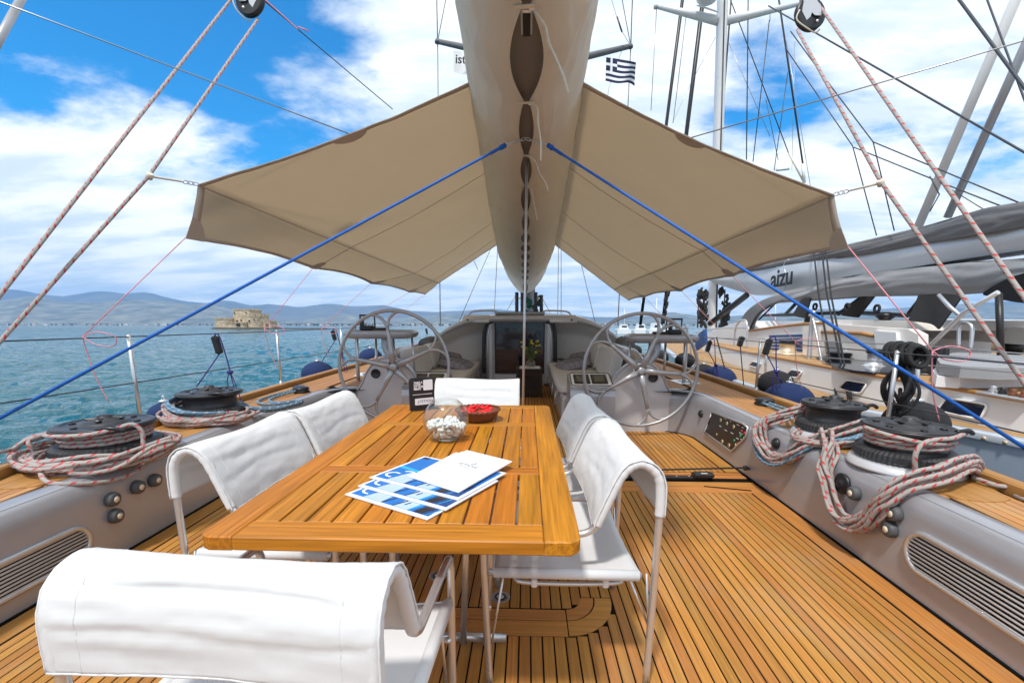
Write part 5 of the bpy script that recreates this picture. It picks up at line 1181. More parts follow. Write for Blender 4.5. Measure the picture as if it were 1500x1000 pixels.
# wicker chest with tray
ch = thing('wicker_chest', 'dark wicker chest standing in the walkway before the companionway', 'chest', (0.25, 7.6, 0))
mb = MB(); n_ = 22
for j in range(n_):
    z0_ = 0.015+0.43*j/n_
    mb.box((0.25, 7.62, z0_+0.0095), (0.40+0.008*(j % 2), 0.42+0.008*(j % 2), 0.0185), bev=0.006)
mb.build('woven_body', 'wicker', ch)
for sx in (-1, 1):
    for sy in (-1, 1): mb = MB(); mb.box((0.25+sx*0.20, 7.62+sy*0.21, 0.225), (0.03, 0.03, 0.45), bev=0.008); mb.build('corner_post', 'wicker', ch)
mb = MB(); mb.box((0.25, 7.62, 0.462), (0.44, 0.46, 0.022), bev=0.006); lid = mb.build('lid', 'wicker', ch)
mb = MB(); mb.tube(smooth([(0.17, 7.395, 0.30), (0.20, 7.38, 0.36), (0.25, 7.375, 0.38), (0.30, 7.38, 0.36), (0.33, 7.395, 0.30)], 5), 0.012, 6); mb.build('handle', 'wicker', ch)
mb = MB(); mb.box((0.26, 7.60, 0.478), (0.34, 0.34, 0.008)); mb.build('glass_tray', 'cream', label='pale flat tray on the wicker chest under the vase', cat='tray')
vs_ = thing('flower_vase', 'round glass vase with green sprigs and yellow flowers on the wicker chest', 'vase', (0.27, 7.50, 0.483))
mb = MB(); mb.lathe([(r__*1.45, z__*1.35) for r__, z__ in [(0.0, 0.002), (0.045, 0.002), (0.058, 0.03), (0.06, 0.05), (0.045, 0.08), (0.022, 0.10), (0.03, 0.135), (0.028, 0.135), (0.019, 0.10), (0.041, 0.08), (0.055, 0.05), (0.05, 0.02), (0.0, 0.008)]], (0.27, 7.50, 0.483), 28); mb.build('glass_vase', 'glass', vs_)
rv = random.Random(9); stem, leaf, flo = MB(), MB(), MB()
for k in range(22):
    a = rv.uniform(0, 6.28); r1 = rv.uniform(0.03, 0.17); h1 = rv.uniform(0.26, 0.46)-r1*0.5; b0_ = Vector((0.27, 7.5, 0.52)); tp_ = b0_+Vector((r1*math.cos(a), r1*math.sin(a), h1))
    stem.tube([b0_, b0_.lerp(tp_, .5)+Vector((0,0,.03)), tp_], 0.0025, 4)
    for j in range(9):
        c_ = b0_.lerp(tp_, rv.uniform(.4, 1.02))+Vector((rv.uniform(-.02,.02), rv.uniform(-.02,.02), rv.uniform(-.01,.02))); d_ = Vector((rv.uniform(-1,1), rv.uniform(-1,1), rv.uniform(-.3,1))).normalized(); e_ = d_.cross(Vector((rv.random(), rv.random(), 1))).normalized()
        l_, w_ = rv.uniform(.03, .055), rv.uniform(.008, .014); leaf.add([c_, c_+d_*l_*.5+e_*w_, c_+d_*l_, c_+d_*l_*.5-e_*w_], [(0,1,2,3)])
    if k % 2: blob(flo, tp_+Vector((0,0,.01)), .024, .024, .016, a, rnd=rv)
stem.build('stems', 'leaf', vs_); leaf.build('leaves', 'leaf', vs_); flo.build('blossoms', 'flower', vs_)
# ================================================================== boom and stowed mainsail overhead
def zbot(y): return 2.72-0.0865*(y-4.0)
def bxc(y): return lerp(0.205, 0.15, min(1, max(0, (y-3)/9.5)))
def solve(py):
    lo, hi = 1.2, 14
    for _ in range(40):
        m_ = (lo+hi)/2; p = at(771, py, y=m_)
        if p.z > zbot(m_): hi = m_
        else: lo = m_
    return (lo+hi)/2
nodes = [1.0, 1.9]+[solve(v) for v in (6, 148, 226, 271, 311, 340, 357, 370, 382, 393, 402, 411)]+[13.0]
AMP = [0.08, 0.08, 0.082, 0.04, 0.036, 0.038, 0.032, 0.05, 0.06, 0.06, 0.06, 0.06, 0.06, 0.05]
def gap(y):

    for i in range(len(nodes)-1):
        if nodes[i] <= y <= nodes[i+1]:
            f = (y-nodes[i])/(nodes[i+1]-nodes[i]); return 0.022+AMP[i]*math.sin(math.pi*f)**0.9*(1 if i > 2 else 1)
    return 0.02
def bw_(y): return interp([(1, .38), (2.5, .41), (3.9, .455), (7, .56), (10.5, .66), (12.2, .62), (12.9, .50)], y)
def bh_(y): return interp([(1, .36), (3.9, .40), (10.5, .76), (12.2, .8), (12.9, .72)], y)
BP = [(0.0, 0.0), (0.16, 0.02), (0.36, 0.10), (0.60, 0.28), (0.80, 0.55), (0.93, 0.80), (1.0, 1.05), (1.0, 1.35), (0.93, 1.7), (0.75, 2.0), (0.4, 2.15), (0.0, 2.2)]
ms = thing('boom', 'boom with the mainsail stowed in a pale canvas cover laced along the bottom', 'boom', (0.2, 7, 2.4))
for s in (-1, 1):
    def bf(u, v, s=s):
        y = lerp(1.0, 12.95, u**1.15); i = v*(len(BP)-1); a = int(min(i, len(BP)-2)); f = i-a
        fx_ = lerp(BP[a][0], BP[a+1][0], f); fz_ = lerp(BP[a][1], BP[a+1][1], f); w = bw_(y); h = bh_(y); g = gap(y)
        x = g+(w-g)*fx_ if v < 0.95 else w*fx_
        n = 1-abs(v*2-1)
        wr = 0.024*nz(y*0.9+s*9, v*5, s*3)+0.026*nz(y*2.2-v*4, v*6+y*1.3, s*5)+0.013*nz(y*6+v*7, v*9-y*2, s)+0.012*abs(nz(y*3+v*5, v*3, s+7))
        fold = 0.018*math.sin(v*26+y*1.7+2*nz(y*.5, v*3))*max(0, 0.7-v)*(0.3+0.7*max(0, min(1, (y-5)/4)))
        rd = 0.020*(0.28-min(0.28, abs(nz(y*1.3+v*6.5, v*2.2-y*0.5, s*2+3))))/0.28+0.012*(0.22-min(0.22, abs(nz(y*3.1-v*9, v*5+y, s*4+1))))/0.22
        wr = wr*(1-0.55*min(1, max(0, (v-0.3)/0.2)))+rd*max(0.1, 1-max(0, v-0.25)/0.25)
        x += (wr+fold)*min(1, v*7)
        z = zbot(y)+h*fz_+(wr+fold)*0.6*min(1, v*5)-0.02*math.exp(-v*14)*0
        if v > 0.97: x = max(0.0, x*0.2) if v > 0.99 else x
        return (bxc(y)+s*x, y, z)
    mb = MB(); mb.grid(bf, 340, 80, flip=(s > 0)); mb.build('sail_cover', 'sailbag', ms, solid=0.004)
    mb = MB(); mb.tube([Vector(bf(k/260, 0.0))+Vector((0, 0, 0.0)) for k in range(261)], 0.006, 6); mb.build('cover_hem', 'sailbag', ms)
# the boom itself
mb = MB(); ys = [1.0+0.4*k for k in range(31)]; vs = []; n = 20
for y in ys:
    for k in range(n): a = 2*math.pi*k/n; vs.append((bxc(y)+0.155*math.cos(a), y, zbot(y)+0.21+0.175*math.sin(a)))
mb.add(vs, [(j*n+k, j*n+(k+1) % n, (j+1)*n+(k+1) % n, (j+1)*n+k) for j in range(len(ys)-1) for k in range(n)]+[tuple(range(n-1, -1, -1)), tuple((len(ys)-1)*n+k for k in range(n))], 0, True)
bo = mb.build('boom_tube', 'boom', ms)
mb = MB()
ya, yb = solve(60), solve(24)
for k in range(30, 40): pass
mb.box((bxc(3)+0.0, (ya+yb)/2, zbot((ya+yb)/2)+0.030), (0.062, abs(ya-yb), 0.02), bev=0.008, rx=math.atan(-0.0865)); sl_ = mb.build('slot_frame', 'steel_satin', ms)
mb = MB(); mb.box((bxc(3), (ya+yb)/2, zbot((ya+yb)/2)+0.022), (0.04, abs(ya-yb)*0.88, 0.018), rx=math.atan(-0.0865)); mb.build('slot', 'black', ms)
for k_, y in enumerate(nodes[2:-1]):
    mb = MB(); w_ = 0.075 if k_ < 2 else 0.065
    mb.box((bxc(y)+(0.0 if k_ else -0.01), y, zbot(y)-0.012), (w_+0.03, 0.028 if k_ < 3 else 0.02, 0.006), rz=R(-20 if k_ < 3 else -8), ry=R(8), bev=0.001)
    mb.build('tie_strap', 'cream_tape', ms)
    if k_ < 4: mb = MB(); mb.box((bxc(y)+0.025, y+0.01, zbot(y)-0.017), (0.022, 0.022, 0.004), rz=R(-20)); mb.build('strap_buckle', 'flag_white', ms)
def cord(name, pts, r, m_, label, cat='cord', group=None, k=5, n=6, parent=None):
    mb = MB(); mb.tube(smooth(pts, k) if k > 1 else pts, r, n)
    return mb.build(name, m_, parent, label=label, cat=cat, group=group)
for (a, pts, r) in ((nodes[2], [(783, 8), (792, 28), (800, 42), (803, 60), (812, 80), (824, 108), (833, 137)], 0.006), (nodes[3], [(778, 148), (787, 158), (788, 180), (792, 205), (792, 236)], 0.0055), (nodes[4], [(775, 222), (784, 236), (790, 252), (800, 270), (803, 280)], 0.0055), (nodes[5], [(778, 270), (781, 290), (784, 306), (787, 322)], 0.005)):
    q = [at(px, py, y=a+0.02)-Vector((0, 0.0, 0.0)) for px, py in pts]
    q = [Vector((p.x, p.y, min(p.z, zbot(a)-0.02-0.0*i))) if i < 1 else p for i, p in enumerate(q)]
    mb = MB(); mb.tube(smooth(q, 4), r, 6); mb.build('tie_tail', 'cream_tape', ms)
# chains of shackles at the boom end and the two blue guys
eye = at(770, 203, y=3.98)
for s, e0, e1, nm in ((-1, (740, 213), (-2.617, 2.3, 0.78), 'left'), (1, (803, 213), (2.721, 2.3, 0.67), 'right')):
    p0 = at(*e0, y=3.97); p1 = Vector(e1); d = (p1-p0); p2 = p0+d*1.10
    t = thing('guy_rope', 'taut bright blue rope from under the boom down past the %s side of the picture' % nm, 'rope', p0, group='two blue ropes from the boom')
    mb = MB(); mb.tube([p0, p0+d*0.012, p0+d*0.03, p0+d*0.5, p2], [0.014, 0.015, 0.0095, 0.0095, 0.0095], 10); mb.build('rope', 'blue_rope', t)
    mb = MB(); mb.tube([p0-d.normalized()*0.0, p0+d.normalized()*0.05], [0.019, 0.019], 10); mb.tube([p0+d.normalized()*0.045, p0+d.normalized()*0.16], 0.0125, 10); mb.build('splice', 'blue_rope', t)
    ch_ = (p0-eye); 
    for k in range(5):
        c_ = eye+ch_*((k+0.6)/5.4); dd = ch_.normalized(); sd_ = dd.cross(Vector((0,0,1))).normalized() if k % 2 else Vector((0,0,1))
        mb = MB(); L_ = ch_.length/5.4*0.62
        mb.tube([c_+dd*L_*math.cos(a)+sd_*0.011*math.sin(a) for a in [2*math.pi*j/14 for j in range(14)]], 0.0035, 6, closed=True); mb.build('chain_link', 'steel_satin', t)
# prop pole under the boom
pt, pb = at(772, 232, y=4.45), at(766, 600, y=4.45)
t = thing('boom_prop', 'slim pale pole standing upright under the boom behind the table', 'pole', (pb.x, 4.45, 0))
pf_ = pt+(pb-pt)*(pt.z/(pt.z-pb.z))
mb = MB(); mb.tube([pf_, pt], 0.0125, 12); mb.build('tube', 'steel_satin', t)
mb = MB(); mb.tube(smooth([pt+Vector((-0.03, 0, 0.16)), pt+Vector((-0.025, 0, 0.05)), pt+Vector((0, 0, 0.0)), pt+Vector((0.025, 0, 0.05)), pt+Vector((0.03, 0, 0.16))], 5), 0.012, 6); mb.build('sling', 'cream_tape', t)
mb = MB(); mb.lathe([(0.03, 0), (0.03, 0.01), (0.014, 0.02)], (pf_.x, pf_.y, 0), 14); mb.build('foot', 'steel_satin', t)
# ================================================================== awning
def awn(s, ridge_n, ridge_f, crease, low, patch_px, lowp, nm):
    t = thing('awning', '%s half of the beige canvas awning stretched below the boom' % nm, 'awning', (s*1.4, 7, 1.9), group='two halves of the awning')
    cr = [(y, at(px, py, y=y)) for px, py, y in crease]; lw = [(y, at(px, py, y=yy)) for px, py, y, yy in low]
    def pt_(tab, y):
        for (a, va), (b_, vb) in zip(tab, tab[1:]):
            if y <= b_+1e-9: f = max(0, (y-a)/(b_-a)); return va.lerp(vb, f)
        return tab[-1][1]
    crs = smooth([p for _, p in cr], 10); 
    def along(P, v): i = v*(len(P)-1); a = int(min(i, len(P)-2)); return P[a].lerp(P[a+1], i-a)
    rn, rf = at(*ridge_n, y=3.9), at(*ridge_f, y=10.5); rn.x -= s*0.06; rf.x -= s*0.10
    def roof_(u, v):
        r_ = rn.lerp(rf, v); c_ = along(crs, v); p = r_.lerp(c_, u)
        sag = -0.05*math.sin(math.pi*u)*math.sin(math.pi*v)
        for (y_, q) in cr[1:-1]:
            pass
        edge = 0.10*math.sin(math.pi*u)*(max(0, 1-v/0.12)**2)
        return (p.x, p.y+edge, p.z+sag+0.006*nz(u*5, v*9, s)+0.004*nz(u*14, v*5, 4+s))
    nv = 60
    mb = MB(); mb.grid(roof_, 30, nv, flip=(s > 0)); rfp = mb.build('roof_panel', 'awning', t, solid=0.002)
    L_ = [p for _, p in lw]
    fr = [0.0]+[max(0, min(1, (y-3.6)/(10.5-3.6))) for y, _ in lw[1:]]
    def lowpt(v):
        for k in range(len(fr)-1):
            if v <= fr[k+1]+1e-9:
                f = (v-fr[k])/(fr[k+1]-fr[k]); p = L_[k].lerp(L_[k+1], f); p = p.copy(); sc_ = (fr[k+1]-fr[k]); p.z += 0.11*sc_*math.sin(math.pi*f); p.x -= s*0.10*sc_*math.sin(math.pi*f); return p
        return L_[-1]
    def val(u, v):
        c_ = Vector(roof_(1.0, v)); l_ = lowpt(v); p = c_.lerp(l_, u)
        b_ = 0.03*math.sin(math.pi*u)
        return (p.x-s*b_*0.5+0.004*nz(u*4, v*12, s), p.y, p.z+0.008*nz(u*3+1, v*14, 2*s)*u)
    mb = MB(); mb.grid(val, 12, nv, flip=(s > 0)); mb.build('valance', 'awning', t, solid=0.002)
    # hems and seams
    def strip(name, f0, f1, n_=60, off=0.004, m_='awning_hem'):
        mb = MB(); mb.grid(lambda u, v: Vector(f0(v)).lerp(Vector(f1(v)), u)+Vector((0, -0.002, -off)), 1, n_, flip=(s > 0)); return mb.build(name, m_, t, solid=0.002)
    strip('hem', lambda v: roof_(v, 0.0), lambda v: roof_(v, 0.009)); strip('hem', lambda v: val(1.0, v), lambda v: val(0.93, v)); strip('hem', lambda v: val(v, 0.0), lambda v: val(v, 0.014), 14)
    strip('hem', lambda v: roof_(v, 1.0), lambda v: roof_(v, 0.985))
    def line(name, f, n_=50, r=0.0045): mb = MB(); mb.tube([Vector(f(k/n_))-Vector((0,0,0.004)) for k in range(n_+1)], r, 5); mb.build(name, 'awning_hem', t)
    line('seam', lambda v: roof_(1.0, v))
    for v_ in fr[1:-1]: line('seam', lambda u, v_=v_: roof_(u, v_), r=0.0035); line('seam', lambda u, v_=v_: val(u, v_), 14, r=0.0045)
    # reinforcing patches
    def disc(fn, cu, cv, ru, rv_, a0, a1, name='corner_patch'):
        mb = MB(); n = 16; vs = [Vector(fn(min(1, max(0, cu)), min(1, max(0, cv))))]
        for k in range(n+1):
            a = R(a0+(a1-a0)*k/n); vs.append(Vector(fn(min(1, max(0, cu+ru*math.cos(a))), min(1, max(0, cv+rv_*math.sin(a))))))
        vs = [v+Vector((0, -0.003, -0.008)) for v in vs]
        mb.add(vs, [(0, k+1, k+2) for k in range(n)]); mb.build(name, 'awning_hem', t, solid=0.0015)
    disc(roof_, patch_px, 0.0, 0.065, 0.026, 0, 180)
    disc(val, 1.0, 0.0, 0.40, 0.028, 90, 180)
    for v_ in fr[1:-1]: disc(val, 1.0, v_, 0.30, 0.016, 90, 270)
    return t, roof_, val, fr, L_
CL = [(290, 270, 3.6), (487, 352, 5.7), (575, 388, 8.2), (618, 405, 9.7), (642, 415, 10.5)]
LL = [(272, 348, 3.6, 3.55), (458, 393, 5.7, 5.7), (543, 415, 8.2, 8.2), (600, 428, 9.7, 9.7), (623, 431, 10.5, 10.5)]
CR_ = [(1222, 285, 3.6), (1040, 363, 5.5), (968, 395, 7.5), (925, 412, 9.4), (900, 425, 10.5)]
LR_ = [(1243, 362, 3.6, 3.55), (1073, 404, 5.5, 5.5), (998, 426, 7.5, 7.5), (944, 435, 9.4, 9.4), (921, 440, 10.5, 10.5)]
tL, roofL, valL, frL, lowL = awn(-1, (692, 113), (727, 355), CL, LL, 0.49, None, 'left')
tR, roofR, valR, frR, lowR = awn(1, (862, 118), (815, 355), CR_, LR_, 0.47, None, 'right')
# ================================================================== running backstay ropes and blocks
def backstay(s, pA, pB, pC, pD, bpx, nm):
    """outer fall A->B, inner fall C(block) ... strap ... D"""
    t = thing('backstay_tackle', 'red flecked rope tackle running up to a block at the top %s' % nm, 'rope tackle', at(*bpx, y=4.6), group='rope tackles on either side')
    a0 = at(*pA[0], y=pA[1]); a1 = at(*pB[0], y=pB[1]); a2 = a1+(a1-a0)*0.45
    mb = MB(); mb.tube([a0, a1, a2], 0.0115, 8); mb.build('rope', 'rope_red', t)
    pts = [at(*p, y=y) for p, y in pC]; e = pts[-1]+(pts[-1]-pts[-2])*0.55
    mb = MB(); mb.tube(pts+[e], 0.0115, 8); mb.build('rope', 'rope_red', t)
    return t, pts
tl, ptl = backstay(-1, ((345, -9), 4.65), ((0, 432), 2.4), [((378, 28), 4.6), ((218, 258), 3.3), ((0, 500), 2.4)], None, (365, 5), 'left')
tr, ptr = backstay(1, ((1203, 12), 4.6), ((1500, 435), 2.4), [((1168, 44), 4.55), ((1290, 266), 3.3), ((1500, 560), 2.4)], None, (1185, 22), 'right')
def block(cpx, y, nm, ang, parent):
    c = at(*cpx, y=y); s = 1 if nm == 'right' else -1
    ax = Vector((math.cos(ang), 0, math.sin(ang)))
    b_ = thing_part('block', parent, c)
    mb = MB(); mb.lathe([(0.115, -0.022), (0.135, -0.02), (0.135, -0.010), (0.118, 0), (0.135, 0.010), (0.135, 0.02), (0.115, 0.022)], c, 32, axis=(0.15*s, -1, 0.1)); mb.build('sheave', 'black', b_)
    for k in range(8): a = k*math.pi/4; mb = MB(); mb.lathe([(0.012, -0.024), (0.012, 0.026), (0, 0.027)], c+Vector((0.085*math.cos(a), 0, 0.085*math.sin(a))), 8, axis=(0, -1, 0)); mb.build('bearing', 'steel_satin', b_)
    mb = MB(); u = ax; w_ = Vector((-math.sin(ang), 0, math.cos(ang)))
    poly = [c+u*a+w_*b2 for a, b2 in ((-0.05, -0.07), (0.02, -0.085), (0.10, -0.05), (0.26, -0.028), (0.30, 0), (0.26, 0.028), (0.10, 0.05), (0.02, 0.085), (-0.05, 0.07), (-0.03, 0.02), (0.0, 0.0), (-0.03, -0.02))]
    for yo in (-0.034, 0.028): mb.prism([p+Vector((0, yo, 0)) for p in poly], (0, 0.006, 0))
    mb.build('cheek', 'silver_light', b_)
    mb = MB(); mb.tube(smooth([c+u*0.05+w_*0.10+Vector((0,-.04,0)), c-u*0.02+w_*0.145+Vector((0,-.05,0)), c-u*0.13+w_*0.06+Vector((0,-.05,0)), c-u*0.155-w_*0.02, c-u*0.14-w_*0.06], 5), 0.006, 6); mb.build('lashing', 'cream_tape', b_)
    mb = MB(); mb.tube([c+u*0.25, c+u*0.45, c+u*6], [0.03, 0.012, 0.008], 10); mb.build('pendant', 'dark_wire', b_)
block((367, 2), 4.6, 'left', R(62), tl); block((1186, 22), 4.6, 'right', R(108), tr)
# straps from the tackles to the awning corners
for s, p, c, y, nm in ((-1, (219, 258), (290, 270), 3.3, 'left'), (1, (1290, 268), (1222, 285), 3.3, 'right')):
    a, b_ = at(*p, y=3.3), at(*c, y=3.6); t = thing('corner_strap', 'cream webbing strap with snap hooks holding the %s awning corner to the rope tackle' % nm, 'strap', a, group='straps at the awning corners')
    m_ = a.lerp(b_, 0.68); mb = MB(); mb.tube([a, m_], [0.009, 0.006], 6); mb.lathe([(0.02, -0.02), (0.022, 0), (0.02, 0.02)], a, 12, axis=(s*-0.55, -0.3, 0.75)); mb.build('webbing', 'cream_tape', t)
    for k in range(3):
        c_ = m_.lerp(b_, (k+0.5)/3); dd = (b_-m_).normalized(); n_ = Vector((0,0,1)); mb = MB(); mb.tube([c_+dd*0.024*math.cos(a_)+n_*0.012*math.sin(a_) for a_ in [2*math.pi*j/14 for j in range(14)]], 0.0035, 6, closed=True); mb.build('snap_hook', 'steel_satin', t)
# wires holding the awning's aft edge out
pw = Vector(roofL(0.49, 0)); cord('awning_wire', [pw, at(0, 3, y=3.2)+Vector((0,0,0)), at(0, 3, y=3.2)+(at(0, 3, y=3.2)-pw)*0.3], 0.0045, 'wire', 'thin pale line from the left awning edge out to the top left corner', k=1)
pw2 = Vector(roofR(0.47, 0)); cord('awning_wire', [pw2, at(1500, 60, y=3.2), at(1500, 60, y=3.2)+(at(1500, 60, y=3.2)-pw2)*0.3], 0.0045, 'wire', 'thin line from the right awning edge out to the right edge of the picture', k=1)
a_ = at(436, 43, y=5.5); b_ = at(575, 160, y=6.6); cord('signal_halyard', [a_+(a_-b_)*0.6, a_, b_], 0.006, 'dark_wire', 'dark line crossing the blue sky above the left awning', k=1)
cord('red_cord', [a_+(a_-b_)*0.5+Vector((0.02,0,0.015)), a_, a_+Vector((0.02,-0.02,0.01)), a_+Vector((0.12,0,-0.02))], 0.0075, 'pink_rope', 'red cord knotted to the dark line above the left awning', k=1)
cord('backstay', [at(34, -6, y=4.4), at(-30, 110, y=3.9)], 0.03, 'silver_wheel', 'thick pale backstay crossing the top left corner', cat='stay', k=1, n=12)
# ================================================================== own mast, shrouds, spreaders
MY = 13.4
mt = thing('mast', 'silver mast of the yacht rising behind the boom, its foot wrapped in green cloth', 'mast', (0.28, MY, 0.9))
mb = MB(); mb.tube([(0.24, MY, 0.9), (0.24, MY, 30)], [0.19, 0.17], 20); mb.build('mast_tube', 'silver', mt)
mb = MB(); 
for k in range(9): blob(mb, (0.24+rp.uniform(-0.3, 0.34), MY-0.35, 1.42+0.05*k), 0.09, 0.08, 0.09, k)
mb.build('green_wrap', 'darkgreen', mt)
for (px, py0, py1, m_) in ((757, 463, 428, 'black'), (765, 463, 426, 'winch'), (785, 463, 428, 'black'), (793, 462, 432, 'black')):
    mb = MB(); mb.tube([at(px, py0, y=MY-0.4), at(px, py1, y=MY-0.4)], 0.05, 8); mb.build('halyard_jammer', m_, mt)
for (px, py) in ((761, 437), (789, 437)): mb = MB(); c_ = at(px, py, y=MY-0.5); mb.lathe([(0.03, 0), (0.03, 0.03), (0, 0.035)], c_, 10, axis=(0,-1,0)); mb.build('brass_eye', 'brass', mt)
sp = {}
for s, e in ((-1, (641, 61)), (1, (923, 68))):
    tip = at(*e, y=MY+0.2); root = Vector((0.24+s*0.1, MY+0.1, tip.z-0.55)); sp[s] = tip
    mb = MB(); mb.tube([root, tip], [0.11, 0.06], 12); mb.lathe([(0.075, -0.04), (0.08, 0), (0.05, 0.06)], tip, 12); mb.build('spreader', 'bag_dark', mt)
def shroud(p0, p1, r=0.011, m_='wire', nm='shroud'): mb = MB(); mb.tube([p0, p1], r, 6); mb.build(nm, m_, mt)
for (e, b0_, e_y) in (((641, 61), (645, 478), MY), ((924, 68), (905, 478), MY)):
    t0 = at(*e, y=MY+0.2); shroud(at(*b0_, y=MY), t0, 0.014); shroud(t0, t0+Vector((0.05 if t0.x < 0 else -0.05, 0, 8)), 0.014); shroud(t0, t0+Vector((1.5 if t0.x < 0 else -1.5, 0, 6)), 0.011)
for (a, b0_) in (((712, 380), (671, 474)), ((729, 360), (724, 459)), ((818, 368), (817, 463)), ((822, 368), (822, 463)), ((848, 372), (872, 473)), ((700, 395), (690, 372)), ((757, 430), (742, 456)), ((792, 432), (806, 458))):
    p0, p1 = at(*b0_, y=MY-0.3), at(*a, y=MY-0.3); shroud(p0, p1+(p1-p0)*1.2 if abs(a[1]-b0_[1]) > 60 else p1, 0.009)
for (a, b0_, nm) in (((672, 330), (690, 372), 'x'),): pass
# flags under the spreaders
def flag(O, ux_, w, h, mats, fn, label, nm, cat='flag'):
    t = thing(nm, label, cat, O)
    mb = MB(); nu, nv = 27, 18
    def f(u, v):
        return (O.x+ux_*w*u, O.y+0.16*math.sin(u*7+v)*u, O.z-h*v-0.16*w*u+0.07*math.sin(u*7.5+v)*u*w+0.05*w*math.sin(3*v+6*u)*u)
    mb.grid(f, nu, nv, mf=fn); mb.build('cloth', mats, t); return t, f
fo = at(888, 84, y=MY-0.1)
def greek(i, j):
    st = j//2
    if i < 10 and st < 5: return 1 if (st == 2 or 4 <= i < 6) else 0
    return 1 if st % 2 else 0
flag(fo, 1, 0.80, 0.56, ['flag_blue', 'flag_white'], greek, 'blue and white striped national flag flying below the right spreader', 'courtesy_flag')
fo2 = at(664, 74, y=MY-0.1)
tfl, ff = flag(fo2, 1, 0.80, 0.52, ['flag_white', 'flag_white'], lambda i, j: 0, 'white house flag with dark lettering below the left spreader, half behind the sail cover', 'house_flag')
text('lettering', 'istion', 0.30, 'ink', basis(fo2+Vector((0.40, -0.16, -0.31)), (1, 0, -0.05), (0, 0, 1)), tfl, extrude=0.002, bold=0.006)
cord('flag_halyard', [sp[1]+Vector((-0.2,0,-0.05)), at(893, 118, y=MY-0.1)+Vector((-.02,0,-.2)), at(888, 160, y=MY)], 0.006, 'wire', 'thin halyard carrying the striped flag', k=1)
mb = MB(); mb.tube([at(896, 0, y=MY), at(903, 24, y=MY), at(912, 48, y=MY), at(922, 64, y=MY)], [0.006, 0.006, 0.006, 0.006], 6); mb.tube([at(904, 25, y=MY), at(911, 47, y=MY)], 0.022, 8); mb.build('halyard_terminal', 'dark_wire', label='thin line with a black fitting above the right spreader', cat='line')
# ================================================================== lifelines, awning ties, fenders on our rail
def stanchion(px, top, s, lb_, x=2.70):
    p = at(px[0], px[1], x=s*x); t = thing('stanchion', lb_, 'stanchion', (p.x, p.y, 0.50), group='steel stanchions on our rails')
    b0_ = Vector((s*(x+0.0), p.y, 0.5)); mb = MB(); mb.tube([b0_, Vector((p.x, p.y, p.z))], 0.0135, 10); mb.build('tube', 'steel', t)
    mb = MB(); mb.lathe([(0.028, 0), (0.028, 0.02), (0.017, 0.04), (0.017, 0.06)], b0_, 12); mb.build('socket', 'steel', t)
    mb = MB(); mb.tube([Vector((p.x, p.y-0.012, p.z-0.015)), Vector((p.x, p.y+0.012, p.z+0.0))], 0.012, 8); mb.build('cap', 'steel_satin', t); return Vector((p.x, p.y, p.z-0.01))
SL = [stanchion((188, 491), 0, -1, 'nearest steel stanchion on the left rail'), stanchion((405, 484), 0, -1, 'second steel stanchion on the left rail'), stanchion((499, 480), 0, -1, 'third steel stanchion on the left rail, seen by the wheel rim'), stanchion((548, 478), 0, -1, 'farthest steel stanchion on the left rail, by the far fender')]
SR = [stanchion((1315, 515), 0, 1, 'nearest steel stanchion on the right rail, leaning over the near winch'), stanchion((1114, 499), 0, 1, 'second steel stanchion on the right rail behind the navy fender')]
def lifeline(P, nm):
    for dz, w_ in ((0.0, 'upper'), (-0.34, 'lower')):
        a = P[0]+(P[0]-P[1])*1.2; Q = [a]+P+[P[-1]+(P[-1]-P[-2])*2.2]
        mb = MB(); mb.tube([q+Vector((0, 0, dz)) for q in Q], 0.0042, 6); mb.build('lifeline', 'dark_wire', label='%s wire lifeline along the %s rail' % (w_, nm), cat='wire')
lifeline(SL, 'left'); lifeline(SR, 'right')
def tie(p, q_px, y, label, loops_=True, s=-1, thin=0.0035):
    q = at(*q_px, x=s*2.70) if y is None else at(*q_px, y=y)
    mb = MB(); mb.tube([p, q], thin, 5)
    if loops_:
        mb.tube(smooth([q, q+Vector((0.10, 0, 0.03)), q+Vector((0.22, 0, 0.0)), q+Vector((0.20, 0, -0.06)), q+Vector((0.08, 0, -0.05)), q+Vector((0.0, 0, 0.0))], 5), thin, 5)
        mb.tube(smooth([q, q+Vector((0.02, 0, -0.15)), q+Vector((0.05, 0, -0.28)), q+Vector((0.11, 0, -0.44))], 4), thin, 5)
    mb.build('awning_tie', 'pink_rope', label=label, cat='cord', group='pink cords tying down the awning')
tie(lowL[0], (121, 493), None, 'pink cord from the near left awning corner down to the left lifeline, looped')
tie(lowL[1], (387, 481), None, 'pink cord from the second left awning point to the lifeline beside the fortress')
tie(lowL[2], (470, 482), None, 'pink cord from the third low point of the left awning to the lifeline')
tie(lowL[3], (512, 480), None, 'pink cord from the fourth low point of the left awning', False)
tie(lowL[4], (560, 478), None, 'pink cord from the far left awning corner', False)
tie(lowR[0], (1366, 514), None, 'bright pink cord from the near right awning corner down to the right lifeline', True, 1, 0.0045)
tie(lowR[1], (1165, 500), None, 'pink cord from the second low point of the right awning, looped on the right lifeline', True, 1)
tie(lowR[2], (1048, 477), None, 'pink cord from the third low point of the right awning', False, 1)
tie(lowR[3], (985, 478), None, 'pink cord from the fourth low point of the right awning', False, 1)
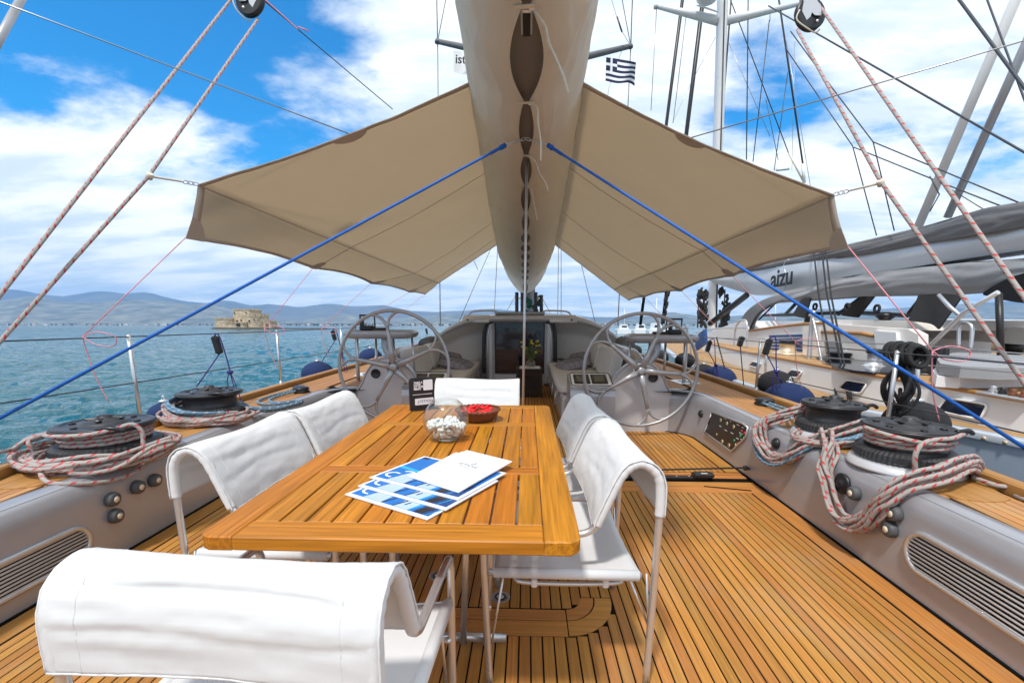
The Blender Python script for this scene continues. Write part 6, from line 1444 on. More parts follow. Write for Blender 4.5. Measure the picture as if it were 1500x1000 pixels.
def fender(c, r, label, mt_='fender', grp='fenders hanging between and beside the yachts', rz_=None):
    t = thing('fender', label, 'fender', c, group=grp)
    mb = MB(); h = r*1.35
    mb.lathe([(r*math.cos(a)*(1 if a > 0 else 1), (r*0.82)*math.sin(a)) for a in [-math.pi/2+math.pi*k/16 for k in range(17)]], c, 28, mod=lambda rr, hh, k, i: rr*(1+0.012*math.sin(k*1.7)*0.6)); mb.build('cover', mt_, t)
    mb = MB(); mb.lathe([(0.035, 0), (0.04, 0.02), (0.02, 0.03)], Vector(c)+Vector((0, 0, r*0.80)), 10); mb.tube(smooth([Vector(c)+Vector((-0.02, 0, r*0.82)), Vector(c)+Vector((0, 0, r*0.82+0.06)), Vector(c)+Vector((0.02, 0, r*0.82))], 5), 0.006, 6); mb.build('eye', 'steel_satin', t); return Vector(c)+Vector((0, 0, r*0.85))
def fpx(px, py, x, rpx):
    c = at(px, py, x=x); r = rpx/F*(c-CP).dot(FW); return c, r
FL = []
for (px, py, x, rp_, lb_, m_) in ((242, 607, -3.0, 22, 'navy fender half hidden behind the second left winch', 'fender'), (466, 548, -2.98, 23, 'navy fender over the left rail beyond the deck lead', 'fender'), (543, 524, -2.98, 17, 'small far navy fender behind the left wheel', 'fender'),
        (1154, 589, 3.02, 35, 'large navy fender between the yachts behind the second right winch', 'fender'), (1051, 557, 3.0, 26, 'navy fender between the yachts right of the wheel', 'fender'), (1003, 528, 3.0, 14, 'dark fender seen through the right wheel, nearest of those', 'fender_black'), (965, 524, 3.0, 14, 'dark fender seen through the right wheel under the instrument pod', 'fender_black'), (929, 514, 3.0, 11, 'far dark fender left of the right pod stem', 'fender_black'),
        (1340, 620, 3.02, 40, 'large black fender between the yachts behind the near right winch', 'fender_black'), (1136, 562, 3.22, 24, 'black fender behind the large navy one', 'fender_black'), (1030, 548, 3.1, 18, 'black fender left of the navy one at the wheel', 'fender_black')):
    c, r = fpx(px, py, x, rp_); FL.append(fender(c, r, lb_, m_))
# black fender clips with navy cords
def clip(px, py, x, s, foot, label, L_=0.17, loop=True):
    c = at(px, py, x=x); t = thing('fender_line', label, 'fender line', c, group='fender lines clipped on the lifelines')
    mb = MB(); mb.box(c, (0.05, 0.07, L_), ry=R(12*s), bev=0.012); mb.box(c+Vector((0.02, -0.03, L_*0.3)), (0.02, 0.03, 0.03), bev=0.004); mb.build('clip', 'black', t)
    tp_ = c+Vector((0.02, -0.02, L_*0.5)); mb = MB()
    mb.tube([c+Vector((-0.02*s if s < 0 else 0, 0, -L_*0.45)), foot], 0.006, 6)
    if loop:
        mb.tube(smooth([tp_+Vector((-0.02, 0, 0)), tp_+Vector((0.01, -0.02, 0.02)), tp_+Vector((0.04, -0.02, -0.01)), tp_+Vector((0.07, 0, -0.2)), tp_+Vector((0.09, 0, -0.33))], 5), 0.006, 6)
        k_ = tp_+Vector((0.09, 0, -0.34)); mb.lathe([(0.02, -0.015), (0.028, 0), (0.02, 0.015)], k_, 8)
        mb.tube(smooth([k_, k_+Vector((-0.035, 0, -0.08)), k_+Vector((-0.02, 0, -0.2))], 5), 0.005, 6); mb.tube(smooth([k_, k_+Vector((0.035, 0, -0.1)), k_+Vector((0.07, 0, -0.24)), k_+Vector((0.06, 0, -0.29)), k_+Vector((0.03, 0, -0.27)), k_+Vector((0.02, 0, -0.14)), k_], 5), 0.005, 6)
    mb.build('cord', 'purple_rope', t)
clip(318, 505, -2.70, -1, at(288, 566, x=-2.72), 'black clip with a navy cord on the left lifeline above the second winch')
clip(489, 491, -2.70, -1, at(470, 532, x=-2.95), 'black clip with a navy cord on the left lifeline above the navy fender', 0.15)
clip(625, 485, -2.65, -1, at(618, 505, x=-2.85), 'far black clip with a cord beyond the left wheel', 0.16, False)
clip(1124, 508, 2.72, 1, at(1146, 562, x=2.95), 'black clip with a purple cord above the large navy fender', 0.17)
clip(1038, 507, 2.72, 1, at(1050, 537, x=2.95), 'black clip with a cord above the navy fender right of the wheel', 0.16)
clip(1085, 500, 2.72, 1, at(1090, 572, x=3.0), 'purple cord hank on the right lifeline between the two fenders', 0.12, False)
# ================================================================== the yacht moored alongside
ny = thing('moored_yacht', 'blue grey hulled sister yacht lying alongside on the right', 'yacht', (5.5, 8, SEA))
GX = [(-1, 3.95), (1, 3.80), (2.98, 3.46), (4.0, 3.30), (5.4, 3.14), (7, 3.10), (9, 3.2), (12, 3.7), (16, 4.8), (20, 6.2)]
def gx(y): return interp(GX, y)
GZ = 0.46
def gz(y): return interp([(0, .52), (3, .49), (5.4, .40), (8, .40), (12, .52), (20, .75)], y)
mb = MB(); mb.grid(lambda u, v: (gx(lerp(-1, 20, v))+0.02+0.18*u**2, lerp(-1, 20, v), lerp(gz(lerp(-1, 20, v)), SEA-0.5, u)), 8, 60, flip=False); mb.build('hull', 'hullN', ny)
mb = MB(); pr = [(0.0, -0.02), (0.0, 0.02), (0.02, 0.035), (0.09, 0.035), (0.10, 0.01), (0.10, -0.07)]; ys = [lerp(-1, 20, k/60) for k in range(61)]; vs = [(gx(y)+a, y, gz(y)+b_) for y in ys for a, b_ in pr]; n = len(pr)
mb.add(vs, [(j*n+k, j*n+k+1, (j+1)*n+k+1, (j+1)*n+k) for j in range(60) for k in range(n-1)], 0, True); mb.build('toe_rail', 'railN', ny)
for k, (px, py) in enumerate(((1270, 603), (1293, 612), (1392, 628), (1420, 637), (1450, 644), (1098, 570), (1110, 573))):
    c = at(px, py, z=0.50); c.x = gx(c.y)-0.004; mb = MB(); mb.lathe([(0.016, 0), (0.016, 0.006), (0, 0.008)], (c.x, c.y, gz(c.y)-0.005), 12, axis=(-1,0,0)); mb.build('brass_button', 'brass', ny)
MT['teakN'] = mat('neighbour deck teak', (0.44,0.26,0.11), 0.6, var=0.4, vscale=1.0, bump=0.1, bscale=3, stretch=(22,1.2,22))
cxs = [(-1, 4.15), (3.6, 4.09), (5.5, 4.04), (9.3, 4.25), (13, 4.9), (17, 6.0)]
def cx2(y): return interp(cxs, y)
# side deck planks of the sister yacht, one by one
mb = MB(); mb.grid(lambda u, v: (lerp(gx(lerp(-1, 14, v))+0.09, cx2(lerp(-1, 14, v)), u), lerp(-1, 14, v), gz(lerp(-1, 14, v))-0.055), 2, 40, smooth=False); mb.build('deck_caulking', 'caulk', ny)
for k in range(20):
    mb = MB(); vs = []; cnt = 0
    for j in range(41):
        y = lerp(-1, 13.8, j/40); xc = cx2(y)-0.035-0.05*k
        if xc < gx(y)+0.12: xc = gx(y)+0.12-0.0001*k
        vs += [(xc-0.022, y, gz(y)-0.053), (xc-0.022, y, gz(y)-0.047), (xc+0.022, y, gz(y)-0.047), (xc+0.022, y, gz(y)-0.053)]
    mb.add(vs, [(j*4+i, j*4+(i+1) % 4, (j+1)*4+(i+1) % 4, (j+1)*4+i) for j in range(40) for i in range(4)]); mb.build('deck_plank', 'teakN', ny)
CT = 0.67
mb = MB(); mb.grid(lambda u, v: (cx2(lerp(-1, 16, v))+0.03*u, lerp(-1, 16, v), lerp(gz(lerp(-1, 16, v))-0.05, CT, u)), 3, 50); mb.build('coach_side', 'white_paint', ny)
mb = MB(); mb.grid(lambda u, v: (lerp(cx2(lerp(-1, 16, v))+0.02, 9.0, u), lerp(-1, 16, v), CT+0.002+0.05*u), 6, 40, smooth=False); mb.build('coach_deck', 'teakN', ny)
mb = MB(); mb.tube([(cx2(y)+0.035, y, CT) for y in ys if y < 16], 0.022, 8); mb.build('deck_edge', 'teak_rail', ny)
mb = MB(); mb.grid(lambda u, v: (lerp(8.4, 8.9, u), lerp(-1, 20, v), lerp(0.9, 0.4, u)), 1, 10); mb.build('far_bulwark', 'white_paint', ny)
# windows in the coach side
for q in (((1229, 573), (1240, 556), (1270, 561), (1262, 580)), ((1145, 552), (1153, 541), (1170, 544), (1163, 557)), ((1086, 539), (1091, 529), (1105, 532), (1098, 543)), ((1370, 602), (1382, 582), (1440, 592), (1432, 614))):
    P = []
    for px, py in q:
        p = at(px, py, x=4.05); p.x = cx2(p.y)-0.0; P.append(p)
    zs = sorted(p.z for p in P); c = sum(P, Vector())/4
    P = [Vector((cx2(p.y)-0.002+0.03*max(0, (p.z-0.44)/0.23), p.y, min(CT-0.035, max(0.445, p.z)))) for p in P]
    o_ = []
    for i in range(4):
        a, b_, d_ = P[i-1], P[i], P[(i+1) % 4]; o_ += [b_.lerp(a, 0.18), b_, b_.lerp(d_, 0.18)]
    o2 = []
    for i in range(4): a, b_, d_ = P[i-1], P[i], P[(i+1) % 4]; p1_ = b_.lerp(a, 0.16); p2_ = b_.lerp(d_, 0.16); m2 = (p1_+p2_)/2; o2 += [p1_, m2.lerp(b_, 0.45), p2_]
    mb = MB(); mb.prism([p+Vector((-0.012, 0, 0)) for p in o2], (0.012, 0, 0)); w_ = mb.build('window', 'window', ny)
    mb = MB(); mb.tube([p+Vector((-0.010, 0, 0)) for p in o2], 0.012, 6, closed=True); mb.build('frame', 'white_paint', w_)
# deckhouse of the sister yacht
def yz(pts, x): return [at(px, py, x=x) for px, py in pts]
X_ = 4.95
pf2 = yz([(1022, 503), (1024, 493), (1045, 484), (1075, 473), (1090, 470), (1098, 485), (1140, 479), (1178, 475), (1206, 474), (1206, 528), (1180, 523), (1130, 513), (1080, 506)], X_)
mb = MB(); mb.prism(pf2, (2.6, 0, 0)); mb.build('house_side', 'white_paint', ny)
mb = MB(); mb.tube([p+Vector((-0.01, 0, 0.01)) for p in yz([(1098, 485), (1140, 479), (1178, 475), (1206, 474)], X_)], 0.022, 6); mb.build('varnished_capping', 'teak_rail', ny)
for k in range(5):  # row of dark blue strips across the white house side
    a, b_ = yz([(1127, 491+4.6*k), (1176, 489.5+5.4*k)], X_); mb = MB(); mb.prism([a+Vector((-0.006,0,0)), b_+Vector((-0.006,0,0)), b_+Vector((-0.006,0,-0.045)), a+Vector((-0.006,0,-0.035))], (0.01, 0, 0)); mb.build('navy_strip', 'p_navy', ny)
# cockpit coaming further aft
pc = yz([(1206, 474), (1330, 482), (1345, 490), (1345, 545), (1206, 528)], X_)
mb = MB(); mb.prism(pc, (0.12, 0, 0)); mb.build('cockpit_side', 'cream', ny)
for (qq, m_) in (([(1212, 500), (1236, 502), (1243, 526), (1215, 524)], 'bag_grey'), ([(1180, 478), (1205, 478), (1205, 522), (1180, 520)], 'cream'), ([(1285, 484), (1318, 487), (1322, 520), (1290, 516)], 'white_paint')):
    mb = MB(); mb.prism([p+Vector((-0.05, 0, 0)) for p in yz(qq, X_)], (0.05, 0, 0)); mb.build('locker_panel', m_, ny)
mb = MB(); mb.tube([p+Vector((-0.01, 0, 0.0)) for p in yz([(1200, 486), (1262, 488), (1283, 492)], X_)], 0.025, 6); mb.build('varnished_capping', 'teak_rail', ny)
mb = MB(); mb.prism(yz([(1200, 467), (1330, 470), (1340, 484), (1200, 478)], 5.4), (2.4, 0, 0)); mb.build('cockpit_seat_base', 'cream', ny)
mb = MB(); mb.tube(smooth(yz([(1118, 462), (1160, 461), (1240, 458), (1330, 462)], 5.5), 4), 0.03, 6); mb.build('dark_rail', 'black', ny)
for (a_, b2_) in (((1150, 461), (1172, 438)), ((1228, 460), (1262, 436)), ((1330, 462), (1352, 434))):
    mb = MB(); mb.tube(yz([a_, b2_], 5.6), 0.035, 8); mb.build('windscreen_post', 'black', ny)
mb = MB(); mb.prism(yz([(1325, 468), (1420, 476), (1500, 480), (1500, 505), (1330, 492)], 6.6), (0.15, 0, 0)); mb.build('far_coaming', 'white_paint', ny)
# handrail hoops and grab rails
def ntube(pts, x, r, m_='steel', nm='handrail', k=5):
    mb = MB(); P = [at(p[0], p[1], x=(p[2] if len(p) > 2 else x)) for p in pts]; mb.tube(smooth(P, k) if k > 1 else P, r, 8); return mb.build(nm, m_, ny)
ntube([(1075, 514), (1077, 485), (1082, 472), (1088, 469), (1094, 474), (1094, 512)], 4.7, 0.022)
ntube([(1020, 487), (1050, 481), (1094, 480)], 4.7, 0.018)
ntube([(1185, 528), (1187, 490), (1192, 455)], 4.5, 0.03); ntube([(1204, 532), (1198, 500), (1190, 464), (1186, 462)], 4.5, 0.02)
ntube([(1404, 508), (1405, 480), (1411, 473), (1419, 474), (1424, 482), (1421, 512)], 5.6, 0.022)
ntube([(1365, 521), (1500, 533), (1560, 540)], 4.6, 0.022, k=1)
ntube([(1312, 560), (1362, 507), (1412, 458), (1462, 428)], 4.6, 0.022, k=1); ntube([(1375, 432), (1392, 450), (1410, 465)], 4.7, 0.02, k=1)
for (a, b_, c_) in (((1463, 430), (1466, 520), 'black'), ((1386, 510), (1383, 566), 'black'), ((1466, 534), (1468, 560), 'black')): ntube([a, b_], 4.7, 0.028, c_, 'post', 1)
for (a, b_) in (((1123, 495), (1121, 560)), ((1346, 508), (1342, 590)), ((1010, 488), (1012, 520))): ntube([a, b_], 3.55, 0.016, 'steel', 'stanchion', 1)
for py in ((495, 502), (516, 530)): ntube([(1010, py[0]), (1123, py[0]+1), (1346, py[1]+4), (1600, py[1]+24)], 3.6, 0.005, 'wire', 'lifeline', 1)
for (px0, px1) in ((1195, 1226), (1207, 1243), (1213, 1247)):
    mb = MB(); mb.tube([at(px0-6, 340, x=5.6), at(px0+4, 430, x=4.9), at(px1, 585, x=4.0)], 0.013, 7); mb.build('mainsheet', 'black_rope', ny)
# winches on the coach deck
def nwinch(px, py, x, r, h, drum='steel'):
    c = at(px, py, x=x); c.z = CT; k = thing_part('deck_winch', ny, c)
    mb = MB(); mb.lathe([(r*1.5, 0.0), (r*1.5, 0.02), (r*1.25, 0.04), (r*1.0, 0.05), (r*0.75, h*0.35), (r*0.75, h*0.75), (r*0.85, h*0.8)], c, 28); mb.build('drum', drum, k)
    mb = MB(); mb.lathe([(r*0.9, h*0.78), (r*0.95, h*0.84), (r*0.8, h*0.9), (r*0.95, h*0.95), (r*0.5, h), (0, h)], c, 28); mb.build('top', 'black', k)
nwinch(1278, 545, 4.55, 0.10, 0.25); nwinch(1352, 552, 4.75, 0.17, 0.30, 'black'); nwinch(1152, 522, 4.7, 0.16, 0.24, 'brass'); nwinch(1228, 545, 4.9, 0.2, 0.12, 'black')
for (px, py, x) in ((1185, 465, 5.4), (1296, 470, 5.5)):
    c = at(px, py, x=x); mb = MB(); mb.lathe([(0.10, -0.25), (0.11, -0.1), (0.07, -0.08), (0.07, 0.02), (0.12, 0.06), (0.12, 0.1), (0.05, 0.13), (0, 0.13)], c, 20); mb.build('cockpit_winch', 'black', ny)
# blocks and bowls of ropes around the mainsheet foot
rn_ = random.Random(4)
for k in range(3):
    c = at(1196+46*k+rn_.uniform(-4, 4), 452+rn_.uniform(-4, 6), x=5.3); mb = MB(); mb.tube([c+Vector((0, 0.05*math.cos(a), 0.05*math.sin(a))) for a in [2*math.pi*j/14 for j in range(14)]], 0.02, 6, closed=True); mb.build('rope_loop', 'black_rope', ny)
# hatch and grey sunpads
def pad(pts, z, th, m_, nm):
    P = [at(px, py, z=z) for px, py in pts]; mb = MB(); mb.prism([Vector((p.x, p.y, z)) for p in smooth(P, 3, True)], (0, 0, th)); return mb.build(nm, m_, ny)
pad([(1205, 530), (1260, 522), (1345, 531), (1330, 548), (1250, 546)], CT+0.01, 0.03, 'window', 'flush_hatch')
pad([(1370, 566), (1390, 540), (1500, 545), (1560, 560), (1500, 566)], CT+0.01, 0.10, 'flag_white', 'sunpad')
pad([(1375, 548), (1400, 528), (1560, 540), (1500, 556)], CT+0.12, 0.10, 'bag_grey', 'folded_cover')
c = at(1475, 582, z=CT); k = thing_part('deck_organiser', ny, c)
mb = MB(); mb.box((c.x, c.y, CT+0.012), (0.14, 0.4, 0.02), bev=0.005); mb.build('base', 'steel_satin', k)
for j, m_ in enumerate(('basket', 'basket', 'black', 'silver')): mb = MB(); mb.lathe([(0.028, 0), (0.03, 0.02), (0.018, 0.035), (0.024, 0.055), (0, 0.06)], (c.x, c.y-0.12+0.08*j, CT+0.02), 14); mb.build('sheave', m_, k)
# ------------------------------------------------------------------ sister yacht's boom, cover, canopy
def sheet(nm, top, bot, m_, parent, thick=(0.35, 0.15, 0), n=40, bulge=0.0, seed=0, wr=0.0, sm=True):
    T_ = smooth([at(px, py, y=y) for px, py, y in top], 8); B_ = smooth([at(px, py, y=y) for px, py, y in bot], 8)
    def al(P, v): i = v*(len(P)-1); a = int(min(i, len(P)-2)); return P[a].lerp(P[a+1], i-a)
    th_ = Vector(thick)
    def f(u, v):
        p = al(T_, v).lerp(al(B_, v), u); b2 = bulge*math.sin(math.pi*u); p = p+Vector((-0.8, -0.6, 0))*(b2+wr*nz(u*5, v*14, seed)+wr*0.5*nz(u*14, v*8, seed)); return p
    mb = MB(); mb.grid(f, 14, n, flip=True)
    mb.grid(lambda u, v: al(T_, v).lerp(al(B_, v), u)+th_+Vector((0.8, 0.6, 0))*bulge*math.sin(math.pi*u), 14, n)
    mb.grid(lambda u, v: al(T_, v)+th_*u, 1, n); mb.grid(lambda u, v: al(B_, v)+th_*u, 1, n, flip=True)
    for v0 in (0, 1): mb.grid(lambda u, v: al(T_, v0).lerp(al(B_, v0), u)+th_*v, 14, 1)
    return mb.build(nm, m_, parent)
nb = thing('boom', 'silver boom of the sister yacht with grey sail cover and the name aizu', 'boom', (6, 9, 2))
sheet('boom_panel', [(1040, 408, 13), (1080, 400, 11.8), (1120, 393, 10.6), (1204, 381, 8.6), (1350, 356, 6.9), (1500, 331, 5.6), (1640, 306, 4.8)], [(1044, 414, 13), (1085, 427, 11.8), (1120, 432, 10.6), (1204, 414, 8.6), (1350, 389, 6.9), (1500, 366, 5.6), (1640, 345, 4.8)], 'boomN', nb, bulge=0.06, thick=(0.45, 0.2, 0))
sheet('sail_cover', [(1040, 404, 13), (1075, 396, 12), (1120, 386, 10.6), (1170, 374, 9.4), (1245, 357, 8), (1350, 332, 6.9), (1440, 306, 6), (1500, 295, 5.6), (1640, 270, 4.8)], [(1040, 408, 12.95), (1075, 402, 11.95), (1120, 394, 10.55), (1170, 387, 9.35), (1245, 375, 7.95), (1350, 357, 6.85), (1440, 342, 5.95), (1500, 332, 5.55), (1640, 307, 4.75)], 'bag_dark', nb, bulge=0.05, wr=0.03, seed=3, thick=(0.5, 0.2, 0))
# lettering and swan emblem on the boom panel
lp0, lp1 = at(1128, 418, y=10.25), at(1172, 409, y=9.25); lx = (lp1-lp0).normalized(); lc = at(1150, 408, y=9.62)+Vector((-0.12, -0.10, 0))
text('lettering', 'aizu', 0.50, 'ink', basis(lc+Vector((-0.02,-0.03,0)), lx, (0, 0, 1)), nb, extrude=0.003, bold=0.009, spacing=0.95)
mb = MB(); ly = Vector((0, 0, 1)); ly = (ly-lx*ly.dot(lx)).normalized(); nn2 = lx.cross(ly)
mb.tube([lc+nn2*-0.035+lx*a+ly*b_ for a, b_ in ((0.14, 0.34), (0.03, 0.33), (-0.03, 0.25), (0.02, 0.16), (0.08, 0.06), (0.12, -0.10), (0.06, -0.24), (-0.06, -0.28), (-0.18, -0.22))], [0.014, 0.010, 0.008, 0.007, 0.007, 0.009, 0.012, 0.009, 0.005], 6)
mb.tube([lc+nn2*0.01+lx*a+ly*b_ for a, b_ in ((-0.75, -0.02), (-0.6, 0.04), (-0.4, 0.02))], [0.006, 0.014, 0.006], 6); mb.build('emblem', 'railN', nb)
cp_ = thing('canopy', 'grey canvas canopy over the sister yacht cockpit below its boom', 'canopy', (6, 7, 1.6))
sheet('canopy_cloth', [(1135, 442, 9.4), (1180, 425, 8.6), (1225, 408, 7.9), (1300, 397, 7.0), (1400, 386, 6.2), (1500, 378, 5.5), (1640, 368, 4.8)], [(1140, 444, 9.4), (1180, 441, 8.6), (1225, 436, 7.9), (1300, 434, 7.0), (1400, 432, 6.2), (1500, 424, 5.5), (1640, 414, 4.8)], 'bag_grey', cp_, bulge=0.07, wr=0.035, seed=8, thick=(1.6, 0.3, 0.1))
mb = MB(); 
for k in range(2): pass
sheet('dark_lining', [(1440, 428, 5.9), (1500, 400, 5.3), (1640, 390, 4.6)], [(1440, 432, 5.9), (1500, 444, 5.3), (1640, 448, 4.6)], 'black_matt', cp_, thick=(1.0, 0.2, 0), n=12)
sh = thing('sprayhood', 'arched grey sprayhood edge at the front of the sister yacht cockpit', 'sprayhood', (5.2, 9, 1.2))
mb = MB(); P = [at(px, py, x=x) for px, py, x in ((1092, 486, 5.0), (1096, 470, 5.0), (1106, 456, 5.0), (1122, 446, 5.05), (1145, 439, 5.15), (1180, 434, 5.3))]
P = smooth(P, 5); 
def ring_s(u, v):
    i = v*(len(P)-1); a = int(min(i, len(P)-2)); p = P[a].lerp(P[a+1], i-a); w_ = 0.34-0.14*v; return p+Vector((0.0, (u-0.5)*w_*2.0, 0.10*math.sin(math.pi*u)+(u-0.5)*0.1*(1-v)))
mb.grid(ring_s, 8, 30); mb.build('hood_cloth', 'bag_dark', sh, solid=0.03)
mb = MB(); mb.tube(smooth([at(px, py, x=x) for px, py, x in ((1098, 484, 4.95), (1104, 470, 4.95), (1113, 458, 4.95), (1128, 448, 4.95))], 4), 0.02, 6); mb.tube([at(1112, 468, x=5.1), at(1136, 444, x=5.2)], 0.02, 6); mb.build('hood_frame', 'black', sh)
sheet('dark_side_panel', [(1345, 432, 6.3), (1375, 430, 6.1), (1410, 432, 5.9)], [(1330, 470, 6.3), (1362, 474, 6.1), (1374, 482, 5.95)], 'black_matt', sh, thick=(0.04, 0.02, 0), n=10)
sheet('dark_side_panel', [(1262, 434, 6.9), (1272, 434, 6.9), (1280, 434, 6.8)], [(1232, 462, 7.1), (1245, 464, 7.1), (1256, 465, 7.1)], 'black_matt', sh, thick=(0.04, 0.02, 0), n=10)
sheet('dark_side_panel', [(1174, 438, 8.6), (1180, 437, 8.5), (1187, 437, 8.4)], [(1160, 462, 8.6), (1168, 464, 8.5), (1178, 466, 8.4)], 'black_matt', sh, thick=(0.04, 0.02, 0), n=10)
# ------------------------------------------------------------------ sister yacht's mast and rig
nm_ = thing('mast', 'white mast of the sister yacht with swept spreaders and black rigging', 'mast', at(1045, 470, y=13.2))
YM = 13.2
def rig(p0, p1, r, m_='dark_wire', nm='stay', y0=YM, y1=None, ext=0.0):
    a, b_ = at(*p0, y=y0), at(*p1, y=y1 or y0); mb = MB(); e = a+(a-b_)*ext; mb.tube([e, b_], r, 7); return mb.build(nm, m_, nm_)
a, b_ = at(1059, -20, y=YM), at(1043, 483, y=YM); mb = MB(); n = 20; vs = []
for p in (a+(a-b_)*0.6, b_):
    for k in range(n): t_ = 2*math.pi*k/n; vs.append(p+Vector((0.115*math.cos(t_), 0.2*math.sin(t_), 0)))
mb.add(vs, [(k, (k+1) % n, n+(k+1) % n, n+k)[::-1] for k in range(n)], 0, True); mb.build('mast_tube', 'white_alu', nm_)
rig((1061.5, 0), (1049, 480), 0.018, 'black', 'mast_track', y0=YM-0.22)
for e, rt_ in (((961, 9), (1053, 31)), ((1170, 6), (1062, 31))):
    tip, root = at(*e, y=YM), at(*rt_, y=YM); mb = MB(); mb.tube([root, tip], [0.11, 0.055], 10); mb.lathe([(0.06, -0.05), (0.06, 0.05)], tip, 10); mb.build('spreader', 'white_alu', nm_)
c = at(1036, 4, y=YM-0.3); mb = MB(); mb.lathe([(0.0, -0.08), (0.2, -0.07), (0.26, 0), (0.2, 0.08), (0, 0.1)], c+Vector((0,0,0.1)), 20); mb.tube([c+Vector((-0.25, 0, -0.05)), c+Vector((0.2, 0.1, -0.12)), c+Vector((0.35, 0.2, -0.1))], 0.02, 6); mb.build('radar', 'white_alu', nm_)
rig((1001, -10), (938, 476), 0.055, 'black', 'furled_sail', ext=0.3, y0=17); rig((1031, -10), (971, 474), 0.062, 'black', 'furled_sail', ext=0.3, y0=15)
for k in range(26):
    f = k/26; c = at(lerp(978, 971, f), lerp(428, 474, f), y=14.8); 
    if k == 0: mb = MB()
    blob(mb, c+Vector((rn_.uniform(-.05, .05), 0, 0)), 0.045, 0.045, 0.07, k)
mb.build("coiled_sheets", "black_rope", nm_, kind="stuff")
for (p0, p1, r, m_) in (((962, 9), (953.6, 162), .009, 'wire'), ((1008, 0), (986, 180), .009, 'wire'), ((1071, 0), (1055, 215), .02, 'dark_wire'), ((1096, 0), (1093.5, 234), .014, 'dark_wire'), ((1127, 30), (1103, 237), .012, 'dark_wire'), ((1070, 0), (1155, 224), .012, 'dark_wire'), ((1155, 224), (1177, 266), .022, 'cream_tape'), ((1141, 0), (1176, 240), .022, 'dark_wire'), ((1176, 240), (1178, 268), .04, 'white_alu'), ((1152, 60), (1187, 272), .007, 'wire'), ((1128, 31), (1128, 2), .01, 'white_alu'), ((1066, 60), (1128, 200), .007, 'wire'), ((1154, 106), (1134, 250), .01, 'dark_wire'), ((1122, 146), (1140, 235), .008, 'dark_wire'), ((1164, 62), (1160, 250), .005, 'wire'), ((1048, 55), (1013, 120), .006, 'wire'), ((1013, 120), (985, 180), .004, 'wire')):
    rig(p0, p1, r, m_, ext=(0.5 if p0[1] <= 0 else 0))
tp_, rt_ = at(1156, 247, y=22), at(1137, 249, y=22); mb = MB(); mb.tube([rt_, tp_], 0.06, 6); mb.build('far_spreader', 'white_alu', nm_)
# hardware at the mast foot
for k in range(70):
    if k == 0: mb = MB()
    s_ = rn_.choice([-1, 1]); f = rn_.random(); c = at(1045+s_*rn_.uniform(9, 24-8*abs(f-.4)), lerp(425, 482, f), y=YM-0.3); blob(mb, c, rn_.uniform(.03, .06), .05, rn_.uniform(.06, .15), k)
mb.build("halyard_bundles", "black_rope", nm_, kind="stuff")
for px in (1024, 1030, 1062): rig((px, 424), (px-2, 480), 0.02, 'dark_wire' if px != 1030 else 'steel_satin', 'halyard')
rig((1094, 432), (1040, 474), 0.075, 'black', 'vang_strut', y0=11.4, y1=12.9)
# lazyjacks and topping lines on the right
lj = thing('running_rigging', 'thin lazyjack lines and dark halyards slanting over the sister yacht boom', 'rigging', at(1300, 200, y=7))
def ljl(pts, y0, y1, r=0.008, m_='dark_wire', ext=0.0):
    n = len(pts); P = [at(px, py, y=lerp(y0, y1, i/(n-1))) for i, (px, py) in enumerate(pts)]; 
    if ext: P = [P[0]+(P[0]-P[1])*ext]+P+([P[-1]+(P[-1]-P[-2])*ext] if ext > .2 else [])
    mb = MB(); mb.tube(P, r, 6); mb.build('line', m_, lj)
ljl([(1158, 46), (1216, 125), (1279, 208), (1310, 338)], 8.5, 7.2); ljl([(1279, 208), (1380, 250), (1500, 300)], 7.5, 5.6); ljl([(1150, 70), (1249, 214), (1284, 345)], 8.5, 7.7); ljl([(1251, 216), (1380, 268), (1472, 304)], 8, 5.8)
ljl([(1180, 40), (1500, 223)], 9, 5.5, 0.012, ext=0.3); ljl([(1405, 0), (1500, 128)], 6, 5, 0.016, ext=0.4); ljl([(1446, 0), (1500, 144)], 6.2, 5.2, 0.010, ext=0.4); ljl([(1362, 258), (1376, 285), (1362, 310)], 6.6, 6.6, 0.008)
ljl([(1378, 268), (1443, 308)], 6.8, 6.0, 0.006)
for (p0, p1, r, lb_, m_) in (((1492, -10), (1345, 332), 0.055, 'pale translucent tube slanting up at the right, left of its twin', 'white_alu'), ((1512, 45), (1388, 318), 0.05, 'grey tube slanting up at the right edge, right of its twin', 'silver')):
    a, b_ = at(*p0, y=6.2), at(*p1, y=7.2); mb = MB(); mb.tube([a+(a-b_)*0.4, b_], r, 12); mb.build('backstay_tube', m_, label=lb_, cat='stay')
# black rope coil hanging on our right rail
cc0 = at(1327, 514, x=2.80); t = thing('black_hose_coil', 'thick black rope coil hung over the right lifeline by the near stanchion', 'rope', cc0)
mb = MB(); 
for k in range(8):
    c_ = cc0+Vector((0.01*(k % 2), -0.11+0.033*k, -0.03+0.008*(k % 3))); mb.tube([c_+Vector((0.06*math.cos(a), 0.02*math.sin(a*1), 0.068*math.sin(a))) for a in [2*math.pi*j/18 for j in range(18)]], 0.0145, 7, closed=True)
mb.build('wrapping', 'black_rope', t)
mb = MB(); rk = random.Random(2)
for k in range(9):
    w_ = rk.uniform(0.06, 0.12); h_ = rk.uniform(0.24, 0.33); y_ = rk.uniform(-0.07, 0.09); x_ = rk.uniform(-0.03, 0.05)
    mb.tube([cc0+Vector((x_+0.02*math.sin(3*a), y_+w_*math.sin(a)*(0.5+0.5*math.sin(max(0, a/2))), -0.10-h_/2+h_/2*math.cos(a))) for a in [2*math.pi*j/36 for j in range(36)]], 0.0105, 6, closed=True)
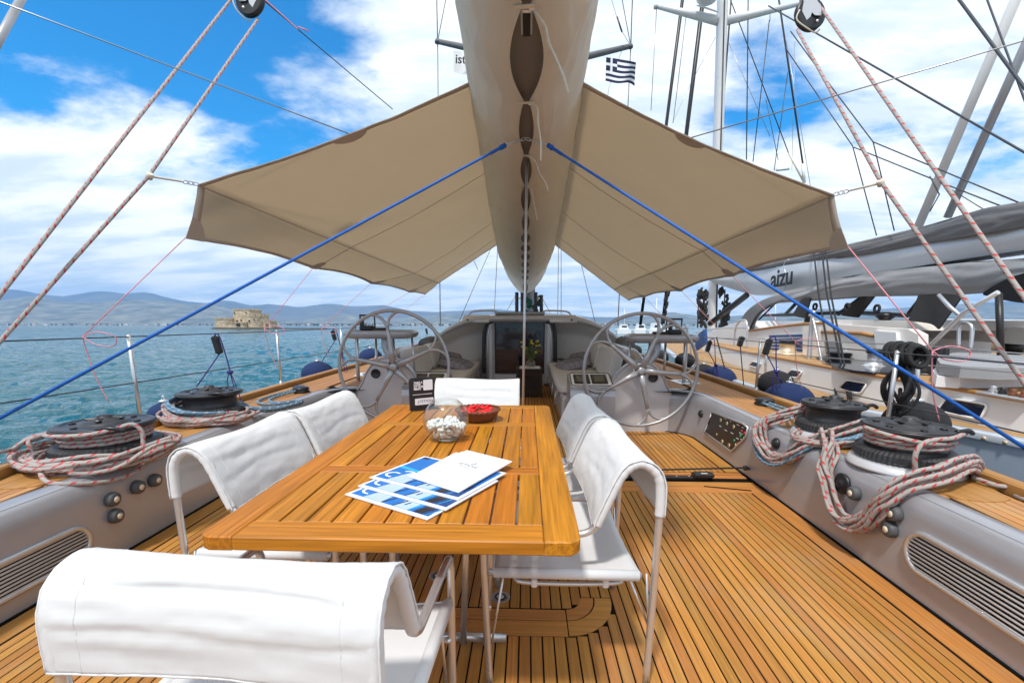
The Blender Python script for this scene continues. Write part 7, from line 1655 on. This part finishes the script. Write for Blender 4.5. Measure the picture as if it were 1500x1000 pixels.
mb.tube(smooth([cc0+Vector((0, -0.05, -0.09)), cc0+Vector((-0.05, -0.13, -0.18)), cc0+Vector((-0.08, -0.13, -0.29)), cc0+Vector((-0.04, -0.06, -0.31)), cc0+Vector((0, 0.0, -0.26))], 6), 0.012, 6)
mb.build('hanging_loops', 'black_rope', t)
# net-like coiled cord and white loops on the right lifeline
c0_ = at(1058, 500, x=2.75); mb = MB()
for k in range(11):
    c_ = c0_+Vector((0, 0.16-0.03*k, 0.03-0.035*k)); mb.tube([c_+Vector((0.03*math.cos(a), 0.07*math.cos(a)+0.02, 0.02*math.sin(a))) for a in [2*math.pi*j/12 for j in range(12)]], 0.006, 5, closed=True)
mb.build('cord_hank', 'black_rope', label='thin black cord hank hanging in loops on the lifeline above the navy fender', cat='cord')
mb = MB(); c_ = at(1027, 498, x=3.6); mb.box(c_, (0.05, 0.5, 0.28), rx=R(-20)); mb.build('blue_screen', 'p_navy', label='small blue cloth panel tied on the sister yacht rail', cat='cloth')
# ------------------------------------------------------------------ boats and clutter farther off
def boat(px0, px1, py_w, py_t, D, label, mast=None, m_='white_paint'):
    a, b_ = atw(px0, py_w, y=D), atw(px1, py_w, y=D); L_ = b_.x-a.x; t = thing('moored_boat', label, 'boat', (a.x+L_/2, D, SEA), level=True)
    mb = MB(); h = max(0.6, (atw(px0, py_t, y=D).z-SEA)); bz = SEA
    mb.prism([(a.x, D, bz-0.2), (a.x-0.04*L_, D, bz+h*0.5), (a.x, D, bz+h*0.55), (b_.x, D, bz+h*0.5), (b_.x-0.03*L_, D, bz-0.2)], (0, 3.5, 0)); mb.build('hull', m_, t)
    mb = MB(); mb.prism([(a.x+L_*0.2, D+0.4, bz+h*0.5), (a.x+L_*0.28, D+0.4, bz+h), (a.x+L_*0.7, D+0.4, bz+h), (a.x+L_*0.85, D+0.4, bz+h*0.5)], (0, 2.6, 0)); mb.build('cabin', 'white_paint', t)
    mb = MB(); mb.prism([(a.x+L_*0.3, D+0.36, bz+h*0.68), (a.x+L_*0.33, D+0.36, bz+h*0.86), (a.x+L_*0.66, D+0.36, bz+h*0.86), (a.x+L_*0.7, D+0.36, bz+h*0.68)], (0, 0.05, 0)); mb.build('window', 'window', t)
    for (mx_, top) in (mast or []):
        p = atw(mx_, py_w, y=D+1.5); q = atw(mx_, top, y=D+1.5); mb = MB(); mb.tube([p, q], 0.09, 6); mb.build('mast_tube', 'white_alu', t)
boat(1378, 1480, 520, 478, 26, 'white motor yacht beyond the sister yacht cockpit at the right edge')
boat(930, 950, 482, 474, 120, 'small white boat seen through the right wheel, left of the others', [(940, 440)]); boat(952, 975, 483, 473, 110, 'small white boat seen through the right wheel below the instrument pod', [(962, 436)])
boat(1120, 1150, 478, 470, 90, 'white boat just over the sister yacht deckhouse', [(1136, 444)]); boat(905, 925, 481, 475, 150, 'tiny white boat between the shrouds and the right wheel', [(915, 452)])
tn = thing('tender', 'grey inflatable tender on the motor yacht deck', 'tender', at(1410, 484, y=16)); a, b_ = at(1378, 485, y=16), at(1436, 484, y=15)
mb = MB(); mb.tube([a, a.lerp(b_, .05), b_], [0.1, 0.22, 0.22], 14); mb.tube([a+Vector((0, 0.8, 0)), b_+Vector((0, 0.8, 0))], 0.22, 14); mb.build('tube_float', 'bag_grey', tn)
# potted plant on the sister yacht
c_ = at(1484, 502, y=6.6); pl = thing('potted_plant', 'dark potted plant at the right edge on the sister yacht', 'plant', c_)
mb = MB(); mb.lathe([(0.10, -0.16), (0.14, 0.0), (0.13, 0.0), (0, -0.02)], c_, 18); mb.build('pot', 'black', pl)
mb = MB()
for k in range(26):
    a = rk.uniform(0, 6.28); d_ = Vector((math.cos(a), math.sin(a), rk.uniform(.1, 1.1))).normalized(); L_ = rk.uniform(.12, .26); e_ = d_.cross(Vector((0,0,1))).normalized()*0.012
    mb.add([c_-e_, c_+e_, c_+d_*L_*.6+e_+Vector((0,0,.02)), c_+d_*L_, c_+d_*L_*.6-e_+Vector((0,0,.02))], [(0,1,2,3,4)])
mb.build('leaves', 'leaf', pl)
# ================================================================== air
hz = MB(); hz.box((0, 4000, 700), (40000, 26000, 1400+2*(-(SEA-1)-0)), 0)
# box from one metre below the sea to above the mountains
hz = MB(); zb_, zt_ = SEA-1.0, 1150.0; hz.box((0, 3000, (zb_+zt_)/2), (30000, 24000, zt_-zb_))
hm = bpy.data.materials.new('thin sea haze'); hm.use_nodes = True; hn = hm.node_tree; hn.nodes.clear(); ho = hn.nodes.new('ShaderNodeOutputMaterial'); pv = hn.nodes.new('ShaderNodeVolumePrincipled'); pv.inputs['Color'].default_value = (0.22, 0.52, 1.0, 1); pv.inputs['Density'].default_value = HAZE; pv.inputs['Anisotropy'].default_value = 0.0
hn.links.new(pv.outputs[0], ho.inputs['Volume']); MT['haze'] = hm
if HAZE > 0: hz.build('haze', 'haze', kind='stuff', level=True)
# ================================================================== put the boat frame onto the sea: bow up a little
for o in list(col.objects):
    if o.parent is None and o.type in {'EMPTY', 'MESH'} and not o.get('level'):
        o.matrix_basis = TR @ o.matrix_basis
for o in col.objects:
    if o.get('level'): del o['level']
